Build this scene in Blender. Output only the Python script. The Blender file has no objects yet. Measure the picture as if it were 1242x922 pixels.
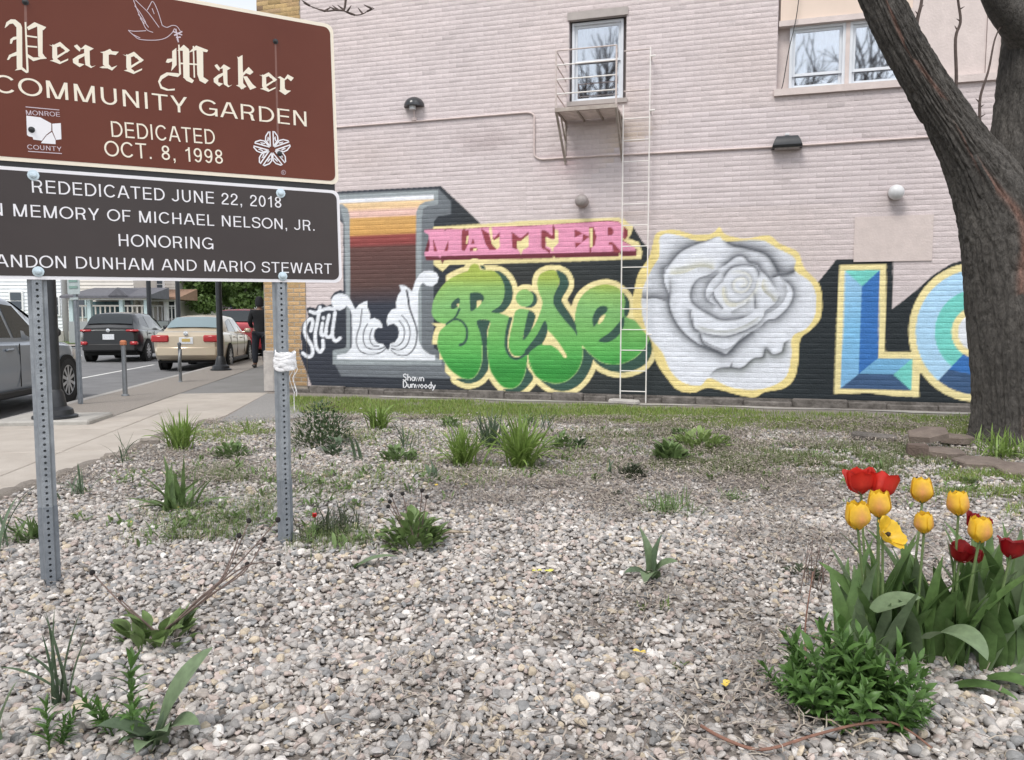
import bpy, bmesh, math, random
import numpy as np
from mathutils import Vector, Matrix

random.seed(7); RNG = np.random.default_rng(7)
R = math.radians
SC = bpy.context.scene
COL = SC.collection

# ------------------------------------------------------------------ camera
CAM_H, PITCH, FPX, CX, CY = 1.15, R(4.47), 933.0, 621.0, 461.0
cam = bpy.data.objects.new('camera', bpy.data.cameras.new('camera')); COL.objects.link(cam)
cam.location = (0, 0, CAM_H); cam.rotation_euler = (R(90) - PITCH, 0, 0)
cam.data.sensor_width = 36.0; cam.data.lens = 36.0 * FPX / 1242.0
cam.data.clip_start = 0.05; cam.data.clip_end = 2000
SC.camera = cam

# ------------------------------------------------------------------ sky, sun, exposure
SUN_EL, SUN_AZ = R(56), R(-38)          # azimuth: from behind the camera, to its left
world = bpy.data.worlds.new('World'); SC.world = world; world.use_nodes = True
nt = world.node_tree; nt.nodes.clear()
w_out = nt.nodes.new('ShaderNodeOutputWorld'); w_bg = nt.nodes.new('ShaderNodeBackground')
sky = nt.nodes.new('ShaderNodeTexSky'); sky.sky_type = 'NISHITA'; sky.sun_disc = False
sky.sun_elevation = SUN_EL; sky.sun_rotation = R(180) + SUN_AZ
sky.air_density = 1.0; sky.dust_density = 1.0; sky.ozone_density = 1.0
hsv = nt.nodes.new('ShaderNodeHueSaturation'); hsv.inputs['Saturation'].default_value = 0.22
nt.links.new(sky.outputs[0], hsv.inputs['Color']); nt.links.new(hsv.outputs[0], w_bg.inputs['Color'])
w_bg.inputs['Strength'].default_value = 0.15
nt.links.new(w_bg.outputs[0], w_out.inputs['Surface'])
sl = bpy.data.lights.new('sun', 'SUN'); sl.energy = 1.5; sl.angle = R(22); sl.color = (1.0, 0.96, 0.90)
sun = bpy.data.objects.new('sun', sl); COL.objects.link(sun)
sdir = Vector((math.sin(SUN_AZ) * math.cos(SUN_EL), -math.cos(SUN_AZ) * math.cos(SUN_EL), math.sin(SUN_EL)))
sun.rotation_euler = sdir.to_track_quat('Z', 'Y').to_euler(); sun.location = (-6, -8, 14)
vs = SC.view_settings; vs.view_transform = 'Standard'; vs.look = 'None'; vs.gamma = 1.0
vs.use_curve_mapping = False; vs.exposure = 0.8
SC.render.engine = 'CYCLES'
SC.cycles.max_bounces = 6; SC.cycles.diffuse_bounces = 3; SC.cycles.glossy_bounces = 3
SC.cycles.transparent_max_bounces = 6; SC.cycles.caustics_reflective = False; SC.cycles.caustics_refractive = False
try:
    SC.cycles.use_denoising = True
except Exception:
    pass

# ------------------------------------------------------------------ where things stand (measured from the photograph)
_sp, _cp = math.sin(PITCH), math.cos(PITCH)
def ray(px, py):
    dx, dy = (px - CX) / FPX, -(py - CY) / FPX
    return Vector((dx, _cp + dy * _sp, -_sp + dy * _cp))
def gnd(px, py, z=0.0):
    d = ray(px, py); t = (z - CAM_H) / d.z
    return Vector((d.x * t, d.y * t, z))
def at(px, py, Y):
    d = ray(px, py); t = Y / d.y
    return Vector((d.x * t, Y, CAM_H + d.z * t))
def plane_hit(px, py, o, n):
    d = ray(px, py); c = Vector((0, 0, CAM_H))
    return c + d * ((o - c).dot(n) / d.dot(n))
def project(P):                          # numpy (N,3) -> photo pixels
    x, y, z = P[:, 0], P[:, 1], P[:, 2] - CAM_H
    f = y * _cp - z * _sp; u = y * _sp + z * _cp
    return CX + FPX * x / f, CY - FPX * u / f
def terrain(x, y):                       # the garden's gentle mound
    return 0.085 * math.exp(-(((x + 0.9) / 1.5) ** 2 + ((y - 4.3) / 1.6) ** 2)) + 0.012 * math.sin(1.7 * x + 0.8 * y) * math.sin(1.3 * y - 0.5 * x) * min(1, max(0, (9 - y) / 3))
def terrain_np(x, y):
    return 0.085 * np.exp(-(((x + 0.9) / 1.5) ** 2 + ((y - 4.3) / 1.6) ** 2)) + 0.012 * np.sin(1.7 * x + 0.8 * y) * np.sin(1.3 * y - 0.5 * x) * np.clip((9 - y) / 3, 0, 1)
def gt(px, py):                          # point of the garden seen at a pixel
    z = 0.0
    for _ in range(6):
        p = gnd(px, py, z); z = terrain(p.x, p.y)
    return Vector((p.x, p.y, z))

# ------------------------------------------------------------------ materials
def srgb(c):
    return tuple(((v / 255.0) / 12.92 if v / 255.0 <= 0.04045 else ((v / 255.0 + 0.055) / 1.055) ** 2.4) for v in c)
MATS = {}
def mat(name, col, rough=0.8, var=0.0, scale=8.0, bump=0.0, bscale=40.0, metal=0.0, attr=None, spec=None, coat=0.0,
        subsurf=0.0, coord='Object', detail=4.0, trans=0.0, ior=1.45, col2=None, stretch=None):
    """Principled material: base colour (or a colour attribute) broken up by noise, with fine noise relief."""
    if name in MATS: return MATS[name]
    m = bpy.data.materials.new(name); m.use_nodes = True; MATS[name] = m
    n = m.node_tree.nodes; l = m.node_tree.links; b = n['Principled BSDF']
    b.inputs['Roughness'].default_value = rough; b.inputs['Metallic'].default_value = metal
    if spec is not None: b.inputs['Specular IOR Level'].default_value = spec
    if coat: b.inputs['Coat Weight'].default_value = coat; b.inputs['Coat Roughness'].default_value = 0.08
    if trans: b.inputs['Transmission Weight'].default_value = trans; b.inputs['IOR'].default_value = ior
    tc = n.new('ShaderNodeTexCoord'); vec = tc.outputs[coord]
    if stretch:
        mp = n.new('ShaderNodeMapping'); mp.inputs['Scale'].default_value = stretch
        l.new(vec, mp.inputs['Vector']); vec = mp.outputs[0]
    base = None
    if attr:
        a = n.new('ShaderNodeAttribute'); a.attribute_name = attr; base = a.outputs['Color']
    if var > 0 or col2:
        nz = n.new('ShaderNodeTexNoise'); nz.inputs['Scale'].default_value = scale; nz.inputs['Detail'].default_value = detail
        nz.inputs['Roughness'].default_value = 0.62; l.new(vec, nz.inputs['Vector'])
        mix = n.new('ShaderNodeMix'); mix.data_type = 'RGBA'
        cr = n.new('ShaderNodeMapRange'); cr.inputs['From Min'].default_value = 0.32; cr.inputs['From Max'].default_value = 0.68
        l.new(nz.outputs['Fac'], cr.inputs['Value'])
        if attr:
            mix.blend_type = 'MULTIPLY'; mix.inputs[0].default_value = 1.0
            g = n.new('ShaderNodeMapRange'); g.inputs['To Min'].default_value = 1 - var; g.inputs['To Max'].default_value = 1 + var
            l.new(cr.outputs[0], g.inputs['Value'])
            cmb = n.new('ShaderNodeCombineColor')
            for k in range(3): l.new(g.outputs[0], cmb.inputs[k])
            l.new(base, mix.inputs[6]); l.new(cmb.outputs[0], mix.inputs[7])
        else:
            l.new(cr.outputs[0], mix.inputs[0])
            c2 = col2 if col2 else tuple(min(1, v * (1 + var)) for v in col)
            c1 = col if col2 else tuple(v * (1 - var) for v in col)
            mix.inputs[6].default_value = (*c1, 1); mix.inputs[7].default_value = (*c2, 1)
        base = mix.outputs[2]
    if base is not None: l.new(base, b.inputs['Base Color'])
    else: b.inputs['Base Color'].default_value = (*col, 1)
    if bump > 0:
        nb = n.new('ShaderNodeTexNoise'); nb.inputs['Scale'].default_value = bscale; nb.inputs['Detail'].default_value = 5.0
        l.new(vec, nb.inputs['Vector'])
        bp = n.new('ShaderNodeBump'); bp.inputs['Strength'].default_value = min(1.0, bump); bp.inputs['Distance'].default_value = 0.02
        l.new(nb.outputs['Fac'], bp.inputs['Height']); l.new(bp.outputs[0], b.inputs['Normal'])
    return m

def leaf_mat(name, col, var=0.3, rough=0.45, transl=0.25):
    """Leaf: principled mixed with translucency, colour from the 'Col' attribute times noise."""
    if name in MATS: return MATS[name]
    m = mat(name, col, rough=rough, var=var, scale=30.0, spec=0.35)
    n = m.node_tree.nodes; l = m.node_tree.links; b = n['Principled BSDF']; o = n['Material Output']
    tr = n.new('ShaderNodeBsdfTranslucent'); mx = n.new('ShaderNodeMixShader'); mx.inputs[0].default_value = transl
    for lk in list(b.inputs['Base Color'].links): l.new(lk.from_socket, tr.inputs['Color'])
    l.new(b.outputs[0], mx.inputs[1]); l.new(tr.outputs[0], mx.inputs[2]); l.new(mx.outputs[0], o.inputs['Surface'])
    return m

# ------------------------------------------------------------------ objects
def tag(o, label=None, cat=None, group=None, kind=None):
    if label: o['label'] = label
    if cat: o['category'] = cat
    if group: o['group'] = group
    if kind: o['kind'] = kind
    return o
def thing(name, label, cat, loc=(0, 0, 0), rz=0.0, group=None):
    o = bpy.data.objects.new(name, None); COL.objects.link(o); o.empty_display_size = 0.1
    o.location = loc; o.rotation_euler = (0, 0, rz)
    return tag(o, label, cat, group)
def link(name, me, m=None, parent=None, loc=None, rot=None):
    if m is not None and len(me.materials) == 0:
        me.materials.append(MATS[m] if isinstance(m, str) else m)
    o = bpy.data.objects.new(name, me); COL.objects.link(o)
    if parent is not None: o.parent = parent
    if loc is not None: o.location = loc
    if rot is not None: o.rotation_euler = rot
    return o
def copy_tree(o, parent=None):
    c = o.copy(); COL.objects.link(c); c.parent = parent
    for ch in o.children: copy_tree(ch, c)
    return c

def np_mesh(name, V, F, cols=None, smooth=False):
    """Fast mesh from numpy vertices and an (n,3) or (n,4) face array, with an optional per-vertex colour."""
    V = np.asarray(V, np.float32); F = np.asarray(F, np.int32)
    me = bpy.data.meshes.new(name); k = F.shape[1]
    me.vertices.add(len(V)); me.vertices.foreach_set('co', V.ravel())
    me.loops.add(F.size); me.loops.foreach_set('vertex_index', F.ravel())
    me.polygons.add(len(F)); me.polygons.foreach_set('loop_start', np.arange(0, F.size, k, dtype=np.int32))
    if smooth: me.polygons.foreach_set('use_smooth', np.ones(len(F), bool))
    me.update(calc_edges=True)
    if cols is not None:
        a = me.color_attributes.new('Col', 'FLOAT_COLOR', 'POINT')
        c = np.ones((len(V), 4), np.float32); c[:, :3] = cols; a.data.foreach_set('color', c.ravel())
    return me

class MB:
    """Collects simple shapes into one mesh."""
    def __init__(s): s.v, s.f, s.c = [], [], []
    def add(s, vs, fs, col=None):
        b = len(s.v); s.v += [tuple(p) for p in vs]; s.f += [tuple(i + b for i in f) for f in fs]
        if col is not None: s.c += [tuple(col)] * len(vs)
        return s
    def box(s, c, size, rz=0.0, M=None, col=None, bev=0.0):
        x, y, z = size[0] / 2, size[1] / 2, size[2] / 2
        if bev > 0:
            bv = min(bev, x * .9, y * .9, z * .9); pts = []
            for sz in (-1, 1):
                for sx, sy in ((-1, -1), (1, -1), (1, 1), (-1, 1)):
                    pts += [(sx * (x - bv), sy * y, sz * (z - bv)), (sx * x, sy * (y - bv), sz * (z - bv)), (sx * (x - bv), sy * (y - bv), sz * z)]
            bm = bmesh.new()
            for p in pts: bm.verts.new(p)
            bmesh.ops.convex_hull(bm, input=bm.verts); bmesh.ops.dissolve_limit(bm, angle_limit=0.01, verts=bm.verts, edges=bm.edges)
            bm.verts.index_update(); vs = [v.co.copy() for v in bm.verts]; fs = [[v.index for v in f.verts] for f in bm.faces]; bm.free()
        else:
            vs = [Vector((sx * x, sy * y, sz * z)) for sz in (-1, 1) for sx, sy in ((-1, -1), (1, -1), (1, 1), (-1, 1))]
            fs = [(3, 2, 1, 0), (4, 5, 6, 7), (0, 1, 5, 4), (1, 2, 6, 5), (2, 3, 7, 6), (3, 0, 4, 7)]
        T = Matrix.Translation(c) @ (M if M is not None else Matrix.Rotation(rz, 4, 'Z'))
        return s.add([T @ Vector(v) for v in vs], fs, col)
    def tube(s, pts, r, n=8, cap=True, col=None, ell=None):
        """Swept round bar; r a number or a list of radii."""
        P = [Vector(p) for p in pts]; rs = r if isinstance(r, (list, tuple)) else [r] * len(P)
        vs, fs = [], []
        up = Vector((0, 0, 1)); d0 = (P[1] - P[0]).normalized()
        if abs(d0.z) > 0.9: up = Vector((1, 0, 0))
        side = d0.cross(up).normalized()
        for i, p in enumerate(P):
            d = (P[min(i + 1, len(P) - 1)] - P[max(i - 1, 0)]).normalized()
            side = (side - d * side.dot(d)).normalized(); oth = d.cross(side)
            for k in range(n):
                a = 2 * math.pi * k / n
                vs.append(p + side * (math.cos(a) * rs[i]) + oth * (math.sin(a) * rs[i] * (ell or 1)))
        for i in range(len(P) - 1):
            for k in range(n):
                fs.append((i * n + k, i * n + (k + 1) % n, (i + 1) * n + (k + 1) % n, (i + 1) * n + k))
        if cap: fs += [tuple(range(n))[::-1], tuple(range((len(P) - 1) * n, len(P) * n))]
        return s.add(vs, fs, col)
    def lathe(s, prof, c=(0, 0, 0), n=16, M=None, col=None):
        """Profile of (radius, z) turned about z."""
        vs, fs = [], []
        T = Matrix.Translation(c) @ (M if M is not None else Matrix.Identity(4))
        for r_, z in prof:
            for k in range(n):
                a = 2 * math.pi * k / n; vs.append(T @ Vector((r_ * math.cos(a), r_ * math.sin(a), z)))
        for i in range(len(prof) - 1):
            for k in range(n): fs.append((i * n + k, i * n + (k + 1) % n, (i + 1) * n + (k + 1) % n, (i + 1) * n + k))
        fs += [tuple(range(n))[::-1], tuple(range((len(prof) - 1) * n, len(prof) * n))]
        return s.add(vs, fs, col)
    def prism(s, poly, d0, d1, T=None, col=None):
        """2-D outline (x, y) extruded between depths d0 and d1 along the local z."""
        n = len(poly); T = T if T is not None else Matrix.Identity(4)
        vs = [T @ Vector((x, y, d0)) for x, y in poly] + [T @ Vector((x, y, d1)) for x, y in poly]
        fs = [tuple(range(n))[::-1], tuple(range(n, 2 * n))] + [(i, (i + 1) % n, n + (i + 1) % n, n + i) for i in range(n)]
        return s.add(vs, fs, col)
    def mesh(s, name, smooth=False, angle=None):
        me = bpy.data.meshes.new(name); me.from_pydata([tuple(v) for v in s.v], [], s.f); me.update()
        if s.c:
            a = me.color_attributes.new('Col', 'FLOAT_COLOR', 'POINT')
            a.data.foreach_set('color', np.array([(*c, 1) for c in s.c], np.float32).ravel())
        if smooth:
            me.polygons.foreach_set('use_smooth', np.ones(len(me.polygons), bool))
            if angle:
                try: me.set_sharp_from_angle(angle=R(angle))
                except Exception: pass
        return me
    def build(s, name, m, parent=None, smooth=False, angle=40, loc=None, rot=None):
        me = s.mesh(name, smooth, angle)
        bm = bmesh.new(); bm.from_mesh(me); bmesh.ops.recalc_face_normals(bm, faces=bm.faces); bm.to_mesh(me); bm.free()
        if smooth and angle:
            try: me.set_sharp_from_angle(angle=R(angle))
            except Exception: pass
        return link(name, me, m, parent, loc, rot)

def catmull(pts, n=6, closed=False):
    P = [np.array(p, float) for p in pts]; out = []; N = len(P)
    for i in range(N if closed else N - 1):
        if closed: p0, p1, p2, p3 = P[i - 1], P[i], P[(i + 1) % N], P[(i + 2) % N]
        else: p0, p1, p2, p3 = P[max(i - 1, 0)], P[i], P[i + 1], P[min(i + 2, N - 1)]
        for k in range(n):
            t = k / n
            out.append(0.5 * ((2 * p1) + (p2 - p0) * t + (2 * p0 - 5 * p1 + 4 * p2 - p3) * t * t + (-p0 + 3 * p1 - 3 * p2 + p3) * t ** 3))
    if not closed: out.append(P[-1])
    return out
def smoothstep(a, b, x):
    t = np.clip((x - a) / (b - a), 0, 1); return t * t * (3 - 2 * t)
def hash_noise(x, y, seed=0):            # cheap smooth 2-D value noise, numpy
    xi, yi = np.floor(x).astype(np.int64), np.floor(y).astype(np.int64); fx, fy = x - xi, y - yi
    fx = fx * fx * (3 - 2 * fx); fy = fy * fy * (3 - 2 * fy)
    def h(a, b):
        n = (a * 374761393 + b * 668265263 + seed * 1442695041) & 0x7fffffff
        n = ((n ^ (n >> 13)) * 1274126177) & 0x7fffffff
        return ((n ^ (n >> 16)) & 0xffff) / 65535.0
    return (h(xi, yi) * (1 - fx) + h(xi + 1, yi) * fx) * (1 - fy) + (h(xi, yi + 1) * (1 - fx) + h(xi + 1, yi + 1) * fx) * fy

# ================================================================== the ground, the street, the pavements
ZS, ZR = -0.05, -0.18                    # pavement and road level
DS = Vector((-0.151, 0.9885, 0)).normalized(); NR = Vector((DS.y, -DS.x, 0))
K0 = gnd(115, 479, ZS)
def st(s, t, z=0.0): p = K0 + DS * s + NR * t; return Vector((p.x, p.y, z))
def sheet(name, pts, z, m, kind='structure'):
    b = MB(); n = len(pts)
    b.add([(p[0], p[1], z) for p in pts], [tuple(range(n))])
    return tag(b.build(name, m), kind=kind)

mat('earth', (0.10, 0.095, 0.08), 0.95, col2=(0.13, 0.14, 0.09), scale=0.6, bump=0.4, bscale=12)
mat('asphalt', (0.145, 0.145, 0.15), 0.85, col2=(0.20, 0.20, 0.205), scale=1.4, bump=0.5, bscale=120)
mat('concrete_light', (0.36, 0.32, 0.28), 0.85, col2=(0.44, 0.40, 0.355), scale=2.5, bump=0.3, bscale=80)
mat('concrete_dark', (0.17, 0.165, 0.16), 0.85, col2=(0.215, 0.21, 0.205), scale=1.2, bump=0.3, bscale=80)
mat('aggregate', (0.22, 0.195, 0.175), 0.9, col2=(0.33, 0.30, 0.27), scale=55, bump=0.8, bscale=90)
mat('kerb_stone', (0.36, 0.345, 0.33), 0.85, var=0.15, scale=5, bump=0.4, bscale=60)
mat('lawn', (0.07, 0.12, 0.03), 0.9, col2=(0.13, 0.17, 0.06), scale=3, bump=0.7, bscale=40)
mat('white_line', (0.7, 0.7, 0.68), 0.7, var=0.15, scale=10)

g = MB(); g.add([(-700, -700, -0.24), (700, -700, -0.24), (700, 700, -0.24), (-700, 700, -0.24)], [(0, 1, 2, 3)])
tag(g.build('ground', 'earth'), kind='structure')
road = sheet('road', [st(-40, 0), st(70, 0), st(70, -60), st(-40, -60)], ZR, 'asphalt')
sheet('road_marking', [st(-6, -2.35), st(11, -2.35), st(11, -2.25), st(-6, -2.25)], ZR + 0.004, 'white_line')
# kerb in lengths, with joints between them
kerb = thing('kerb', 'kerb', 'kerb'); del kerb['label']; del kerb['category']; tag(kerb, kind='structure')
kb = MB().box((0, 0, 0), (0.16, 1.99, 0.15), bev=0.025); kme = kb.mesh('kerb_stone')
for i in range(-8, 24):
    o = link('kerb_stone', kme, 'kerb_stone', kerb); p = st(2.0 * i + 1.0, 0.08, ZS - 0.075 + random.uniform(-.003, .003)); o.location = p
    o.rotation_euler = (0, 0, math.atan2(DS.y, DS.x) - math.pi / 2)
# verge of exposed aggregate, and the walk in concrete slabs
VERGE_S0 = -3.45
sheet('verge', [st(VERGE_S0, 0.16), st(60, 0.16), st(60, 1.27), st(VERGE_S0, 1.27)], ZS - 0.002, 'aggregate')
sheet('sidewalk_bed', [st(-18, 0.16), st(60, 0.16), st(60, 6), st(-18, 6)], ZS - 0.03, 'concrete_dark')
walk = thing('sidewalk', 'walk', 'walk'); del walk['label']; del walk['category']; tag(walk, kind='structure')
def slab(s0, s1, t0, t1, m):
    b = MB().box((0, 0, 0), (t1 - t0 - 0.012, s1 - s0 - 0.012, 0.06), bev=0.008)
    o = b.build('slab', m, walk); p = st((s0 + s1) / 2, (t0 + t1) / 2, ZS - 0.03 + random.uniform(-.002, .002)); o.location = p
    o.rotation_euler = (0, 0, math.atan2(DS.y, DS.x) - math.pi / 2)
s = -16.5
while s < -0.2:
    e = s + 1.55
    if e > -0.4: e = 0.02
    if s < VERGE_S0 - 0.5:
        slab(s, min(e, VERGE_S0), 0.17, 1.75, 'concrete_light'); slab(s, e, 1.75, 4.6, 'concrete_light')
        if e > VERGE_S0: slab(VERGE_S0, e, 1.28, 1.75, 'concrete_light')
    else: slab(s, e, 1.28, 4.6, 'concrete_light')
    s = e
s = 0.02
while s < 40:
    slab(s, s + 2.6, 1.28, 3.4, 'concrete_dark'); s += 2.6

# the garden: a mounded bed of dirt under the gravel
def x_edge(y): return np.interp(y, [-6, 5.0, 6.0, 7.9, 9.25, 12.3, 14], [-3.3, -3.36, -3.38, -3.5, -3.53, -3.96, -4.1])
mat('garden_dirt', (0.18, 0.155, 0.135), 0.95, col2=(0.29, 0.26, 0.235), scale=26, bump=0.9, bscale=70)
ny, nx = 150, 120
ys = np.linspace(-4, 13.6, ny); V = []
for y in ys:
    xe = x_edge(y); xs = xe + (np.linspace(0, 1, nx) ** 1.15) * (13 - xe)
    z = terrain_np(xs, np.full(nx, y)); z[0] = -0.12; z[1] *= 0.3
    V.append(np.stack([xs, np.full(nx, y), z], 1))
V = np.concatenate(V); I = np.arange(ny * nx).reshape(ny, nx)
F = np.stack([I[:-1, :-1], I[:-1, 1:], I[1:, 1:], I[1:, :-1]], -1).reshape(-1, 4)
tag(link('garden_bed', np_mesh('garden_bed', V, F, smooth=True), 'garden_dirt'), kind='structure')
mat('grey_gravel_patch', (0.22, 0.215, 0.21), 0.95, col2=(0.32, 0.31, 0.30), scale=60, bump=0.8, bscale=100)
pts = [gt(x, y) for x, y in ((323, 478), (296, 494), (264, 512), (300, 513), (335, 512), (372, 505), (352, 490), (345, 478))]
b = MB(); b.add([(p.x, p.y, 0.006) for p in pts], [tuple(range(len(pts)))]); tag(b.build('gravel_path', 'grey_gravel_patch'), kind='structure')

# far side of the street: pavement, lawn
FARY = 38.0
sheet('far_sidewalk', [(-60, FARY), (6, FARY), (6, FARY + 2), (-60, FARY + 2)], ZR + 0.06, 'concrete_light')
sheet('far_lawn', [(-60, FARY + 2), (8, FARY + 2), (8, 90), (-60, 90)], ZR + 0.10, 'lawn')

# ================================================================== the painted building
WP0, WP1 = gnd(365, 476), gnd(1165, 499)
WU = (WP1 - WP0).normalized(); WN = Vector((WU.y, -WU.x, 0))
def uv(px, py, off=0.0):
    p = plane_hit(px, py, WP0 + WN * off, WN) - WP0
    return p.dot(WU), p.z
def wp(u, v, d=0.0): return WP0 + WU * u + WN * d + Vector((0, 0, v))
WMAT = Matrix(((WU.x, 0, WN.x, WP0.x), (WU.y, 0, WN.y, WP0.y), (0, 1, 0, 0), (0, 0, 0, 1)))   # local (u, v, out)
def rect(pts): return min(p[0] for p in pts), max(p[0] for p in pts), min(p[1] for p in pts), max(p[1] for p in pts)
U_CORNER = uv(322, 430)[0]; U_PIER = uv(372.5, 430)[0]; U_END = 17.0; V_BASE, V_TOP = 0.10, 8.6
COURSE, BRICK = 0.067, 0.21

# ---- the mural is worked out on a canvas in photograph coordinates, then carried to the bricks' vertices
SS = 3; MX0, MY0, MX1, MY1 = 350, 205, 1500, 525
MH, MW = (MY1 - MY0) * SS, (MX1 - MX0) * SS
CAN = np.zeros((MH, MW, 3), np.float32); MASK = np.zeros((MH, MW), np.float32)
ZC = {'1': (360, 220, 6.145), '2': (360, 340, 6.145), '3': (500, 255, 7.7625), '4': (640, 255, 7.7625), '5': (515, 310, 5.125),
      '6': (640, 310, 5.125), '7': (770, 270, 4.19), '8': (1000, 300, 4.61), 'F': (410, 330, 7.685), 'S': (360, 340, 6.59),
      'R': (840, 290, 8.383), 'P': (0, 0, 1.0)}
def Z(k, pts):
    ox, oy, s_ = ZC[k]; return [(ox + x / s_, oy + y / s_) for x, y in pts]
def _grid(x0, x1, y0, y1):
    X, Y = np.meshgrid((np.arange(x0, x1) + 0.5) / SS + MX0, (np.arange(y0, y1) + 0.5) / SS + MY0); return X, Y
def _bbox(P, pad=0):
    x0 = max(0, int((P[:, 0].min() - pad - MX0) * SS)); x1 = min(MW, int((P[:, 0].max() + pad - MX0) * SS) + 2)
    y0 = max(0, int((P[:, 1].min() - pad - MY0) * SS)); y1 = min(MH, int((P[:, 1].max() + pad - MY0) * SS) + 2)
    return x0, x1, y0, y1
def inside(P, X, Y):
    m = np.zeros(X.shape, bool); n = len(P); ycol = Y[:, 0]
    for r_ in range(X.shape[0]):
        y = ycol[r_]; a = P; b_ = np.roll(P, -1, 0)
        c = (a[:, 1] > y) != (b_[:, 1] > y)
        if not c.any(): continue
        xs = np.sort(a[c, 0] + (y - a[c, 1]) / (b_[c, 1] - a[c, 1]) * (b_[c, 0] - a[c, 0]))
        k = np.searchsorted(xs, X[r_]); m[r_] = (k % 2) == 1
    return m
def paint(m, box, col, X, Y):
    x0, x1, y0, y1 = box
    c = col(X, Y) if callable(col) else np.array(col, np.float32)
    sub = CAN[y0:y1, x0:x1]; sub[m] = c[m] if callable(col) else c
    MASK[y0:y1, x0:x1][m] = 1.0
def fill(pts, col, smooth=0, clip=None):
    P = np.array(catmull(pts, smooth, True) if smooth else pts, float); bx = _bbox(P)
    if bx[1] <= bx[0] or bx[3] <= bx[2]: return
    X, Y = _grid(*bx); m = inside(P, X, Y)
    if clip is not None: m &= clip(X, Y)
    paint(m, bx, col, X, Y)
def dist(P, X, Y, closed=False):
    """Distance to a polyline, side of it (+ right of travel in the picture) and position along it 0..1."""
    D = np.full(X.shape, 1e9); S = np.zeros(X.shape); T = np.zeros(X.shape); n = len(P)
    for i in range(n if closed else n - 1):
        a, b_ = P[i], P[(i + 1) % n]; d = b_ - a; L = d @ d
        if L < 1e-9: continue
        t = np.clip(((X - a[0]) * d[0] + (Y - a[1]) * d[1]) / L, 0, 1)
        dx, dy = X - a[0] - t * d[0], Y - a[1] - t * d[1]; q = np.hypot(dx, dy); k = q < D
        D[k] = q[k]; S[k] = (d[0] * (Y - a[1]) - d[1] * (X - a[0]))[k]; T[k] = ((i + t) / max(1, n - 1))[k]
    return D, S, T
def stroke(pts, w, col, smooth=5, closed=False, clip=None, w1=None):
    P = np.array(catmull(pts, smooth, closed) if smooth else pts, float); bx = _bbox(P, max(w, w1 or 0))
    X, Y = _grid(*bx); D, S, T = dist(P, X, Y, closed)
    ww = w / 2 if w1 is None else (w + (w1 - w) * T) / 2
    m = D <= ww
    if clip is not None: m &= clip(X, Y)
    paint(m, bx, col, X, Y)
def shade(pts, w, side, col, amt, smooth=5, clip=None):
    """Soft painted shading that starts at an edge and fades away on one side of it."""
    P = np.array(catmull(pts, smooth), float); bx = _bbox(P, w * 2.6); X, Y = _grid(*bx); D, S, T = dist(P, X, Y)
    a = amt * np.exp(-(D / w) ** 1.3) * (np.sign(S) == side) * np.clip(np.minimum(T, 1 - T) * 9, 0, 1)
    if clip is not None: a = a * clip(X, Y)
    c = np.array(col, np.float32); sub = CAN[bx[2]:bx[3], bx[0]:bx[1]]
    sub[:] = sub * (1 - a[..., None]) + c * a[..., None]
def ramp(stops, f=lambda X, Y: Y):
    ys = [s_[0] for s_ in stops]; cs = np.array([srgb(s_[1]) for s_ in stops])
    def g_(X, Y):
        q = f(X, Y); return np.stack([np.interp(q, ys, cs[:, k]) for k in range(3)], -1).astype(np.float32)
    return g_
NAVY, BLACKG, CREAM, RED, PINK = srgb((42, 48, 60)), srgb((26, 36, 42)), srgb((230, 216, 160)), srgb((138, 56, 66)), srgb((222, 148, 178))
LGREY, MGREY, WHITE, DGREEN = srgb((143, 151, 155)), srgb((104, 110, 116)), srgb((222, 226, 233)), srgb((48, 80, 70))
PLUM = srgb((105, 38, 52))
DARK = ramp([(350, (44, 49, 61)), (540, (38, 44, 52)), (620, (42, 45, 45)), (780, (34, 42, 45)), (1000, (22, 32, 38)), (1500, (20, 30, 36))], lambda X, Y: X)

fill([(379, 472), (370, 446), (364, 431), (363, 423), (367, 424), (365, 406), (367, 393), (374, 384), (371.5, 374), (376, 372), (383, 374), (385, 370), (391, 368),
      (396, 371), (402, 369), (401, 361), (405, 355), (413, 351.5), (416.5, 353), (416, 272), (411, 267), (396, 263), (394, 236), (411, 232),
      (530, 226), (535, 225.5), (583, 271), (600, 300), (760, 290), (767.5, 274), (778.5, 291.7), (787.5, 302.7), (788, 312), (800, 330), (990, 345), (1014, 315),
      (1083.5, 313.7), (1082, 375), (1112.8, 351), (1130, 334.7), (1152, 320.6), (1176, 313), (1205, 310), (1240, 316), (1275, 340), (1300, 380), (1310, 430), (1312, 500),
      (1165, 495), (1040, 491), (840, 484), (700, 480), (520, 475)], DARK)
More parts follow.
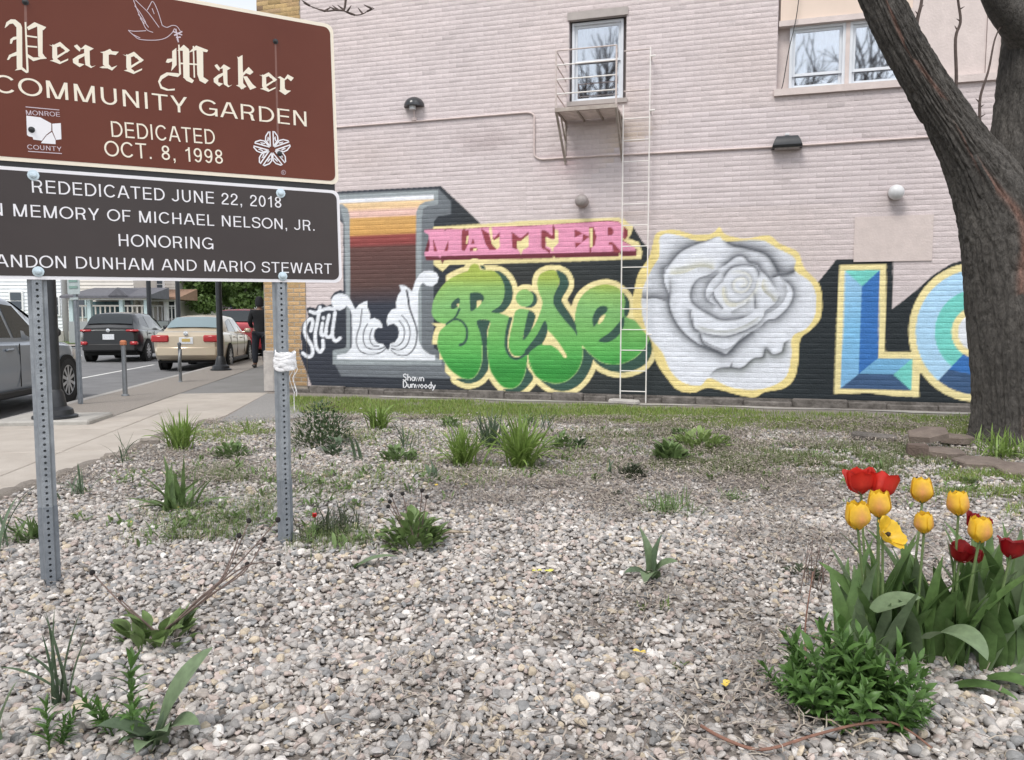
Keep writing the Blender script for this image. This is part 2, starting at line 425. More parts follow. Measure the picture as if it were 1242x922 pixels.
# the big I : grey sides, coloured face
fill(Z('1', [(200, 100), (1060, 58), (1150, 152), (1150, 246), (1052, 262), (1022, 300), (1020, 480), (1020, 1240), (1060, 1270), (1140, 1290), (1160, 1470), (330, 1452), (268, 1335), (268, 1262), (360, 1246), (372, 1200), (356, 700), (352, 320), (318, 260), (240, 250), (195, 240)]), MGREY)
fill(Z('1', [(200, 100), (1055, 60), (1055, 172), (985, 180), (940, 205), (930, 300), (930, 1230), (985, 1300), (1080, 1330), (1080, 1372), (268, 1366), (268, 1260), (370, 1240), (372, 1000), (358, 500), (352, 300), (320, 190), (205, 190)]), LGREY)
FACE = ramp([(236, (222, 225, 232)), (243.5, (222, 225, 232)), (245.5, (224, 194, 150)), (252, (226, 192, 150)), (256, (224, 186, 176)), (262, (222, 184, 172)), (264, (205, 160, 95)), (283, (200, 152, 86)),
             (286, (140, 66, 62)), (296, (132, 60, 58)), (300, (92, 60, 56)), (345, (82, 58, 54)), (358, (66, 54, 58)), (370, (46, 51, 64)), (420, (43, 49, 62))], lambda X, Y: Y + 0.045 * (X - 465))
fill(Z('1', [(210, 142), (1022, 98), (1022, 140), (960, 150), (912, 180), (890, 230), (888, 1250), (398, 1250), (396, 260), (380, 205), (340, 170), (215, 178)]), FACE)
fill(Z('F', [(-40, 220), (0, 203), (40, 201), (85, 218), (120, 265), (160, 350), (195, 305), (240, 280), (272, 268), (275, 330), (300, 390), (298, 440), (340, 427), (385, 450), (412, 490), (415, 522),
             (378, 516), (345, 540), (332, 590), (345, 640), (375, 665), (420, 672), (440, 700), (455, 727), (470, 732), (482, 700), (485, 668), (530, 655), (560, 610), (570, 560), (556, 510), (520, 480), (480, 490), (462, 505),
             (452, 460), (465, 400), (500, 350), (545, 340), (540, 280), (560, 215), (588, 175), (570, 122), (620, 125), (660, 150), (688, 182), (702, 145), (722, 80), (760, 22), (800, -8), (870, -14), (920, 10), (938, 50), (925, 100),
             (880, 135), (830, 130), (790, 98), (765, 130), (750, 180), (745, 300), (745, 560), (755, 650), (790, 720), (850, 765), (908, 778), (908, 822), (-9, 815), (-9, 776), (78, 758), (128, 702), (131, 640), (128, 400), (115, 350), (80, 310),
             (60, 340), (20, 357), (-20, 350), (-55, 310), (-62, 260)]), WHITE)
for pl in ([(225, 345), (215, 420), (205, 500), (178, 580), (172, 660), (200, 730), (260, 762), (340, 765), (400, 750), (440, 718)], [(275, 485), (245, 540), (235, 620), (255, 690), (310, 720), (380, 720), (430, 700)],
           [(318, 530), (300, 580), (300, 640), (330, 685), (380, 690)], [(595, 405), (640, 460), (668, 530), (668, 610), (635, 690), (570, 728), (500, 715)], [(570, 455), (610, 510), (620, 570), (605, 640), (560, 685), (495, 685)]):
    stroke(Z('F', pl), 1.35, srgb((62, 66, 76)))
stroke(Z('F', [(640, 175), (655, 250), (665, 330), (700, 430), (730, 520), (735, 610), (715, 700), (660, 765), (590, 778), (530, 760), (490, 725)]), 2.6, srgb((52, 56, 66)), w1=0.9)
# Still
for pl in ([(112, 405), (128, 335), (112, 308), (78, 340), (65, 400), (85, 465), (122, 530), (125, 590), (95, 612), (50, 582)], [(185, 215), (165, 330), (148, 430), (155, 530), (185, 572), (210, 540), (208, 480)],
           [(108, 250), (150, 262), (200, 240), (250, 225), (302, 230)], [(205, 345), (194, 425), (214, 440), (236, 410)], [(212, 300), (213, 304)], [(257, 280), (236, 380), (232, 440), (262, 455), (288, 420)],
           [(306, 258), (290, 370), (284, 440), (310, 485), (346, 462)]):
    stroke(Z('S', pl), 4.1, WHITE)
# Matter
fill([(525.8, 275), (600, 271), (640, 267.5), (750, 264), (758, 266), (762, 271), (768, 273.5), (766, 284), (762, 289), (775, 294), (779, 305), (778, 314.5), (700, 317), (640, 318.5), (545, 321.5), (536.7, 329.5), (526, 321)], CREAM)
fill(Z('3', [(112, 190), (160, 240), (115, 400), (130, 470), (268, 472), (285, 508), (302, 470)]) + Z('4', [(-50, 462), (1025, 430), (1030, 370), (880, 270), (850, 108), (750, 105)]), PLUM)
fill(Z('3', [(110, 188), (290, 176), (310, 196), (326, 176), (490, 180), (760, 157)]) + Z('4', [(-60, 155), (750, 105), (852, 110), (898, 150), (905, 250), (885, 288), (1008, 350), (1018, 380), (-60, 412)]) + Z('3', [(275, 432), (262, 452), (250, 434), (120, 435), (115, 395), (155, 388), (165, 330), (155, 230), (115, 206)]), PINK)
for pl in ([(195, 262), (238, 388), (203, 388)], [(345, 272), (336, 388), (300, 388)], [(465, 200), (492, 172), (500, 195), (530, 190), (528, 320), (492, 388), (462, 372)], [(572, 262), (552, 322), (592, 316)],
           [(540, 355), (602, 348), (622, 376), (540, 388)], [(645, 172), (722, 218), (748, 310), (795, 374), (728, 376), (690, 320)], [(752, 240), (770, 265), (826, 203), (826, 262), (768, 292)],
           [(935, 203), (1020, 265), (1097, 203), (1092, 242), (1022, 290), (987, 300), (990, 370), (940, 355)], [(1213, 200), (1242, 195), (1242, 375), (1215, 355)]):
    fill(Z('3', pl), RED)
for pl in ([(515, 245), (532, 238), (518, 322), (505, 310)], [(578, 360), (612, 358), (606, 382), (572, 382)], [(718, 150), (748, 146), (755, 270), (770, 284), (822, 252), (826, 345), (800, 372), (750, 320)], [(985, 288), (1020, 295), (1092, 232), (1097, 345), (1042, 375), (1027, 418), (985, 350)]):
    fill(Z('3', pl), CREAM)
for pl in ([(130, 188), (165, 188), (232, 242), (236, 140), (244, 140), (258, 180), (258, 272), (228, 272), (172, 250), (168, 350), (212, 378), (212, 412), (130, 345)], [(443, 180), (522, 220), (443, 258)], [(520, 222), (582, 250), (512, 302)], [(443, 302), (518, 302), (448, 358)],
           [(580, 158), (622, 158), (648, 250), (632, 330), (602, 352), (598, 400), (582, 400)], [(755, 160), (785, 158), (808, 185), (806, 215), (790, 238), (755, 240)], [(762, 300), (802, 303), (866, 372), (866, 400), (805, 396), (800, 332), (762, 322)], [(905, 148), (942, 188), (942, 240), (916, 282), (898, 262)]):
    fill(Z('4', pl), RED)
for pl in ([(170, 252), (235, 278), (258, 272), (256, 182), (286, 188), (290, 310), (240, 358), (240, 390), (226, 380), (224, 358), (174, 340)], [(583, 170), (611, 170), (611, 348), (585, 348)], [(240, 425), (265, 455), (240, 455)], [(862, 400), (890, 430), (862, 440)]):
    fill(Z('4', pl), CREAM)
stroke(Z('3', [(112, 188), (300, 174), (490, 178), (760, 156)]) + Z('4', [(0, 148), (750, 103), (855, 108), (905, 150)]), 0.9, srgb((150, 80, 95)), smooth=0)
# Rise
GRN = ramp([(320, (168, 180, 76)), (340, (156, 178, 82)), (352, (135, 178, 100)), (372, (124, 178, 108)), (400, (112, 174, 94)), (424, (88, 168, 82)), (438, (64, 152, 68)), (450, (42, 134, 52)), (478, (52, 142, 56))],
           lambda X, Y: Y - 6 * np.clip((X - 690) / 40, -0.4, 1) * (Y < 400) - 9 * np.clip((545 - X) / 30, 0, 1) * np.clip((400 - Y) / 40, 0, 1))
RB = Z('5', [(45, 345), (58, 275), (98, 205), (150, 150), (222, 112), (268, 96), (284, 66), (308, 50), (335, 60), (352, 90), (430, 94), (470, 130), (496, 190), (496, 250), (470, 310), (432, 345), (478, 362), (522, 378), (528, 400), (508, 480), (502, 560), (522, 618), (560, 643), (600, 638), (637, 612), (637, 665), (622, 740), (590, 800), (540, 827), (480, 812), (430, 752), (402, 690), (388, 600), (388, 540), (395, 470), (405, 405), (325, 405), (345, 480), (358, 560), (355, 660), (330, 730), (290, 766), (230, 760), (160, 710), (112, 640), (86, 580), (80, 530), (95, 470), (132, 430), (90, 415), (55, 385)])
R_SH = [Z('5', [(432, 94), (480, 105), (525, 150), (548, 210), (545, 270), (520, 320), (475, 357), (415, 350), (470, 310), (495, 250), (495, 190), (470, 130)]),
        Z('5', [(325, 405), (405, 405), (392, 460), (388, 560), (397, 690), (382, 732), (350, 770), (310, 790), (260, 797), (195, 768), (235, 763), (290, 765), (330, 735), (355, 660), (358, 560), (345, 480)]),
        Z('5', [(637, 640), (642, 700), (676, 755), (650, 802), (600, 845), (540, 857), (485, 830), (540, 828), (590, 800), (620, 740)])]
ST = Z('6', [(60, 170), (75, 120), (120, 95), (165, 92), (195, 120), (200, 160), (180, 210), (160, 260), (165, 310), (220, 390), (290, 470), (322, 520), (342, 580), (336, 660), (300, 730), (240, 780), (170, 795), (90, 775), (40, 735), (10, 680), (5, 620), (30, 575), (80, 550), (140, 555), (190, 585), (225, 632), (240, 622), (200, 560), (150, 500), (120, 450), (105, 400), (60, 490), (15, 560), (-40, 590), (-80, 560), (-60, 520), (0, 490), (50, 420), (85, 330), (90, 280), (70, 230)])
S_SH = [Z('6', [(178, 93), (230, 112), (256, 160), (250, 205), (215, 265), (222, 300), (292, 410), (308, 502), (290, 470), (220, 390), (165, 310), (160, 260), (180, 210), (200, 160)]),
        Z('6', [(342, 575), (405, 640), (372, 740), (312, 810), (240, 842), (170, 837), (110, 802), (55, 752), (90, 775), (170, 795), (240, 780), (300, 730), (336, 660)]),
        Z('6', [(107, 403), (124, 470), (90, 548), (30, 572), (2, 620), (-20, 600), (0, 570), (60, 490)])]
EB = Z('6', [(295, 420), (300, 340), (330, 260), (390, 206), (470, 180), (540, 190), (590, 230), (606, 290), (600, 372), (660, 400), (730, 440), (762, 500), (730, 570), (660, 640), (560, 677), (470, 667), (400, 622), (342, 562), (308, 500)])
E_SH = [Z('6', [(588, 228), (626, 270), (636, 320), (622, 372), (598, 385), (592, 372), (606, 290)]), Z('6', [(760, 500), (777, 570), (750, 652), (690, 702), (600, 727), (510, 717), (430, 672), (345, 566), (400, 620), (470, 666), (560, 676), (660, 640), (730, 570)])]
IS = Z('5', [(570, 340), (640, 335), (652, 350), (622, 450), (612, 520), (640, 500), (700, 430), (748, 398), (722, 470), (682, 550), (640, 602), (600, 622), (560, 624), (530, 592), (524, 530), (545, 430)])
OUTL = [RB, ST, EB, IS] + R_SH + S_SH + E_SH
noleft = lambda X, Y: ~((X < 541) & (Y > 330) & (Y < 392)) & ~((X < 533) & (Y > 418) & (Y < 452)) & ~((X < 540) & (Y > 436) & (Y < 454)) & (Y < 481.5)
for pl in OUTL: stroke(pl, 12.5, CREAM, smooth=3, closed=True, clip=noleft)
CI = lambda cx, cy, r_: [(cx + r_ * math.cos(a * math.pi / 10), cy + r_ * math.sin(a * math.pi / 10)) for a in range(20)]
stroke(Z('5', CI(630, 268, 58)), 12, CREAM, closed=True)
fill(Z('5', [(478, 340), (560, 300), (600, 330), (720, 330), (745, 380), (700, 430), (560, 420), (500, 400)]), CREAM)
fill(Z('6', [(125, 470), (170, 510), (210, 560), (242, 625), (225, 635), (180, 580), (90, 552)]), CREAM)
fill(Z('6', [(215, 265), (300, 380), (296, 420), (225, 305)]), CREAM)
for pl in R_SH + S_SH + E_SH: fill(pl, DGREEN, 4)
fill(RB, GRN, 4)
fill(Z('5', CI(648, 272, 54)), DGREEN); fill(Z('5', CI(622, 265, 55)), GRN)
fill(IS, GRN, 4); fill(ST, GRN, 4)
fill(Z('6', [(125, 475), (165, 508), (205, 560), (242, 622), (232, 635), (185, 582), (140, 556), (90, 550)]), CREAM, 3)
fill(EB, GRN, 4)
for k in (1, 2): fill(R_SH[k], DGREEN, 4)
fill(R_SH[0], DGREEN, 4); fill(S_SH[0], DGREEN, 4); fill(S_SH[2], DGREEN, 3)
fill(Z('5', [(345, 58), (372, 66), (382, 88), (352, 84)]), DGREEN)
stroke(Z('5', [(135, 427), (185, 396), (232, 410), (262, 455), (262, 510), (245, 545), (220, 556)]), 2.4, DGREEN, w1=3.4)
stroke(Z('5', [(216, 335), (190, 385), (140, 425)]), 3.0, DGREEN, w1=1.6)
fill(Z('5', [(163, 325), (172, 290), (212, 262), (217, 300), (185, 332)]), DGREEN, 3); fill(Z('5', [(200, 302), (216, 300), (210, 326)]), CREAM)
fill(Z('5', [(280, 245), (300, 230), (345, 232), (370, 260), (360, 287), (325, 287), (320, 325), (290, 347), (283, 320)]), DGREEN, 3); fill(Z('5', [(325, 280), (356, 278), (350, 302), (325, 327)]), CREAM)
stroke(Z('5', [(534, 392), (514, 470), (507, 560), (527, 615), (560, 640), (600, 632), (660, 585), (705, 552)]), 4.4, DGREEN, w1=2.6)
fill(Z('5', [(650, 342), (688, 368), (682, 410), (660, 470), (620, 524), (612, 510), (626, 430)]), DGREEN, 3)
fill(Z('6', [(405, 432), (404, 385), (430, 330), (470, 311), (497, 325), (490, 352), (460, 375), (430, 422), (413, 442)]), DGREEN, 3); fill(Z('6', [(438, 416), (455, 380), (482, 368), (470, 402), (445, 427)]), CREAM, 3)
fill(Z('6', [(443, 525), (520, 470), (580, 400), (602, 376), (598, 440), (562, 500), (510, 536), (460, 538)]), DGREEN, 3)
stroke(Z('5', [(80, 530), (86, 580), (112, 640), (160, 710), (230, 760), (290, 766), (330, 730), (355, 660), (358, 560)]), 0.8, srgb((150, 190, 120)))
stroke(Z('5', [(388, 560), (402, 690), (430, 752), (480, 812), (540, 827), (590, 800), (622, 740), (636, 665)]), 0.8, srgb((150, 190, 120)))
stroke(Z('6', [(5, 640), (40, 735), (90, 775), (170, 795), (240, 780), (300, 730), (336, 660), (342, 590)]), 0.8, srgb((150, 190, 120)))
stroke(Z('6', [(342, 562), (400, 622), (470, 667), (560, 677), (660, 640), (730, 570), (760, 505)]), 0.8, srgb((150, 190, 120)))
# the white rose
GLOW = srgb((226, 208, 142)); G1, G2, YL = srgb((116, 120, 128)), srgb((160, 165, 174)), srgb((206, 203, 176))
fill(Z('7', [(112, 52), (200, 35), (300, 60), (390, 55), (430, 22), (462, 60), (560, 80), (680, 65), (740, 108), (830, 150), (862, 230), (935, 310), (952, 400), (942, 490), (890, 550), (842, 592), (832, 700), (812, 790), (760, 842), (660, 862), (610, 890), (540, 880), (380, 840), (300, 865), (220, 852), (170, 800), (112, 716), (90, 640), (75, 590), (20, 520), (-5, 480), (-10, 400), (0, 330), (20, 255), (70, 180), (90, 110)]), GLOW, 4)
ROSE = Z('7', [(128, 72), (200, 60), (330, 95), (425, 72), (465, 95), (640, 90), (720, 130), (812, 180), (815, 245), (890, 300), (920, 370), (915, 470), (870, 540), (800, 580), (795, 680), (770, 780), (700, 830), (600, 850), (480, 835), (380, 790), (330, 830), (240, 810), (180, 750), (140, 660), (80, 590), (50, 520), (35, 440), (40, 340), (90, 230), (125, 170)])
fill(ROSE, srgb((214, 218, 227)), 4)
RP = np.array(catmull(ROSE, 4, True)); rc = lambda X, Y: inside(RP, X, Y).astype(np.float32)
def sh(k, pts, w, side, amt, col=G1): shade(Z(k, pts), w, side, tuple(v * .80 for v in col) if col is not YL else col, min(1, amt * 1.25), clip=rc)
sh('7', [(165, 260), (150, 235), (175, 213), (230, 150), (310, 110), (425, 75)], 9, -1, 0.85); sh('7', [(440, 85), (500, 118), (560, 130), (660, 160), (710, 220), (735, 275)], 9, -1, 1.0, srgb((88, 92, 100)))
sh('7', [(690, 285), (735, 272), (780, 262), (818, 247), (830, 245)], 8, -1, 0.95, srgb((80, 84, 92))); sh('7', [(20, 382), (60, 388), (110, 386), (175, 408)], 9, -1, 0.85)
sh('7', [(172, 230), (150, 245), (150, 300), (175, 370), (176, 420), (200, 490), (250, 560), (330, 620), (400, 645), (465, 668), (530, 602), (610, 545), (640, 520)], 7, 1, 0.8)
sh('7', [(170, 258), (182, 330), (176, 420), (200, 490), (250, 562)], 6, -1, 0.25)
sh('7', [(170, 262), (250, 258), (330, 225), (410, 240)], 6, -1, 0.6, YL); sh('7', [(200, 232), (300, 215), (400, 215)], 5, 1, 0.55, srgb((176, 178, 166)))
sh('7', [(735, 275), (792, 320), (806, 370), (780, 430), (720, 487), (670, 497), (610, 560)], 6.5, -1, 0.75); sh('7', [(760, 300), (775, 350), (750, 410), (700, 450), (660, 470)], 6, 1, 0.45)
sh('7', [(375, 782), (420, 742), (490, 736), (545, 737), (600, 692), (648, 682), (665, 640), (700, 667), (745, 657), (760, 612), (798, 588)], 7, 1, 0.8, srgb((120, 126, 124)))
sh('7', [(480, 742), (492, 712), (500, 740)], 3, 1, 0.8); sh('7', [(660, 690), (664, 640), (690, 660)], 3, -1, 0.6)
sh('7', [(440, 222), (380, 262), (320, 285), (290, 335), (287, 395), (322, 432), (372, 462), (432, 492), (500, 492), (560, 482), (612, 450)], 5.5, -1, 0.72)
sh('7', [(440, 250), (385, 300), (362, 350), (372, 395), (420, 420)], 6.5, 1, 0.7); sh('7', [(300, 345), (320, 410), (372, 440)], 4, -1, 0.2)
sh('7', [(292, 440), (285, 470), (300, 530), (330, 556)], 5, 1, 0.8); sh('7', [(310, 520), (400, 545), (480, 545), (560, 520), (640, 470)], 4.5, 1, 0.55, srgb((170, 172, 160)))
sh('7', [(320, 555), (400, 572), (470, 577), (560, 548), (625, 512), (668, 452)], 4.5, 1, 0.6); sh('7', [(340, 590), (400, 625), (465, 640), (520, 605), (560, 560)], 6, 1, 0.55)
sh('7', [(330, 556), (350, 612), (400, 642), (465, 668)], 4.5, 1, 0.9); sh('7', [(465, 668), (530, 602), (600, 548)], 4.5, 1, 0.8)
sh('R', [(235, 310), (330, 260), (420, 190), (490, 170), (540, 195), (570, 235), (660, 260), (690, 310), (780, 400), (880, 560)], 6, -1, 0.78)
sh('R', [(300, 440), (340, 350), (400, 290), (480, 268), (560, 265), (630, 285), (668, 340), (660, 400)], 3.2, -1, 0.75)
sh('R', [(880, 570), (840, 650), (740, 730), (720, 790)], 4, -1, 0.6); sh('R', [(690, 470), (730, 540), (800, 600), (830, 650)], 4.5, -1, 0.7, srgb((170, 168, 142))); sh('R', [(720, 400), (700, 470), (720, 530)], 4, -1, 0.5, YL)
sh('R', [(640, 540), (630, 620), (640, 720)], 4, -1, 0.55); sh('R', [(215, 530), (230, 600), (320, 715)], 3.5, 1, 0.7); sh('R', [(380, 740), (460, 700), (540, 660), (560, 600)], 4, 1, 0.55)
sh('R', [(215, 525), (270, 470), (320, 420)], 3, -1, 0.5); sh('R', [(200, 560), (170, 620), (160, 640)], 3.5, 1, 0.5)
for a in ([(330, 460), (330, 560), (370, 630), (450, 650), (560, 600), (640, 500), (660, 390)], [(360, 330), (450, 320), (550, 340), (600, 400), (590, 470), (540, 540), (450, 545), (410, 500), (410, 440), (450, 400), (520, 390), (560, 430), (540, 480), (480, 490), (460, 460)]):
    sh('R', a, 2.6, -1, 0.5, srgb((140, 144, 150))); sh('R', a, 3.5, 1, 0.5, srgb((228, 226, 208)))
sh('R', [(300, 480), (310, 600), (360, 680), (460, 690)], 4, -1, 0.55, YL)
for k_, pl, w_ in (('7', [(172, 262), (182, 330), (176, 420), (200, 490), (250, 560), (330, 622), (400, 648), (465, 668), (530, 604), (610, 546)], .9), ('7', [(445, 88), (500, 118), (560, 130), (660, 160), (710, 220), (735, 275)], 1.3), ('7', [(735, 272), (780, 263), (815, 248)], 1.6),
                     ('7', [(320, 285), (290, 335), (287, 395), (322, 432), (372, 462), (432, 492), (500, 492), (560, 482)], .8), ('7', [(292, 450), (300, 530), (330, 556), (350, 612), (400, 642), (465, 668)], .9), ('7', [(330, 556), (400, 572), (470, 577), (560, 548), (625, 512)], .6), ('7', [(375, 782), (420, 742), (490, 736), (545, 737), (600, 692), (648, 682), (665, 640), (700, 667), (745, 657), (760, 612), (798, 588)], .7),
                     ('R', [(300, 440), (340, 350), (400, 290), (480, 268), (560, 265), (630, 285), (668, 340), (660, 400)], .7), ('R', [(235, 310), (330, 260), (420, 190), (490, 170), (540, 195), (570, 235), (660, 260), (690, 310), (780, 400), (880, 560)], .6), ('7', [(735, 275), (792, 320), (806, 370), (780, 430), (720, 487), (670, 497)], .6), ('R', [(630, 540), (640, 720)], .8), ('R', [(215, 530), (230, 600), (320, 715)], .8), ('7', [(150, 245), (175, 213), (230, 150), (310, 110), (400, 82)], .7)):
    sd = 1 if k_ == '7' else -1; shade(Z(k_, pl), w_ * 1.9, 1, srgb((66, 70, 78)), .85, clip=rc); shade(Z(k_, pl), w_ * 1.0, -1, srgb((66, 70, 78)), .6, clip=rc)
# L and O
LB, TEAL, BLU, LB2, NVY, ICE = srgb((128, 182, 220)), srgb((112, 200, 190)), srgb((48, 108, 178)), srgb((112, 170, 210)), srgb((54, 84, 122)), srgb((168, 206, 234))
fill(Z('8', [(85, 97), (347, 94), (338, 583), (490, 585), (532, 600), (530, 838), (385, 833), (250, 815), (53, 822), (68, 400)]), CREAM)
OC = lambda r_, c=(848, 475): [(c[0] + r_ * 0.985 * math.cos(k * math.pi / 32), c[1] + r_ * 1.015 * math.sin(k * math.pi / 32)) for k in range(64)]
fill(Z('8', OC(384)), CREAM)
fill(Z('8', OC(343)), ICE); fill(Z('8', OC(234)), TEAL)
dia = lambda X, Y: (Y - 300) * 4.61 > 750 - ((X - 1000) * 4.61 - 630) * 1.04
o_in = np.array(Z('8', OC(343)))
fill(Z('8', OC(343)), BLU, clip=dia); fill(Z('8', OC(343)), NVY, clip=lambda X, Y: dia(X, Y) & ((Y - 300) * 4.61 > 683 + ((X - 1000) * 4.61 - 690) * 0.2))
fill(Z('8', OC(140)), CREAM); fill(Z('8', OC(103)), WHITE)
fill(Z('8', [(490, 585), (505, 575), (545, 700), (530, 705), (490, 640)]), CREAM)
fill(Z('8', [(115, 130), (310, 127), (210, 218)]), TEAL); fill(Z('8', [(115, 130), (210, 218), (192, 708), (88, 790), (105, 460)]), ramp([(328, (150, 194, 226)), (400, (120, 180, 220)), (480, (128, 180, 222))]))
fill(Z('8', [(310, 127), (300, 620), (192, 708), (210, 218)]), BLU); fill(Z('8', [(300, 620), (490, 622), (385, 712), (192, 708)]), LB2)
fill(Z('8', [(490, 622), (487, 803), (385, 712)]), TEAL); fill(Z('8', [(192, 708), (385, 712), (487, 803), (88, 790)]), NVY)

# soften by one canvas pixel and read it back at wall points
def _blur(A):
    A = (A + np.roll(A, 1, 0) + np.roll(A, -1, 0)) / 3; return (A + np.roll(A, 1, 1) + np.roll(A, -1, 1)) / 3
WALLPAINT = np.array(srgb((202, 191, 192)), np.float32)
def _stn(px, py, rx, ry, am, tint): a_, b_ = uv(px, py); return (a_, b_, rx, ry, am, np.array(tint))
STAINS = [_stn(762, 180, .25, .55, .20, (.5, .8, 1.5)), _stn(690, 200, .35, .18, .14, (.8, 1.3, 1.2)), _stn(580, 172, .55, .18, .22, (.9, 1.0, 1.0)), _stn(730, 255, .6, .2, .10, (.8, 1.0, 1.1)), _stn(540, 60, .5, .5, .07, (1, 1, 1)),
          _stn(1000, 165, 1.0, .12, .12, (.9, 1, 1)), _stn(880, 60, .8, .6, .06, (.9, 1, 1.1)), _stn(1090, 250, .12, .25, .15, (1, 1, 1)), _stn(705, 262, .08, .2, .2, (1, 1, 1)), _stn(955, 195, .15, .25, .12, (1, 1, 1)), _stn(450, 190, .5, .3, .08, (.8, 1, 1.2))]
def wall_tone(u, v):
    """Pink wall paint with large faint patches of fade and grime."""
    n = hash_noise(u * 0.9, v * 0.8, 3) * 0.5 + hash_noise(u * 3.1, v * 2.7, 5) * 0.3 + hash_noise(u * 9, v * 13, 9) * 0.2
    k = 0.93 + 0.13 * n; y = hash_noise(u * 0.7 + 9, v * 0.9, 11)
    c = WALLPAINT[None] * k[:, None]; c[:, 2] *= (1 - 0.05 * y); c[:, 1] *= (1 - 0.02 * y)
    for su_, sv_, ru, rv, am, tint in STAINS: c = c * (1 - (am * np.exp(-((u - su_) / ru) ** 2 - ((v - sv_) / rv) ** 2) * (0.4 + 1.2 * hash_noise(u * 6, v * 3, 31)))[:, None] * np.array(tint))
    low = smoothstep(0.55, 0.0, v)[:, None]; return c * (1 - 0.25 * low * hash_noise(u * 4, v * 6, 2)[:, None])
CAN2 = _blur(np.where(MASK[..., None] > 0, CAN, WALLPAINT)); MASK2 = _blur(MASK)
def mural(u, v):
    P = np.stack([WP0.x + WU.x * u, WP0.y + WU.y * u, v], 1); px, py = project(P)
    fx = np.clip((px - MX0) * SS - 0.5, 0, MW - 1.001); fy = np.clip((py - MY0) * SS - 0.5, 0, MH - 1.001)
    ix, iy = fx.astype(int), fy.astype(int); tx, ty = (fx - ix)[:, None], (fy - iy)[:, None]
    def samp(A):
        return (A[iy, ix] * (1 - tx) + A[iy, ix + 1] * tx) * (1 - ty) + (A[iy + 1, ix] * (1 - tx) + A[iy + 1, ix + 1] * tx) * ty
    m = samp(MASK2[..., None]); m[(px < MX0) | (py < MY0) | (px > MX1 - 2) | (py > MY1 - 2)] = 0
    tone = 0.90 + 0.09 * hash_noise(u * 5, v * 15, 21) + 0.07 * hash_noise(u * 2.2, v * 2.6, 22) + 0.05 * hash_noise(u * 30, v * 40, 23)
    return samp(CAN2) * m * tone[:, None] + wall_tone(u, v) * (1 - m), m[:, 0]

mat('painted_brick', (0.6, 0.5, 0.5), 0.7, var=0.05, scale=14, attr='Col', bump=0.35, bscale=55)
mat('painted_wall', tuple(WALLPAINT * 0.92), 0.8, var=0.06, scale=3, bump=0.4, bscale=30)
mat('tan_brick', (0.4, 0.3, 0.2), 0.85, var=0.12, scale=30, attr='Col', bump=0.5, bscale=60)
mat('mortar', (0.33, 0.29, 0.24), 0.95, var=0.15, scale=20, bump=0.4, bscale=70)
mat('foundation_stone', (0.075, 0.067, 0.06), 0.95, col2=(0.19, 0.172, 0.158), scale=7, bump=0.9, bscale=22)

bld = thing('brick_building', 'long pale pink painted brick building with a lettered mural along its lower wall', 'building', WP0)
BI = bld.matrix_basis.inverted() if False else Matrix.Translation(-WP0)
def on_bld(o):                            # part of the building, built in world coordinates
    o.parent = bld; o.matrix_parent_inverse = Matrix.Translation(-WP0); return o

# openings (u0, u1, v0, v1)
W1 = (uv(690, 70)[0], uv(759.5, 68)[0], uv(725, 125)[1], uv(725, 14)[1])
W2 = (uv(943, 60)[0], uv(1216, 40)[0], uv(943, 114)[1], uv(943, 114)[1] + 1.95)
OPEN = [W1, W2]
# body of the building behind the brick face: slabs round the two openings, then the block itself
us = sorted({U_CORNER, W1[0], W1[1], W2[0], W2[1], U_END}); vsl = sorted({0.0, W1[2], W1[3], W2[2], W2[3], V_TOP})
b = MB()
for i in range(len(us) - 1):
    for j in range(len(vsl) - 1):
        uc, vc = (us[i] + us[i + 1]) / 2, (vsl[j] + vsl[j + 1]) / 2
        if any(o[0] < uc < o[1] and o[2] < vc < o[3] for o in OPEN): continue
        b.prism([(us[i], vsl[j]), (us[i + 1], vsl[j]), (us[i + 1], vsl[j + 1]), (us[i], vsl[j + 1])], -0.25, -0.0021, WMAT)
on_bld(b.build('wall', 'painted_wall'))
c0 = wp(U_CORNER, 0, -0.25); c1 = wp(U_END, 0, -0.25); c2 = c1 + DS * 16; c3 = c0 + DS * 16
b = MB(); b.prism([(p.x, p.y) for p in (wp(U_CORNER, 0, -0.6), wp(U_END, 0, -0.6), c2, c3)], -0.1, V_TOP - 0.3)
on_bld(b.build('rear_block', 'mortar'))
b = MB(); b.prism([(p.x, p.y) for p in (wp(U_CORNER - .1, 0, 0.08), wp(U_END, 0, 0.08), c2, c3 - NR * .1)], V_TOP, V_TOP + 0.15)
on_bld(b.build('roof', 'mortar'))

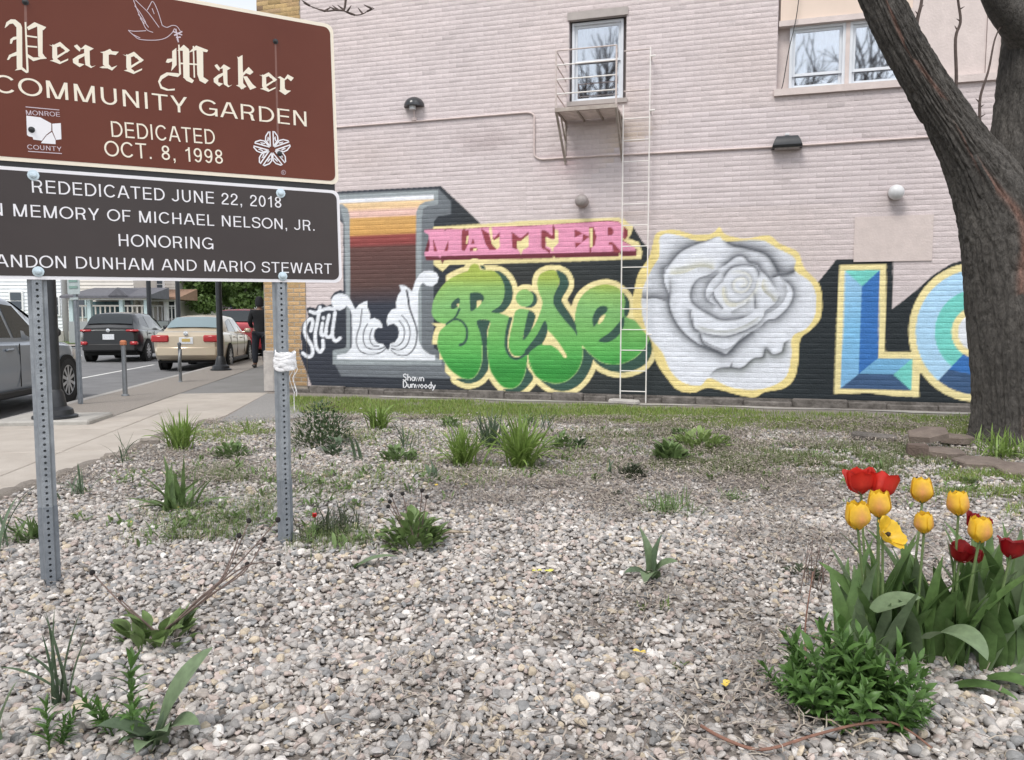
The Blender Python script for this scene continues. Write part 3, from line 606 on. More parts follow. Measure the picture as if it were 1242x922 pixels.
# bricks of the plain wall: real blocks with recessed joints
bricks = []                              # u0,u1,v0,v1
ncourse = int((V_TOP - V_BASE) / COURSE)
NM1, NM2 = int((3.26 - V_BASE) / COURSE), int((2.66 - V_BASE) / COURSE)      # courses carrying the mural
U_M2 = U_PIER + BRICK * round((uv(640, 300)[0] - U_PIER) / BRICK); U_M3 = U_PIER + BRICK * round((uv(1480, 400)[0] - U_PIER) / BRICK)
for c in range(ncourse):
    v0, v1 = V_BASE + c * COURSE, V_BASE + (c + 1) * COURSE
    u = U_PIER - (BRICK / 2 if c % 2 else 0)
    while u < U_END:
        a0, a1 = max(u, U_PIER), min(u + BRICK, U_END); u += BRICK
        if a1 - a0 < 0.03: continue
        if c < NM1 and a1 <= U_M2 + 1e-4: continue
        if c < NM1 and a0 < U_M2 < a1: a0 = U_M2
        if c < NM2 and a1 <= U_M3 + 1e-4: continue
        if c < NM2 and a0 < U_M3 < a1: a0 = U_M3
        segs = [(a0, a1)]
        for o in OPEN:
            if v1 > o[2] + 0.01 and v0 < o[3] - 0.01:
                segs = [q for s0, s1 in segs for q in ((s0, min(s1, o[0])), (max(s0, o[1]), s1)) if q[1] - q[0] > 0.02]
        for s0, s1 in segs: bricks.append((s0, s1, v0, v1))
bricks = np.array(bricks)
cen = np.stack([(bricks[:, 0] + bricks[:, 1]) / 2, (bricks[:, 2] + bricks[:, 3]) / 2], 1)
PC = np.stack([WP0.x + WU.x * cen[:, 0], WP0.y + WU.y * cen[:, 0], cen[:, 1]], 1)
bpx, bpy_ = project(PC); full = np.abs(bricks[:, 1] - bricks[:, 0] - BRICK) < 1e-3
tree_left = np.where(bpy_ > 200, 1150, 1150 - (200 - bpy_) * 0.55)
ok = full & (bpx > 430) & (bpx < tree_left - 8) & (bpy_ > 4) & (bpy_ < 420)
dist_c = np.hypot(np.hypot(PC[:, 0], PC[:, 1]), PC[:, 2] - CAM_H); dist_c[~ok] = 1e9
pick = np.argsort(dist_c)[:300]; single = np.zeros(len(bricks), bool); single[pick] = True
def brick_geo(w, h, rng):
    j, bv = 0.0012, 0.0042
    x0, x1, y0, y1 = -w / 2 + j * .5, w / 2 - j * .5, -h / 2 + j, h / 2 - j
    o = rng.uniform(-.0022, .0022, 8)
    return np.array([(x0, y0, -.0024), (x1, y0, -.0024), (x1, y1, -.0024), (x0, y1, -.0024), (x0 + bv + o[0], y0 + bv + o[1], o[2] * .35), (x1 - bv + o[3], y0 + bv, o[4] * .35), (x1 - bv, y1 - bv + o[5], o[6] * .35), (x0 + bv, y1 - bv + o[7], 0)])
BF = np.array([(4, 5, 6, 7), (0, 1, 5, 4), (1, 2, 6, 5), (2, 3, 7, 6), (3, 0, 4, 7)])
VV, FF, CC = [], [], []; k = 0
for i in np.where(~single)[0]:
    u0, u1, v0, v1 = bricks[i]; q = brick_geo(u1 - u0, v1 - v0, RNG) + np.array([(u0 + u1) / 2, (v0 + v1) / 2, RNG.normal(0, 0.0007)])
    VV.append(q); FF.append(BF + k); k += 8
VV = np.concatenate(VV); FF = np.concatenate(FF)
CC = wall_tone(VV[:, 0].astype(float), VV[:, 1].astype(float)) * np.repeat(RNG.normal(1, 0.016, len(VV) // 8), 8)[:, None]
rough_b = np.repeat(RNG.random(len(VV) // 8) < 0.012, 8); CC[rough_b] *= 0.88
W3 = VV[:, :1] * np.array(WU)[None] + VV[:, 1:2] * np.array([[0, 0, 1]]) + VV[:, 2:3] * np.array(WN)[None]
o = link('brickwork', np_mesh('brickwork', W3, FF, CC), 'painted_brick', bld); tag(o, kind='stuff')
base_rot = Matrix(((WU.x, 0, WN.x), (WU.y, 0, WN.y), (0, 1, 0))).to_euler()
variants = []
for k in range(6):
    q = brick_geo(BRICK, COURSE, RNG); cc = np.tile(WALLPAINT * RNG.uniform(0.965, 1.015), (8, 1))
    me = np_mesh('brick', q, BF, cc); me.materials.append(MATS['painted_brick']); variants.append(me)
for i in pick:
    o = link('brick', variants[int(RNG.integers(6))], None, bld)
    p = WU * cen[i, 0] + WN * float(RNG.normal(0, .0007)) + Vector((0, 0, cen[i, 1])); o.location = p; o.rotation_euler = base_rot

# bricks under the mural: one fine sheet, joints pressed in, paint on every vertex
def mural_block(u0, u1, c0, c1, du=0.0175, tan=False, off=0.0015):
    nb = int(round((u1 - u0) / du)); uu = u0 + np.arange(nb + 1) * du
    rows = []; prof = [(0.0, 1), (0.007, 1), (0.0105, 0), (0.028, 0), (0.046, 0), (0.0635, 0)]
    for c in range(c0, c1): rows += [(V_BASE + c * COURSE + a, j, c) for a, j in prof]
    rows.append((V_BASE + c1 * COURSE, 1, c1))
    v = np.array([r_[0] for r_ in rows]); jr = np.array([r_[1] for r_ in rows]); cr = np.array([r_[2] for r_ in rows])
    UU, VV_ = np.meshgrid(uu, v); per = int(round(BRICK / du))
    iu = np.round((UU - U_PIER) / du).astype(int) + np.where(cr % 2 == 1, per // 2, 0)[:, None]
    head = (iu % per) == 0
    bid = (iu // per) * 131 + cr[:, None] * 7
    rnd = ((bid * 2654435761) & 0xffff) / 65535.0
    d = np.where((jr[:, None] == 1) | head, -0.0013 - 0.0006 * hash_noise(UU * 1.5, VV_ * 9, 7), (rnd - 0.5) * 0.0016) + (hash_noise(UU * 60, VV_ * 60, 4) - 0.5) * 0.0016
    fu, fv = UU.ravel(), VV_.ravel(); col, m_ = mural(fu, fv)
    col = col * (1 + ((rnd - 0.5) * 0.07).ravel())[:, None]
    if tan:
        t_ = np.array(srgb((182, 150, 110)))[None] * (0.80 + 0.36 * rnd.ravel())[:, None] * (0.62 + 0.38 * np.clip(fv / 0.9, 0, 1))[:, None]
        jt = ((jr[:, None] == 1) | head).ravel(); t_[jt] = np.array((0.30, 0.27, 0.23))
        col = col * m_[:, None] + t_ * (1 - m_[:, None])
    d = d + off
    P = fu[:, None] * np.array(WU)[None] + fv[:, None] * np.array([[0, 0, 1]]) + d.ravel()[:, None] * np.array(WN)[None]
    I = np.arange(UU.size).reshape(UU.shape)
    F_ = np.stack([I[:-1, :-1], I[:-1, 1:], I[1:, 1:], I[1:, :-1]], -1).reshape(-1, 4)
    return P, F_, col
PA, FA, CA = mural_block(U_PIER, U_M2, 0, NM1); PB, FB, CB = mural_block(U_M2, U_M3, 0, NM2)
NP = int((1.75 - V_BASE) / COURSE); nq = int((U_PIER - U_CORNER - 0.0) / 0.0175)
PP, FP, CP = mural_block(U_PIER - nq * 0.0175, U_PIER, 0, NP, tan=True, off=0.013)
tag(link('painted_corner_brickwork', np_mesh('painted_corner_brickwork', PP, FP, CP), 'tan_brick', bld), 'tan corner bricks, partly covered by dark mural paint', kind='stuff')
o = link('mural_brickwork', np_mesh('mural_brickwork', np.concatenate([PA, PB]), np.concatenate([FA, FB + len(PA)]), np.concatenate([CA, CB])), 'painted_brick', bld)
tag(o, 'brickwork painted with lettering, a white rose and black ground', kind='stuff')

# the corner pier of tan brick that turns in from the street front
VV, FF, CC = [], [], []; k = 0; rng2 = np.random.default_rng(3)
for c in range(NP, ncourse):
    v0 = V_BASE + c * COURSE; u = U_CORNER - (0.1 if c % 2 else 0)
    while u < U_PIER - 0.01:
        a0, a1 = max(u, U_CORNER), min(u + BRICK, U_PIER); u += BRICK
        if a1 - a0 < 0.03 or (a1 < U_CORNER + 0.2 and v0 < 0.62): continue
        q = brick_geo(a1 - a0, COURSE, rng2) + np.array([(a0 + a1) / 2, v0 + COURSE / 2, rng2.normal(0.012, 0.0015)])
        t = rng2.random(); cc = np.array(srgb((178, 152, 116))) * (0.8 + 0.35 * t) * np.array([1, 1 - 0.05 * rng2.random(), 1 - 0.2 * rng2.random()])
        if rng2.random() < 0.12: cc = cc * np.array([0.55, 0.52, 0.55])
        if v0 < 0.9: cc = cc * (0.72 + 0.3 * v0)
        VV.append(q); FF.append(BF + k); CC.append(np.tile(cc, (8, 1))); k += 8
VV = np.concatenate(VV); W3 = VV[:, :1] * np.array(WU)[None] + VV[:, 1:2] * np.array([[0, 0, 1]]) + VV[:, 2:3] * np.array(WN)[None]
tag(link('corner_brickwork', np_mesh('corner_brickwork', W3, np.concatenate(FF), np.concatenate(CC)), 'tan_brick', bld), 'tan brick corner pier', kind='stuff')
b = MB(); b.prism([(U_CORNER, 0), (U_PIER, 0), (U_PIER, V_TOP), (U_CORNER, V_TOP)], -0.1, 0.006, WMAT); on_bld(b.build('pier_core', 'mortar'))
mat('limestone', (0.50, 0.47, 0.44), 0.85, col2=(0.30, 0.28, 0.27), scale=5, bump=0.4, bscale=30)
b = MB(); b.box(wp((U_CORNER + U_CORNER + 0.17) / 2, 0.33, -0.05), (0.19, 0.22, 0.66), rz=math.atan2(WU.y, WU.x), bev=0.015); on_bld(b.build('corner_stone', 'limestone'))
# footing
b = MB(); b.prism([(U_CORNER + .18, -.05), (U_END, -.05), (U_END, .104), (U_CORNER + .18, .104)], -.05, .004, WMAT); on_bld(b.build('footing', 'foundation_stone'))
x = U_CORNER + 0.2
while x < U_END:
    w = random.uniform(0.25, 0.8); b = MB(); b.box(wp(x + w / 2, 0.02 + random.uniform(-.03, .03), random.uniform(-.01, .03)), (w - 0.003, 0.10, 0.14), rz=math.atan2(WU.y, WU.x), bev=0.015)
    on_bld(b.build('footing_stone', 'foundation_stone')); x += w

# ---------------------------------------------------------------- windows
mat('white_frame', srgb((214, 218, 224)), 0.45, var=0.05, scale=6)
mat('grey_frame', srgb((166, 158, 154)), 0.6, var=0.1, scale=6)
mat('pink_trim', srgb((205, 192, 188)), 0.6, var=0.06, scale=8, bump=0.2, bscale=40)
mat('peach_panel', srgb((219, 200, 186)), 0.7, var=0.04, scale=2)
mat('curtain', srgb((140, 143, 148)), 0.9, col2=srgb((200, 202, 205)), scale=7, stretch=(1, 1, .7), detail=8, bump=0.3, bscale=8)  # curtain cloth; its grey streaks paint in branches mirrored in the panes
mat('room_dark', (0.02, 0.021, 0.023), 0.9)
def glass_mat(name, tint=(0.9, 0.94, 0.96), refl=0.18):
    m = bpy.data.materials.new(name); m.use_nodes = True; MATS[name] = m; n = m.node_tree.nodes; l = m.node_tree.links; n.remove(n['Principled BSDF'])
    tr = n.new('ShaderNodeBsdfTransparent'); tr.inputs[0].default_value = (*tint, 1)
    gl = n.new('ShaderNodeBsdfGlossy'); gl.inputs['Roughness'].default_value = 0.03; gl.inputs['Color'].default_value = (0.92, 0.95, 1, 1)
    fr = n.new('ShaderNodeFresnel'); fr.inputs['IOR'].default_value = 1.5
    ad = n.new('ShaderNodeMath'); ad.operation = 'ADD'; ad.inputs[1].default_value = refl - 0.04; ad.use_clamp = True
    mx = n.new('ShaderNodeMixShader'); l.new(fr.outputs[0], ad.inputs[0]); l.new(ad.outputs[0], mx.inputs[0])
    l.new(tr.outputs[0], mx.inputs[1]); l.new(gl.outputs[0], mx.inputs[2]); l.new(mx.outputs[0], n['Material Output'].inputs['Surface'])
glass_mat('window_glass', refl=0.45); glass_mat('car_glass', (0.16, 0.18, 0.19), 0.14)
def wbox(mb, u0, u1, v0, v1, d0, d1): mb.prism([(u0, v0), (u1, v0), (u1, v1), (u0, v1)], d0, d1, WMAT); return mb
def wpart(name, u0, u1, v0, v1, d0, d1, m, parent): o = wbox(MB(), u0, u1, v0, v1, d0, d1).build(name, m); o.parent = parent; o.matrix_parent_inverse = Matrix.Translation(-WP0); return o
def frame4(mb, u0, u1, v0, v1, t, d0, d1):
    wbox(mb, u0, u1, v0, v0 + t, d0, d1); wbox(mb, u0, u1, v1 - t, v1, d0, d1); wbox(mb, u0, u0 + t, v0 + t, v1 - t, d0, d1); wbox(mb, u1 - t, u1, v0 + t, v1 - t, d0, d1)
def wframe(name, u0, u1, v0, v1, t, d0, d1, m, parent):
    mb = MB(); frame4(mb, u0, u1, v0, v1, t, d0, d1); o = mb.build(name, m); o.parent = parent; o.matrix_parent_inverse = Matrix.Translation(-WP0); return o
def sash_window(u0, u1, v0, v1, split, fm):
    w = wframe('window', u0, u1, v0, v1, 0.035, -0.14, -0.07, fm, bld); w.matrix_parent_inverse = Matrix.Translation(-WP0)
    def sub(o): o.parent = w; o.matrix_parent_inverse = Matrix.Identity(4); return o
    mid = v0 + (v1 - v0) * split
    for nm, a, b_, d in (('upper_sash', mid - 0.02, v1 - 0.035, -0.10), ('lower_sash', v0 + 0.035, mid + 0.02, -0.125)):
        mb = MB(); frame4(mb, u0 + 0.036, u1 - 0.036, a, b_, 0.035, d - 0.02, d); o = mb.build(nm, fm, w)
        mb = MB(); wbox(mb, u0 + 0.065, u1 - 0.065, a + 0.03, b_ - 0.03, d - 0.014, d - 0.008); mb.build('pane', 'window_glass', w)
    mb = MB(); nz = 40; uu = np.linspace(u0 + 0.04, u1 - 0.04, nz)
    pts = [(x, 0.018 * math.sin(i * 1.3) - 0.2) for i, x in enumerate(uu)]
    vs_ = [WMAT @ Vector((x, y, d)) for x, d in pts for y in (mid, v1 - 0.04)]
    mb.add(vs_, [(2 * i, 2 * i + 1, 2 * i + 3, 2 * i + 2) for i in range(nz - 1)]); mb.build('curtain', 'curtain', w, smooth=True)
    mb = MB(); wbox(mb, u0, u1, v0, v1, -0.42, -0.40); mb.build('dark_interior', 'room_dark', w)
    return w
sash_window(W1[0] + 0.03, W1[1] - 0.05, W1[2] + 0.04, W1[3] - 0.10, 0.52, 'white_frame')
# wooden infill at the head and jambs of the first opening
wframe('window_surround', W1[0] + 0.001, W1[1] - 0.001, W1[2] + 0.001, W1[3] - 0.001, 0.055, -0.2, -0.16, 'grey_frame', bld)
wpart('lintel_board', W1[0] - 0.02, W1[1] + 0.02, W1[3] - 0.085, W1[3] + 0.02, -0.06, 0.02, 'grey_frame', bld)
wpart('window_sill', W1[0] - 0.02, W1[1] + 0.02, W1[2] - 0.02, W1[2] + 0.04, -0.14, 0.025, 'grey_frame', bld)
# second opening: two sash windows, header rail and flat painted panels
ua, ub, uc_, ud = uv(958, 70)[0], uv(1026, 70)[0], uv(1031, 70)[0], uv(1100, 70)[0]; vt = uv(1000, 27)[1]
for a_, b_ in ((ua, ub), (uc_, ud)): sash_window(a_, b_, W2[2] + 0.05, vt, 0.25, 'white_frame')
wpart('mullion', ub, uc_, W2[2] + 0.05, vt, -0.14, -0.06, 'pink_trim', bld); wpart('jamb', W2[0] + .002, ua, W2[2] + 0.05, W2[3] - .002, -0.2, -0.12, 'pink_trim', bld)
wpart('header_rail', W2[0] + 0.012, ud + 0.06, vt, vt + 0.07, -0.2, 0.0, 'pink_trim', bld)
wpart('upper_panel', W2[0] + 0.03, ud + 0.05, vt + 0.07, W2[3] - 0.002, -0.2, -0.03, 'peach_panel', bld)
wpart('side_panel', ud, W2[1] - 0.16, W2[2] + 0.05, W2[3] - 0.003, -0.2, -0.045, 'pink_trim', bld); wpart('edge_strip', W2[1] - 0.155, W2[1] - 0.002, W2[2] + 0.05, W2[3] - 0.004, -0.2, -0.03, 'pink_trim', bld)
wpart('window_sill', W2[0] - 0.03, W2[1] + 0.03, W2[2] - 0.035, W2[2] + 0.05, -0.18, 0.045, 'pink_trim', bld)
# plastered-over patch
q = rect([uv(1037, 264), uv(1130, 262), uv(1130, 316), uv(1037, 317)])
wpart('plaster_patch', q[0], q[1], uv(1085, 317)[1], uv(1085, 262)[1], -0.01, 0.016, 'pink_trim', bld)

# ================================================================== wall fixtures
RZW = math.atan2(WU.y, WU.x)
mat('painted_iron', srgb((196, 183, 178)), 0.6, var=0.12, scale=14, bump=0.2, bscale=50)
mat('pipe_paint', srgb((204, 188, 184)), 0.6, var=0.06, scale=10)
mat('rust_iron', srgb((150, 138, 130)), 0.75, col2=srgb((176, 166, 158)), scale=12)
mat('white_rail', srgb((226, 222, 218)), 0.55, var=0.08, scale=10)
mat('black_metal', (0.022, 0.023, 0.026), 0.4, var=0.2, scale=10)
mat('black_gloss', (0.03, 0.032, 0.036), 0.22, var=0.15, scale=10)
mat('lamp_grey', srgb((150, 142, 140)), 0.5, var=0.15, scale=20)
mat('lamp_white', srgb((205, 206, 208)), 0.35, var=0.06, scale=20)
mat('cable_black', (0.03, 0.03, 0.03), 0.6)

def W(px, py, d=0.0):
    u, v = uv(px, py, d); return wp(u, v, d)
def wire(name, label, cat, pts, r, m, d):
    b = MB(); b.tube([W(x, y, d) for x, y in pts], r, 8); return tag(b.build(name, m, smooth=True), label, cat)
# conduit runs along the wall
cp = catmull([(300, 164), (408, 154.6), (520, 146), (632, 137)], 6) + catmull([(632, 137), (641, 136.6), (646.5, 139), (648, 146), (648, 184), (650, 190.5), (656, 193.2), (664, 193)], 4)[1:] + catmull([(664, 193), (700, 190.6), (800, 185.5), (960, 177), (1060, 170.5), (1240, 159)], 5)[1:]
wire('conduit_pipe', 'thin painted conduit pipe stepping down along the pink brick wall', 'pipe', cp, 0.013, 'pipe_paint', 0.016)
wire('hanging_cable', 'thin black cable hanging beside the paired white windows', 'cable', catmull([(972, -30), (966, 20), (957, 60), (950, 100), (947, 110)], 5), 0.006, 'cable_black', 0.03)
# dome light with its pipe
t = thing('dome_wall_light', 'glossy black half dome wall light above the conduit pipe', 'wall light', W(503, 133))
M = Matrix.Rotation(RZW, 4, 'Z')
b = MB(); prof = [(0.155 * math.cos(a), 0.155 * math.sin(a) * 0.95) for a in [k * math.pi / 18 for k in range(10)]]
vs_, fs_ = [], []; n = 17
for r_, z in prof:
    for k in range(n):
        a = math.pi + math.pi * k / (n - 1); vs_.append(Vector((r_ * math.cos(a), r_ * math.sin(a) * 1.15, z)))
for i in range(len(prof) - 1):
    for k in range(n - 1): fs_.append((i * n + k, i * n + k + 1, (i + 1) * n + k + 1, (i + 1) * n + k))
fs_.append(tuple(range(n)))
b.add([M @ v for v in vs_], fs_); b.build('hood', 'black_gloss', t, smooth=True, angle=50, loc=(0, 0, 0.03))
b = MB(); b.tube([M @ Vector((0, -0.03, 0.04)), M @ Vector((0, -0.02, -0.14))], 0.012, 8); b.build('stem_pipe', 'pipe_paint', t)
b = MB(); b.box(M @ Vector((0, -0.02, -0.145)), (0.07, 0.04, 0.05), rz=RZW, bev=0.008); b.build('junction_box', 'pipe_paint', t)
b = MB(); b.lathe([(0.05, -0.02), (0.045, 0.03), (0.02, 0.05)], M @ Vector((0, -0.08, 0.0)), 12); b.build('lens', 'lamp_white', t, smooth=True)
# wall pack light on the conduit
t = thing('wall_pack_light', 'black box shaped wall light on the conduit between window and mural', 'wall light', W(954, 181))
b = MB(); T = Matrix(((WN.x, 0, WU.x, 0), (WN.y, 0, WU.y, 0), (0, 1, 0, 0), (0, 0, 0, 1)))
ring = []
for (d_, z_, hw) in ((0.0, 0.0, .19), (0.14, 0.0, .185), (0.155, 0.03, .18), (0.14, 0.09, .16), (0.095, 0.15, .13), (0.0, 0.17, .12)): ring += [WN * d_ + WU * -hw + Vector((0, 0, z_)), WN * d_ + WU * hw + Vector((0, 0, z_))]
b.add(ring, [(2 * i, 2 * i + 1, 2 * i + 3, 2 * i + 2) for i in range(5)] + [tuple(range(0, 12, 2)), tuple(range(1, 12, 2))[::-1]]); b.build('housing', 'black_gloss', t, smooth=True, angle=35)
b = MB(); b.prism([(0.01, -0.02), (0.12, -0.02), (0.125, 0.0), (0.01, 0.0)], -0.15, 0.15, T); b.build('lens', 'lamp_grey', t)
b = MB(); b.box(WN * 0.02 + Vector((0, 0, 0.18)), (0.05, 0.05, 0.03), rz=RZW, bev=0.005); b.build('photocell', 'lamp_white', t)
# two round lamps
def globe(px, py, nm, label, m, m2):
    t = thing(nm, label, 'wall light', W(px, py)); MM = Matrix(((WU.x, 0, WN.x, 0), (WU.y, 0, WN.y, 0), (0, 1, 0, 0), (0, 0, 0, 1)))
    b = MB(); b.lathe([(0.085, -0.005), (0.085, 0.05), (0.075, 0.06)], (0, 0, 0), 20, MM); b.build('base_ring', m2, t, smooth=True)
    b = MB(); b.lathe([(0.078, 0.06), (0.092, 0.09), (0.094, 0.12), (0.08, 0.16), (0.05, 0.185), (0.001, 0.195)], (0, 0, 0), 20, MM); b.build('globe', m, t, smooth=True)
globe(707, 245, 'round_wall_lamp', 'round dull grey wall lamp above the pink lettering', 'lamp_grey', 'rust_iron')
globe(1085, 235, 'round_wall_lamp', 'round whitish wall lamp above the plastered patch', 'lamp_white', 'lamp_grey')

# ---------------------------------------------------------------- fire escape balcony
t = thing('fire_escape', 'small iron fire escape balcony bracketed below the single sash window', 'fire escape', W(720, 140))
def loc(u, v, d): return wp(u, v, d) - t.location
fu0, fu1 = uv(686, 146)[0], uv(755, 141)[0]; fv = uv(720, 143.5)[1]; fd = 0.62
b = MB()
for k in range(9): b.box(loc((fu0 + fu1) / 2, fv, 0.04 + k * fd / 9), (fu1 - fu0, 0.055, 0.018), rz=RZW)
b.build('grating', 'painted_iron', t)
b = MB()
for u_ in (fu0, (fu0 * 2 + fu1) / 3, (fu0 + 2 * fu1) / 3, fu1): b.box(loc(u_, fv - 0.025, fd / 2), (0.02, fd, 0.03), rz=RZW)
b.box(loc((fu0 + fu1) / 2, fv - 0.02, fd), (fu1 - fu0 + 0.03, 0.02, 0.05), rz=RZW); b.build('platform_frame', 'rust_iron', t)
vb = uv(688, 196)[1]
for u_ in (fu0, fu1):
    b = MB(); b.tube([loc(u_, fv - 0.03, fd), loc(u_, vb, 0.01)], 0.018, 6); b.tube([loc(u_, fv - 0.03, 0.012), loc(u_, vb - 0.04, 0.012)], 0.013, 6); b.tube([loc(u_, fv - 0.28, 0.015), loc(u_, fv - 0.04, 0.3)], 0.012, 6); b.build('bracket', 'rust_iron', t)
vr = uv(745, 55, fd)[1]
for u_ in (fu0, fu1):
    b = MB(); b.tube([loc(u_, fv, fd), loc(u_, vr, fd)], 0.014, 6); b.build('rail_post', 'painted_iron', t)
for k in range(4):
    b = MB(); vv = fv + (vr - fv) * (k + 1) / 4; b.tube([loc(fu0, vv, fd), loc(fu1, vv, fd)], 0.009, 6); b.build('front_rail', 'white_rail' if k < 3 else 'painted_iron', t)
    b = MB(); b.tube([loc(fu0, vv, fd), loc(fu0, vv - 0.02, 0.01)], 0.009, 6); b.build('side_rail', 'painted_iron', t)
# ladder from the balcony to the ground
t = thing('wall_ladder', 'tall narrow white ladder fixed to the wall over the green lettering', 'ladder', wp(uv(769, 480)[0], 0, 0.1))
lu0, lu1 = uv(754.5, 400)[0], uv(785.5, 400)[0]; top0, top1 = uv(757, 128, 0.1)[1], uv(789, 58, 0.1)[1]; ld = 0.12
for u_, tp, ld_ in ((lu0, top0, ld), (lu1, top1, ld)):
    b = MB(); b.box(wp(u_, tp / 2, ld_) - t.location, (0.015, 0.03, tp), rz=RZW, bev=0.003); b.build('rail', 'white_rail', t)
v = 0.16; k = 0
while v < top0:
    b = MB(); b.tube([wp(lu0, v, ld) - t.location, wp(lu1, v, ld) - t.location], 0.0075, 6); b.build('rung', 'white_rail', t); v += 0.285
for v in (top0 + 0.18, top1 - 0.02):
    b = MB(); b.tube([wp(lu0, v, ld) - t.location, wp(lu1, v, ld) - t.location], 0.008, 6); b.build('rung', 'painted_iron', t)
for v in (0.95, top0 - 0.1, top1 - 0.12):
    b = MB(); b.tube([wp(lu1, v, 0) - t.location, wp(lu1 + 0.02, v, ld + 0.02) - t.location, wp(lu1 + 0.07, v, ld + 0.02) - t.location], 0.012, 6); b.build('wall_bracket', 'white_rail', t)
b = MB(); b.box(wp((lu0 + lu1) / 2 - 0.1, 0.03, 0.3), (0.42, 0.16, 0.07), rz=RZW - 0.35, bev=0.02); tag(b.build('concrete_lump', 'limestone'), 'pale broken concrete lump at the foot of the ladder', 'rubble')

# ================================================================== the big tree
mat('bark', (0.075, 0.068, 0.062), 0.95, attr='Col', var=0.45, scale=38, bump=1.0, bscale=90, stretch=(1, 1, 0.35), detail=8)
def bark_tube(pts, radii, n=72, m=130, amp=0.020, seed=0, flare=0.0, streak=None):
    P = np.array(catmull([tuple(p) for p in pts], 24)); rr = np.array(catmull([(r_, 0) for r_ in radii], 24))[:, 0]
    idx = np.linspace(0, len(P) - 1, m); P = np.stack([np.interp(idx, np.arange(len(P)), P[:, k]) for k in range(3)], 1); rr = np.interp(idx, np.arange(len(rr)), rr)
    L = np.concatenate([[0], np.cumsum(np.linalg.norm(np.diff(P, axis=0), axis=1))])
    D = np.gradient(P, axis=0); D /= np.linalg.norm(D, axis=1)[:, None]
    side = np.array([1.0, 0, 0]); S = []
    for d in D: side = side - d * (side @ d); side /= np.linalg.norm(side); S.append(side.copy())
    S = np.array(S); O = np.cross(D, S); a = np.linspace(0, 2 * np.pi, n, endpoint=False)
    A, LL = np.meshgrid(a, L); RR = np.repeat(rr[:, None], n, 1)
    wob = A * 6.0 + 0.35 * np.sin(LL * 3 + seed)
    def per(sc, sl, sd):      # noise that closes round the trunk
        t_ = A / (2 * np.pi); x0 = t_ * sc; return hash_noise(x0 + 100, LL * sl, sd) * (1 - smoothstep(.85, 1, t_)) + hash_noise(x0 - sc + 100, LL * sl, sd) * smoothstep(.85, 1, t_)
    n1 = per(44, 2.6, seed); n2 = per(90, 5.5, seed + 12); rid = np.clip(np.abs(n1 - 0.5) * 4.5, 0, 1) ** .8 * (.55 + .45 * np.clip(np.abs(n2 - .5) * 5, 0, 1)); lump = per(5, 1.4, seed + 3) - 0.5; fine = per(150, 26, seed + 5) - 0.5
    disp = amp * (rid * 1.3 - 0.6) + lump * RR * 0.13 + fine * amp * 0.5
    if flare: disp = disp + flare * np.exp(-LL / 0.22) * (0.6 + 0.8 * (0.5 + 0.5 * np.sin(A * 5 + 1)))
    Rr = RR + disp
    V = P[:, None, :] + S[:, None, :] * (np.cos(A) * Rr)[..., None] + O[:, None, :] * (np.sin(A) * Rr)[..., None]
    col = np.ones((m, n, 3)) * np.array((0.070, 0.064, 0.058)); g_ = per(9, 2.2, seed + 8)
    col = col * (0.7 + 0.6 * g_[..., None])
    if streak is not None:
        st_ = np.exp(-((A - streak[0] + 0.12 * np.sin(LL * 5)) / streak[1]) ** 2) * (per(40, 3, seed + 9) > 0.42)
        col = col * (1 - st_[..., None]) + np.array((0.17, 0.10, 0.08)) * st_[..., None]
    I = np.arange(m * n).reshape(m, n); J = np.roll(I, -1, 1)
    F_ = np.stack([I[:-1], J[:-1], J[1:], I[1:]], -1).reshape(-1, 4)
    return V.reshape(-1, 3), F_, col.reshape(-1, 3)
TY = 7.15; tb = at(1240, 545, TY); tb.z = 0
tree = thing('forked_tree', 'thick dark barked forked tree trunk standing beside the hexagonal pavers', 'tree', tb)
def tp(px, py, Y=TY): return at(px, py, Y) - tb
def bark(name, pts, radii, **kw):
    V, F_, c = bark_tube(pts, radii, **kw); return link(name, np_mesh(name, V, F_, c, smooth=True), 'bark', tree)
bark('trunk', [Vector((0, 0, -0.12)), Vector((0, 0, 0.15)), tp(1236, 440), tp(1233, 350), tp(1221, 275), tp(1197, 222), tp(1163, 164), tp(1110, 79), tp(1070, 0), tp(1030, -90)], [0.46, 0.425, 0.405, 0.39, 0.355, 0.285, 0.20, 0.168, 0.160, 0.15], n=260, m=420, flare=0.035, seed=1, streak=(4.35, 0.09))
bark('limb', [tp(1246, 350, TY + .05), tp(1246, 270, TY + .05), tp(1249, 200, TY + .06), tp(1256, 130, TY + .1), tp(1263, 60, TY + .1), tp(1264, -20, TY + .12), tp(1262, -110, TY + .2)], [0.36, 0.36, 0.345, 0.325, 0.315, 0.31, 0.28], n=200, m=220, seed=4)
bark('limb', [tp(1250, 40, TY), tp(1215, 5, TY - .1), tp(1195, -30, TY - .15), tp(1170, -90, TY - .2)], [0.2, 0.13, 0.10, 0.08], n=28, m=30, seed=6, amp=0.007)
mat('twig', (0.085, 0.062, 0.055), 0.85, var=0.3, scale=30)
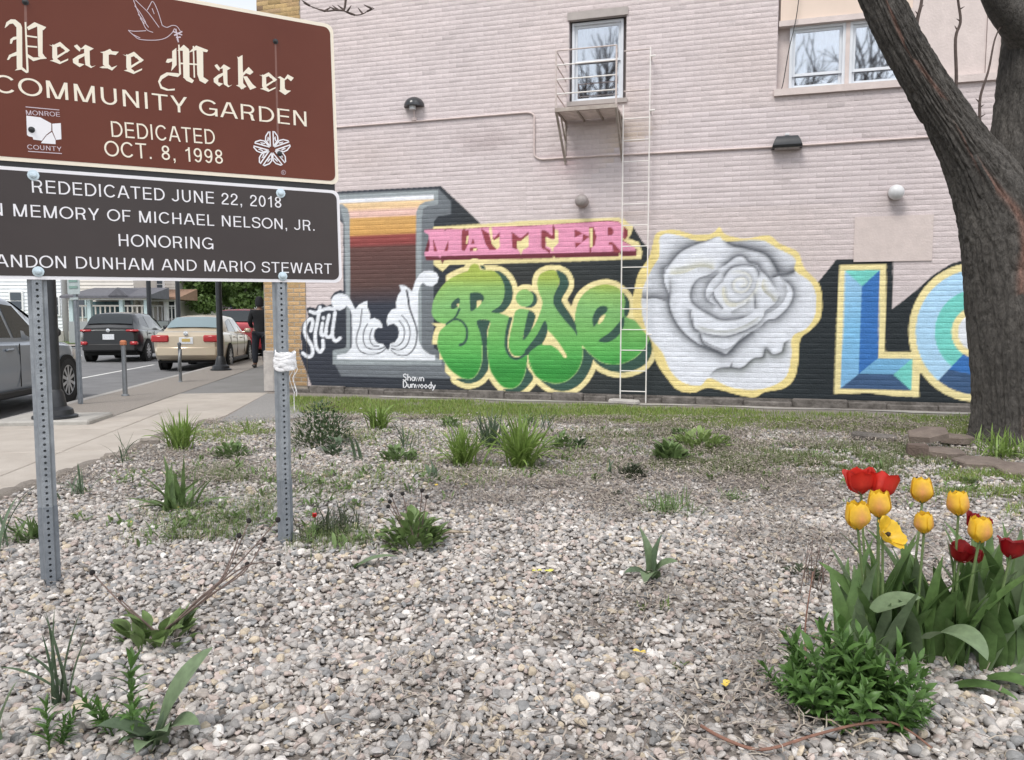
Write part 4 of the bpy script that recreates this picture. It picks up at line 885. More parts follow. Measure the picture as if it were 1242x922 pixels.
def twig(pts, r0, r1, Y, buds=6, seed=0, name='shoot'):
    rg = random.Random(seed); P = [tp(x, y, Y) for x, y in pts]; P = [Vector(p) for p in catmull([tuple(p) for p in P], 5)]
    b = MB(); n = len(P); b.tube(P, [r0 + (r1 - r0) * i / (n - 1) for i in range(n)], 7)
    for k in range(buds):
        p = P[rg.randrange(2, n - 1)]; d = Vector((rg.choice((-1, 1)) * rg.uniform(.6, 1), rg.uniform(-.5, .5), rg.uniform(.3, 1))).normalized()
        b.tube([p, p + d * 0.022, p + d * 0.05], [0.007, 0.006, 0.002], 5)
    return b.build(name, 'twig', tree, smooth=True)
twig([(1110, 42), (1113, 22), (1118, 0), (1120, -40)], 0.019, 0.010, TY - .05, 5, 1)
twig([(1158, 132), (1160, 95), (1159, 47), (1165, 26), (1162, 0), (1158, -40)], 0.016, 0.009, TY - .05, 8, 2)
twig([(1182, 168), (1188, 148), (1189, 118), (1199, 85), (1206, 50), (1213, 33)], 0.016, 0.005, TY - .1, 8, 3)
b = bark('limb', [tp(1045, -60), tp(960, -190, 6.6), tp(800, -230, 6), tp(600, -180, 5.4), tp(430, -90, 5)], [0.12, 0.09, 0.06, 0.035, 0.014], n=16, m=40, amp=0.003, seed=7)
twig([(430, -90), (421, -30), (419, 3), (417, 13)], 0.010, 0.006, 5, 3, 4, 'drooping_twig'); twig([(417, 13), (406, 12.6), (394, 13.6), (380, 9), (374, 6)], 0.006, 0.003, 5, 6, 5, 'drooping_twig'); twig([(417, 13), (428, 18), (440, 17), (452, 9)], 0.005, 0.0025, 5, 5, 6, 'drooping_twig')
leafy = MB(); rg = random.Random(4)
for (px, py) in ((1146, 108), (1149, 104), (1143, 106), (1160, 128), (1163, 124), (1124, 70), (1126, 72)):
    p = tp(px, py, TY - 0.12)
    for k in range(4):
        d = Vector((rg.uniform(-1, 1), rg.uniform(-1, .2), rg.uniform(0, 1))).normalized(); s_ = d.cross(Vector((0, 0, 1))).normalized() * 0.009
        leafy.add([p, p + d * .02 + s_, p + d * .045, p + d * .02 - s_], [(0, 1, 2, 3)])
leaf_mat('fresh_leaf', (0.22, 0.30, 0.07)); leafy.build('bud_leaves', 'fresh_leaf', tree)

# ================================================================== the garden sign
SU = Vector((math.sin(R(59.0)), math.cos(R(59.0)), 0)); SN = Vector((SU.y, -SU.x, 0)); SN = SN if SN.y < 0 else -SN
SO = at(63, 725, 3.16); SO.z = terrain(SO.x, SO.y)
def sh_(px, py, d=0.0):
    p = plane_hit(px, py, SO + SN * d, SN) - SO; return Vector((p.dot(SU), p.z))
def sp(s_, t_, d=0.0): return SU * s_ + SN * d + Vector((0, 0, t_))
SMAT = Matrix(((SU.x, 0, SN.x, 0), (SU.y, 0, SN.y, 0), (0, 1, 0, 0), (0, 0, 0, 1)))      # local (s, t, out)
sign = thing('garden_sign', 'two part brown and dark grey garden dedication sign on perforated steel posts', 'sign', SO)
def sign_brown(name, c1, c2):
    return mat(name, c1, 0.32, col2=c2, scale=1.6, coord='Object', spec=0.35)
mat('sign_brown', srgb((106, 56, 42)), 0.38, col2=srgb((98, 49, 36)), scale=1.3, spec=0.22)
mat('sign_grey', srgb((68, 61, 60)), 0.36, col2=srgb((61, 54, 54)), scale=1.3, spec=0.25)
mat('sign_cream', srgb((236, 226, 208)), 0.5); mat('sign_white', srgb((232, 230, 234)), 0.5); mat('sign_mauve', srgb((206, 190, 198)), 0.55)
mat('galvanised', srgb((130, 135, 141)), 0.48, col2=srgb((156, 161, 166)), scale=14, metal=0.35, bump=0.1, bscale=60)
mat('galv_dull', srgb((112, 118, 125)), 0.6, col2=srgb((133, 138, 144)), scale=20, metal=0.25)
mat('dark_hole', (0.01, 0.01, 0.01), 0.9); mat('bolt_black', (0.02, 0.02, 0.022), 0.5); mat('bolt_zinc', srgb((190, 204, 212)), 0.35, metal=0.5)
mat('rust_streak', srgb((122, 80, 70)), 0.5, var=0.1, scale=20)
def rounded(x0, x1, y0, y1, r, n=6):
    out = []
    for cx_, cy_, a0 in ((x1 - r, y0 + r, -90), (x1 - r, y1 - r, 0), (x0 + r, y1 - r, 90), (x0 + r, y0 + r, 180)):
        for k in range(n + 1): a = R(a0 + 90 * k / n); out.append((cx_ + r * math.cos(a), cy_ + r * math.sin(a)))
    return out
def edge_angle(*lines): return sum(math.atan2((q - p).y, (q - p).x) for p, q in lines) / len(lines)
ang_lo = edge_angle((sh_(0, 341), sh_(411, 343.5)), (sh_(0, 200), sh_(411, 232))); ang_up = edge_angle((sh_(0, 194.5), sh_(407, 224.8)), (sh_(214, 0), sh_(403, 33.5)))
ang = ang_lo
def rot2(p, o, a): d = p - o; return Vector((o.x + d.x * math.cos(a) - d.y * math.sin(a), o.y + d.x * math.sin(a) + d.y * math.cos(a)))
C = sh_(198, 293)                         # centre line of the lettering
def to_panel(p): return rot2(p, C, -ang)   # plane -> straight panel coordinates
def from_panel(p): return rot2(Vector(p), C, ang)
def panel(name, corners, border_m, field_m, d, bw, label):
    pr = [to_panel(c) for c in corners]; x1 = sum(p.x for p in pr) / len(pr); hw = x1 - C.x; x0 = C.x - hw
    y0 = min(p.y for p in pr); y1 = max(p.y for p in pr)
    o = MB().prism([tuple(from_panel(q)) for q in rounded(x0, x1, y0, y1, 0.035)], d - 0.003, d, SMAT).build(name, border_m, sign); o['label'] = label
    MB().prism([tuple(from_panel(q)) for q in rounded(x0 + bw, x1 - bw, y0 + bw, y1 - bw, 0.03)], d - 0.001, d + 0.0012, SMAT).build('field', field_m, o)
    return o, d + 0.0012, (x0, x1, y0, y1)
ang = ang_up
up, dU, bU = panel('upper_panel', [sh_(407, 225.3), sh_(403, 33)], 'sign_cream', 'sign_brown', 0.030, 0.016, 'brown dedication panel with cream lettering')
ang = ang_lo
lo, dL, bL_ = panel('lower_panel', [sh_(411.5, 343.3), sh_(410.5, 232.5)], 'sign_white', 'sign_grey', 0.026, 0.014, 'dark grey rededication panel with white lettering')

# sans lettering cut from bars and bowls
SWT = 0.108
def _vb(x, y0=0, y1=1): return [(x, y0), (x + SWT, y0), (x + SWT, y1), (x, y1)]
def _hb(y, x0, x1, t=SWT * .92): return [(x0, y), (x1, y), (x1, y + t), (x0, y + t)]
def _dg(x0, y0, x1, y1, k=1.06): h = SWT * k / 2; return [(x0 - h, y0), (x0 + h, y0), (x1 + h, y1), (x1 - h, y1)]
def _rib(pts, n=5, closed=False, w=SWT):
    P = catmull(pts, n, closed) if n else [np.array(p, float) for p in pts]; out = []; N = len(P)
    Ls, Rs = [], []
    for j in range(N):
        q = P[(j + 1) % N] - P[j - 1] if closed else P[min(j + 1, N - 1)] - P[max(j - 1, 0)]
        q = q / (np.hypot(*q) + 1e-9); nn = np.array((-q[1], q[0])) * w / 2; Ls.append(P[j] + nn); Rs.append(P[j] - nn)
    for j in range(N if closed else N - 1): k = (j + 1) % N; out.append([tuple(Rs[j]), tuple(Rs[k]), tuple(Ls[k]), tuple(Ls[j])])
    return out
def _arc(cx_, cy_, rx, ry, a0, a1, n=14): return _rib([(cx_ + rx * math.cos(R(a0 + (a1 - a0) * k / n)), cy_ + ry * math.sin(R(a0 + (a1 - a0) * k / n))) for k in range(n + 1)], 0)
_w = SWT
def _glyph(c):
    h = _w / 2
    if c == 'A': return 0.80, [_dg(.07, 0, .37, 1), _dg(.73, 0, .43, 1), _hb(.28, .17, .63)]
    if c == 'B': return 0.74, [_vb(.08), _hb(0, .2, .45), _hb(.46, .2, .45), _hb(1 - _w, .2, .42)] + _arc(.43, .26, .215, .26 - h, -90, 90) + _arc(.41, .745, .195, .255 - h, -90, 90)
    if c == 'C': return 0.82, _arc(.43, .5, .36 - h + .03, .51 - h, 38, 322, 20)
    if c == 'D': return 0.80, [_vb(.08), _hb(0, .2, .36), _hb(1 - _w, .2, .36)] + _arc(.35, .5, .37, .5 - h, -90, 90, 16)
    if c == 'E': return 0.70, [_vb(.08), _hb(0, .2, .65), _hb(.46, .2, .62), _hb(1 - _w * .92, .2, .65)]
    if c == 'F': return 0.64, [_vb(.08), _hb(.44, .2, .56), _hb(1 - _w * .92, .2, .61)]
    if c == 'G': return 0.86, _arc(.44, .5, .36, .51 - h, 40, 330, 20) + [_vb(.70, 0, .5), _hb(.40, .46, .76)]
    if c == 'H': return 0.78, [_vb(.08), _vb(.58), _hb(.46, .2, .58)]
    if c == 'I': return 0.30, [_vb(.09)]
    if c == 'J': return 0.58, [_vb(.38, .28, 1)] + _arc(.24, .28, .203, .28 - h, 0, -165)
    if c == 'K': return 0.74, [_vb(.08), _dg(.62, 1, .22, .42, 1.3), _dg(.66, 0, .32, .52, 1.2)]
    if c == 'L': return 0.60, [_vb(.08), _hb(0, .2, .56)]
    if c == 'M': return 0.94, [_vb(.08), _vb(.74), _dg(.16, 1, .44, 0, 1.1), _dg(.79, 1, .50, 0, 1.1)]
    if c == 'N': return 0.80, [_vb(.08), _vb(.60), _dg(.15, 1, .66, 0, 1.15)]
    if c == 'O': return 0.86, _rib([(.43 + .365 * math.cos(2 * math.pi * k / 24), .5 + (.51 - h) * math.sin(2 * math.pi * k / 24)) for k in range(24)], 0, True)
    if c == 'P': return 0.70, [_vb(.08), _hb(.40, .2, .42), _hb(1 - _w, .2, .42)] + _arc(.41, .70, .21, .30 - h, -90, 90)
    if c == 'R': return 0.77, [_vb(.08), _hb(.42, .2, .45), _hb(1 - _w, .2, .45)] + _arc(.43, .71, .205, .29 - h, -90, 90) + [[(.50, .44), (.62, .36), (.635, .15), (.70, 0), (.55, 0), (.51, .15), (.50, .30), (.42, .42)]]
    if c == 'S': return 0.72, _rib([(.64, .73), (.56, .90), (.36, 1 - h + .01), (.16, .89), (.12, .74), (.20, .60), (.40, .53), (.58, .44), (.63, .27), (.54, .10), (.35, h - .01), (.15, .10), (.07, .30)], 4)
    if c == 'T': return 0.70, [_hb(1 - _w * .92, .03, .67), _vb(.287, 0, .95)]
    if c == 'U': return 0.78, [_vb(.08, .35, 1), _vb(.575, .35, 1)] + _arc(.39, .36, .2475, .36 - h + .01, 180, 360, 12)
    if c == 'W': return 1.06, [_dg(.09, 1, .28, 0, 1.02), _dg(.50, 1, .30, 0, 1.02), _dg(.55, 1, .75, 0, 1.02), _dg(.97, 1, .77, 0, 1.02)]
    if c == 'Y': return 0.74, [_vb(.307, 0, .45), _dg(.09, 1, .355, .40, 1.15), _dg(.65, 1, .385, .40, 1.15)]
    if c == '0': return 0.62, _rib([(.30 + .21 * math.cos(2 * math.pi * k / 20), .49 + (.50 - h) * math.sin(2 * math.pi * k / 20)) for k in range(20)], 0, True)
    if c == '1': return 0.50, [_vb(.26, 0, .98), [(.09, .68), (.28, .78), (.28, .90), (.09, .78)]]
    if c == '2': return 0.62, _rib([(.11, .66), (.15, .85), (.31, .93), (.47, .84), (.50, .68), (.42, .50), (.24, .32), (.12, .16), (.10, .06)], 4) + [_hb(0, .06, .56)]
    if c == '8': return 0.62, _rib([(.30 + .20 * math.cos(2 * math.pi * k / 16), .26 + .205 * math.sin(2 * math.pi * k / 16)) for k in range(16)], 0, True) + _rib([(.30 + .175 * math.cos(2 * math.pi * k / 16), .73 + .195 * math.sin(2 * math.pi * k / 16)) for k in range(16)], 0, True)
    if c == '9': return 0.62, _rib([(.30 + .20 * math.cos(2 * math.pi * k / 16), .66 + .26 * math.sin(2 * math.pi * k / 16)) for k in range(16)], 0, True) + _rib([(.50, .66), (.50, .40), (.43, .14), (.28, .05), (.12, .18)], 4)
    if c == '.': return 0.32, [_vb(.09, 0, .14)]
    if c == ',': return 0.32, [_vb(.09, 0, .14), [(.16, 0), (.215, 0), (.16, -.16), (.10, -.16)]]
    if c == 'Q': return 0.3, []
    return 0.34, []
def lettering(txt, L, Rr, cap, m, parent, d, name='lettering', gaps=0.05, anchor=None):
    """Words fitted between two baseline points of the sign plane, capitals cap metres high; one part per line."""
    polys = []; x = 0.0
    for c in txt:
        w_, g_ = _glyph(c); polys += [[(px_ + x, py_) for px_, py_ in p] for p in g_]; x += w_ + gaps
    x0 = min(p[0] for q in polys for p in q); x1 = max(p[0] for q in polys for p in q)
    if anchor is not None:                # L is where letter number `anchor` starts
        xa = sum(_glyph(c)[0] + gaps for c in txt[:anchor]) + 0.08; L = Rr - (Rr - L) * ((x1 - x0) / (x1 - xa))
    dv = Rr - L; ln = dv.length; e = dv / ln; nrm = Vector((-e.y, e.x)); sx = ln / (x1 - x0); b = MB()
    for i, q in enumerate(polys):
        k = d + 0.0008 + 0.00003 * (i % 12)
        b.add([SMAT @ Vector((L.x + e.x * (px_ - x0) * sx + nrm.x * py_ * cap, L.y + e.y * (px_ - x0) * sx + nrm.y * py_ * cap, k)) for px_, py_ in q], [tuple(range(len(q)))])
    me = b.mesh(name); bm = bmesh.new(); bm.from_mesh(me); bmesh.ops.triangulate(bm, faces=[f for f in bm.faces if len(f.verts) > 4]); bm.to_mesh(me); bm.free()
    return tag(link(name, me, m, parent), kind='stuff')
def capm(x, yb, yt): return abs(sh_(x, yt).y - sh_(x, yb).y)
def mirror_left(Rp):                      # line centred on the panel: left end from the right end
    q = to_panel(Rp); return from_panel((2 * C.x - q.x, q.y))
lettering('COMMUNITY GARDEN', sh_(-7, 114), sh_(370, 155.3), capm(370, 155.3, 137.6), 'sign_cream', up, dU)
lettering('DEDICATED', sh_(135, 167.8), sh_(259.5, 177), capm(135, 167.8, 149), 'sign_cream', up, dU)
lettering('OCT. 8, 1998', sh_(126.5, 190.8), sh_(269, 200.5), capm(269, 200.5, 183.3), 'sign_cream', up, dU)
lettering('REDEDICATED JUNE 22, 2018', sh_(39.2, 234.8), sh_(339.5, 253.2), capm(39, 234.8, 219), 'sign_white', lo, dL)
r_ = sh_(379.5, 280.7); lettering('IN MEMORY OF MICHAEL NELSON, JR.', sh_(17, 263.3), r_, capm(362, 280, 267.5), 'sign_white', lo, dL, anchor=3)
lettering('HONORING', sh_(143.7, 299.2), sh_(257.6, 303), capm(144, 299.2, 284.6), 'sign_white', lo, dL)
r_ = sh_(400.5, 332.6); lettering('BRANDON DUNHAM AND MARIO STEWART', sh_(92.3, 326.2), r_, capm(395, 332.6, 320.3), 'sign_white', lo, dL, anchor=8)
# black-letter title, cut as broad-pen shapes
def glyphs(polys, name, m, parent, d, tf):
    b = MB()
    for i, pl in enumerate(polys):
        pts = [sh_(*tf(x, y)) for x, y in pl]; k = d + 0.0008 + 0.00004 * i
        b.add([SMAT @ Vector((p.x, p.y, k)) for p in pts], [tuple(range(len(pts)))])
    me = b.mesh(name); bm = bmesh.new(); bm.from_mesh(me); bmesh.ops.triangulate(bm, faces=bm.faces); bm.to_mesh(me); bm.free()
    return link(name, me, m, parent)
z1 = lambda x, y: (x / 5.914, y / 5.914); z2 = lambda x, y: (190 + x / 5.4, y / 5.4); z3 = lambda x, y: (x / 5.914, 110 + y / 5.914); z4 = lambda x, y: (200 + x / 5.645, 110 + y / 5.645)
gP = [[(105, 165), (150, 190), (160, 215), (162, 500), (130, 522), (122, 500), (120, 215)], [(36, 222), (48, 180), (80, 158), (112, 160), (150, 190), (122, 218), (95, 188), (70, 192), (55, 208)],
      [(74, 332), (76, 300), (98, 284), (122, 280), (122, 300), (97, 306), (87, 332)], [(52, 447), (68, 412), (122, 388), (122, 416), (82, 426), (66, 447)], [(108, 522), (130, 504), (162, 498), (207, 536), (190, 541), (155, 516)],
      [(178, 178), (190, 178), (207, 530), (192, 536)], [(265, 185), (306, 210), (306, 400), (328, 432), (300, 434), (275, 422), (268, 215)], [(193, 215), (248, 178), (275, 190), (332, 214), (312, 236), (265, 210), (205, 236)],
      [(193, 271), (268, 281), (268, 292), (193, 282)], [(198, 344), (268, 350), (268, 361), (198, 355)], [(200, 405), (240, 430), (330, 428), (335, 438), (290, 442), (240, 456), (200, 428)]]
gE = [[(375, 335), (408, 350), (411, 440), (432, 456), (425, 474), (385, 452), (375, 430)], [(350, 338), (375, 345), (430, 318), (462, 346), (446, 366), (430, 350), (395, 362)], [(440, 330), (500, 378), (478, 396), (448, 362)], [(408, 418), (482, 374), (500, 378), (410, 436)], [(357, 452), (385, 445), (425, 464), (488, 437), (487, 449), (428, 477), (385, 460)]]
gA = [[(600, 345), (640, 365), (643, 480), (655, 494), (685, 485), (650, 504), (610, 482), (602, 400)], [(528, 347), (550, 336), (578, 365), (570, 388), (545, 367)], [(572, 372), (610, 338), (670, 366), (640, 382), (605, 367)], [(520, 440), (560, 413), (605, 398), (605, 417), (562, 442), (562, 468), (604, 478), (570, 498), (523, 467)]]
gC = [[(735, 385), (776, 398), (777, 478), (797, 500), (838, 485), (800, 522), (760, 502), (735, 480)], [(713, 390), (740, 388), (785, 368), (800, 384), (848, 388), (826, 412), (790, 406), (770, 412)], [(710, 499), (740, 489), (772, 506), (730, 505)]]
mv = lambda g, dx, dy, sx=1, sy=1, ox=0, oy=0: [[(ox + (x - ox) * sx + dx, oy + (y - oy) * sy + dy) for x, y in p] for p in g]
gM = [[(3, 547), (20, 510), (60, 488), (130, 493), (152, 500), (132, 518), (70, 507), (30, 532), (15, 557)], [(3, 547), (13, 547), (30, 580), (70, 597), (112, 593), (112, 605), (60, 607), (20, 592)], [(95, 350), (122, 328), (124, 440), (88, 480), (95, 440)],
      [(53, 422), (63, 400), (97, 398), (97, 416), (70, 427)], [(134, 308), (143, 308), (153, 500), (140, 502)], [(163, 320), (206, 345), (208, 518), (237, 540), (225, 558), (188, 542), (168, 520)], [(128, 347), (170, 308), (207, 340), (180, 347)], [(150, 424), (295, 434), (295, 444), (150, 434)],
      [(228, 316), (237, 316), (244, 522), (235, 522)], [(253, 330), (296, 355), (298, 518), (332, 540), (310, 562), (273, 542), (258, 500)], [(198, 362), (250, 313), (328, 343), (322, 357), (290, 352), (255, 342)], [(163, 522), (190, 513), (202, 532)]]
gK = [[(522, 392), (552, 374), (557, 558), (578, 580), (545, 598), (525, 572)], [(518, 384), (530, 392), (524, 410)], [(555, 490), (592, 452), (624, 485), (602, 503), (575, 492), (555, 512)], [(555, 513), (582, 513), (617, 563), (643, 585), (602, 601), (585, 572)], [(510, 572), (540, 564), (562, 598)]]
gR = [[(797, 515), (826, 530), (828, 592), (846, 608), (826, 630), (797, 604)], [(780, 520), (797, 512), (826, 530), (812, 536)], [(826, 528), (846, 500), (886, 522), (868, 545), (846, 526), (826, 540)], [(788, 606), (800, 600), (852, 604), (868, 606), (830, 634)]]
glyphs(gP, 'lettering', 'sign_cream', up, dU, z1); glyphs(gE, 'lettering', 'sign_cream', up, dU, z1); glyphs(gA, 'lettering', 'sign_cream', up, dU, z1); glyphs(gC, 'lettering', 'sign_cream', up, dU, z1); glyphs(mv(gE, 526, 69), 'lettering', 'sign_cream', up, dU, z1)
glyphs(gM, 'lettering', 'sign_cream', up, dU, z2); glyphs(mv(gA, -156, 97, .74, .9, 520, 338), 'lettering', 'sign_cream', up, dU, z2); glyphs(gK, 'lettering', 'sign_cream', up, dU, z2); glyphs(mv(gE, 310, 168, .78, .80, 352, 320), 'lettering', 'sign_cream', up, dU, z2); glyphs(gR, 'lettering', 'sign_cream', up, dU, z2)
# line drawings
def linework(name, lines, w, tf, m, d=None, sm=5):
    b = MB(); i = 0; d = dU if d is None else d
    for ln in lines:
        P = [sh_(*tf(x, y)) for x, y in (catmull(ln, sm) if sm else ln)]
        vs_ = []
        for j, p in enumerate(P):
            q = P[min(j + 1, len(P) - 1)] - P[max(j - 1, 0)]; nn = Vector((-q.y, q.x)).normalized() * (w / 2); k = d + 0.0008 + i * 0.00005
            vs_ += [SMAT @ Vector((p.x + nn.x, p.y + nn.y, k)), SMAT @ Vector((p.x - nn.x, p.y - nn.y, k))]
        b.add(vs_, [(2 * j, 2 * j + 1, 2 * j + 3, 2 * j + 2) for j in range(len(P) - 1)]); i += 1
    return b.build(name, m, up)
dove = linework('dove_emblem', [[(945, 0), (975, 80), (1010, 160), (1045, 228), (1092, 250)], [(945, 0), (1010, 62), (1062, 115), (1135, 215)], [(1050, 92), (1070, 55), (1090, 30), (1122, 90), (1157, 200)], [(915, 235), (955, 272), (1000, 300), (1110, 305), (1180, 290), (1225, 255), (1245, 222)],
                    [(915, 235), (960, 242), (1042, 238)], [(1157, 200), (1190, 214), (1230, 200), (1262, 208), (1285, 240)], [(960, 60), (1000, 110), (1040, 180)], [(985, 120), (1020, 160), (1060, 215)], [(1085, 80), (1100, 120)], [(1000, 150), (1030, 190)], [(940, 262), (1000, 290)]], 0.0028, z1, 'sign_mauve')
linework('olive_sprig', [[(118, 205), (135, 290)], [(100, 222), (160, 245)], [(108, 248), (160, 222)], [(120, 262), (150, 258)], [(128, 270), (136, 292)]], 0.0055, z2, 'sign_mauve')
# county outline with its two words
for pl in ([(190, 192), (290, 205), (368, 248), (368, 300), (330, 330), (300, 370), (240, 362), (235, 345), (210, 340), (195, 330)], [(374, 250), (435, 245), (440, 360), (402, 365), (376, 300)], [(334, 334), (372, 308), (398, 366), (398, 395), (295, 388), (303, 374)]):
    glyphs([pl], 'county_emblem', 'sign_white', up, dU, z3)
lettering('MONROE', sh_(*z3(190, 186)), sh_(*z3(430, 200)), capm(40, 141, 135.5), 'sign_mauve', up, dU); lettering('COUNTY', sh_(*z3(198, 430)), sh_(*z3(442, 446)), capm(40, 182, 176.5), 'sign_mauve', up, dU)
linework('emblem_rule', [[(185, 130), (425, 152)], [(203, 446), (443, 462)]], 0.003, z3, 'sign_mauve', sm=0)
star = []
for k in range(5):
    a = R(-92 + 72 * k)
    def pt(r_, da, o=0.0): return (722 + (r_ * math.cos(a + da)) * 128 + o * -math.sin(a), 412 + (r_ * math.sin(a + da)) * 124 + o * math.cos(a))
    for s_ in (-1, 1):
        star.append([pt(.16, 0, s_ * 11), pt(1.0, 0, s_ * 11), pt(.98, s_ * .16), pt(.80, s_ * .40), pt(.62, s_ * .56), pt(.16, 0, s_ * 11)]); star.append([pt(.52, 0, s_ * 12), pt(.72, s_ * .26), pt(.50, s_ * .42)])
linework('star_emblem', star, 0.0058, z4, 'sign_white', sm=0)
linework('registered_mark', [[(800 + 15 * math.cos(k * math.pi / 6), 568 + 15 * math.sin(k * math.pi / 6)) for k in range(13)], [(795, 578), (795, 558), (805, 560), (803, 568), (795, 569), (806, 578)]], 0.0015, z4, 'sign_mauve', sm=0)
# bolts
def bolt(px, py, m, r_, parent, d):
    p = sh_(px, py); b = MB(); MM = SMAT.copy(); MM.translation = SMAT @ Vector((p.x, p.y, d))
    b.lathe([(r_, 0), (r_, 0.003), (r_ * .62, 0.004), (r_ * .55, 0.009), (r_ * .3, 0.0105)], (0, 0, 0), 12, MM); b.build('bolt', m, parent, smooth=True)
for x, y in ((31, 6), (332, 53), (38.5, 159.5), (337, 188)): bolt(x, y, 'bolt_black', 0.012, up, dU)
for x, y in ((40.5, 214), (338.5, 235.5), (46.5, 330), (341, 335.5)): bolt(x, y, 'bolt_zinc', 0.0215, lo, dL)
for x0_, y0_, x1_, y1_ in ((332, 56, 335, 172), (31, 9, 31.5, 34)):
    p, q = sh_(x0_, y0_), sh_(x1_, y1_); b = MB()
    b.add([SMAT @ Vector((p.x - .004, p.y, dU + .0005)), SMAT @ Vector((p.x + .004, p.y, dU + .0005)), SMAT @ Vector((q.x + .005, q.y, dU + .0005)), SMAT @ Vector((q.x - .005, q.y, dU + .0005))], [(0, 1, 2, 3)]); b.build('stain_streak', 'rust_streak', up)
# dark channel bridging the joint between the two panels
q0, q1 = from_panel((bL_[0] + .02, bL_[3])), from_panel((bL_[1] - .02, bL_[3])); b = MB(); b.prism([tuple(q0 + Vector((0, -.03))), tuple(q1 + Vector((0, -.03))), tuple(q1 + Vector((0, .04))), tuple(q0 + Vector((0, .04)))], .0195, .0225, SMAT); b.build('backing_channel', 'bolt_black', sign)
# perforated posts
def post(s_, t0, t1, d, w=0.070, mm='galvanised', name='post', pitch=0.0254, lean=0.0):
    b = MB(); n = int((t1 - t0) / pitch); web = 0.034; hr = 0.0056
    for i in range(n):
        c = t0 + (i + .5) * pitch
        ring = [(hr * math.cos(R(45 * k)), hr * math.sin(R(45 * k))) for k in range(8)]
        ob = [(web / 2, 0), (web / 2, pitch / 2), (0, pitch / 2), (-web / 2, pitch / 2), (-web / 2, 0), (-web / 2, -pitch / 2), (0, -pitch / 2), (web / 2, -pitch / 2)]
        vs_ = [sp(s_ + x, c + y, d) for x, y in ring] + [sp(s_ + x, c + y, d) for x, y in ob] + [sp(s_ + x, c + y, d - 0.006) for x, y in ring]
        b.add(vs_, [(k, (k + 1) % 8, 8 + (k + 1) % 8, 8 + k) for k in range(8)] + [(16 + k, 16 + (k + 1) % 8, (k + 1) % 8, k) for k in range(8)])
    tt = t0 + n * pitch
    for sg in (-1, 1):
        pr = [(sg * web / 2, d), (sg * (web / 2 + 0.006), d - 0.022), (sg * w / 2, d - 0.026), (sg * w / 2, d - 0.029), (sg * (web / 2 + 0.002), d - 0.026), (sg * (web / 2 - .003), d - 0.004)]
        vs_ = [sp(s_ + x, t, dd) for t in (t0, tt) for x, dd in pr]; m_ = len(pr)
        b.add(vs_, [(k, k + 1, m_ + k + 1, m_ + k) for k in range(m_ - 1)] + [tuple(range(m_, 2 * m_))])
    b.add([sp(s_ - web / 2, t0, d - .024), sp(s_ + web / 2, t0, d - .024), sp(s_ + web / 2, tt, d - .024), sp(s_ - web / 2, tt, d - .024)], [(0, 1, 2, 3)])
    o = b.build(name, mm, sign); return o
rb = sh_(347, 658)
post(0.0, 0.33, 2.12, 0.018); post(0.0, -0.15, 0.355, 0.024, 0.074, 'galv_dull', 'ground_stub')
post(rb.x, rb.y + 0.30, 2.22, 0.018); post(rb.x, rb.y - 0.25, rb.y + 0.32, 0.024, 0.074, 'galv_dull', 'ground_stub')
# white plastic tangled round the right post
mat('white_plastic', srgb((226, 226, 228)), 0.4, var=0.08, scale=12)
p = sh_(345, 437); wr = thing('plastic_wrap', 'crumpled white plastic strip tied round the sign post', 'litter', SO + sp(p.x, p.y))
b = MB(); rg = random.Random(5)
for k in range(14):
    pts = [Vector((math.cos(a) * 0.046 * rg.uniform(.95, 1.1), math.sin(a) * 0.032 * rg.uniform(.95, 1.2), (k - 6.5) * 0.0052 + rg.uniform(-.010, .010))) for a in [2 * math.pi * j / 11 for j in range(12)]]
    pts[-1] = pts[0]; b.tube([Vector(q) + SN * 0.012 for q in catmull([tuple(q) for q in pts], 3)], rg.uniform(.004, .007), 6, cap=False, ell=2.0)
b.build('knot', 'white_plastic', wr, smooth=True)
for k in range(3):
    q = [Vector((0.04 + 0.008 * k, -0.02, 0)) + Vector((rg.uniform(-.012, .018), rg.uniform(-.02, .02), -0.05 * j * rg.uniform(.8, 1.2))) for j in range(4 + k)]
    b = MB(); b.tube([Vector(v) for v in catmull([tuple(v) for v in q], 4)], 0.0015, 5); b.build('strand', 'white_plastic', wr)

# ================================================================== the street: cars, posts, people, houses
RZS = math.atan2(DS.y, DS.x) - math.pi / 2
mat('tyre', (0.018, 0.018, 0.019), 0.85); mat('alloy', (0.55, 0.56, 0.58), 0.35, metal=0.6); mat('well_black', (0.008, 0.008, 0.008), 0.95)
mat('trim_black', (0.02, 0.02, 0.021), 0.6); mat('tail_red', (0.42, 0.02, 0.025), 0.2, coat=0.6); mat('plate_white', (0.7, 0.72, 0.75), 0.5, var=0.2, scale=40); mat('plate_gold', (0.55, 0.40, 0.12), 0.5); mat('chrome', (0.65, 0.66, 0.68), 0.18, metal=0.9)
mat('seat_dark', (0.03, 0.03, 0.032), 0.9); mat('lamp_clear', (0.75, 0.76, 0.78), 0.15)
def paint_mat(n, c, metal=0.25): return mat(n, c, 0.32, metal=metal, coat=0.8, spec=0.5)
paint_mat('paint_beige', srgb((200, 185, 162)), 0.3); paint_mat('paint_black', (0.018, 0.02, 0.024), 0.2); paint_mat('paint_red', (0.30, 0.018, 0.03), 0.3); paint_mat('paint_grey', srgb((136, 144, 154)), 0.3)

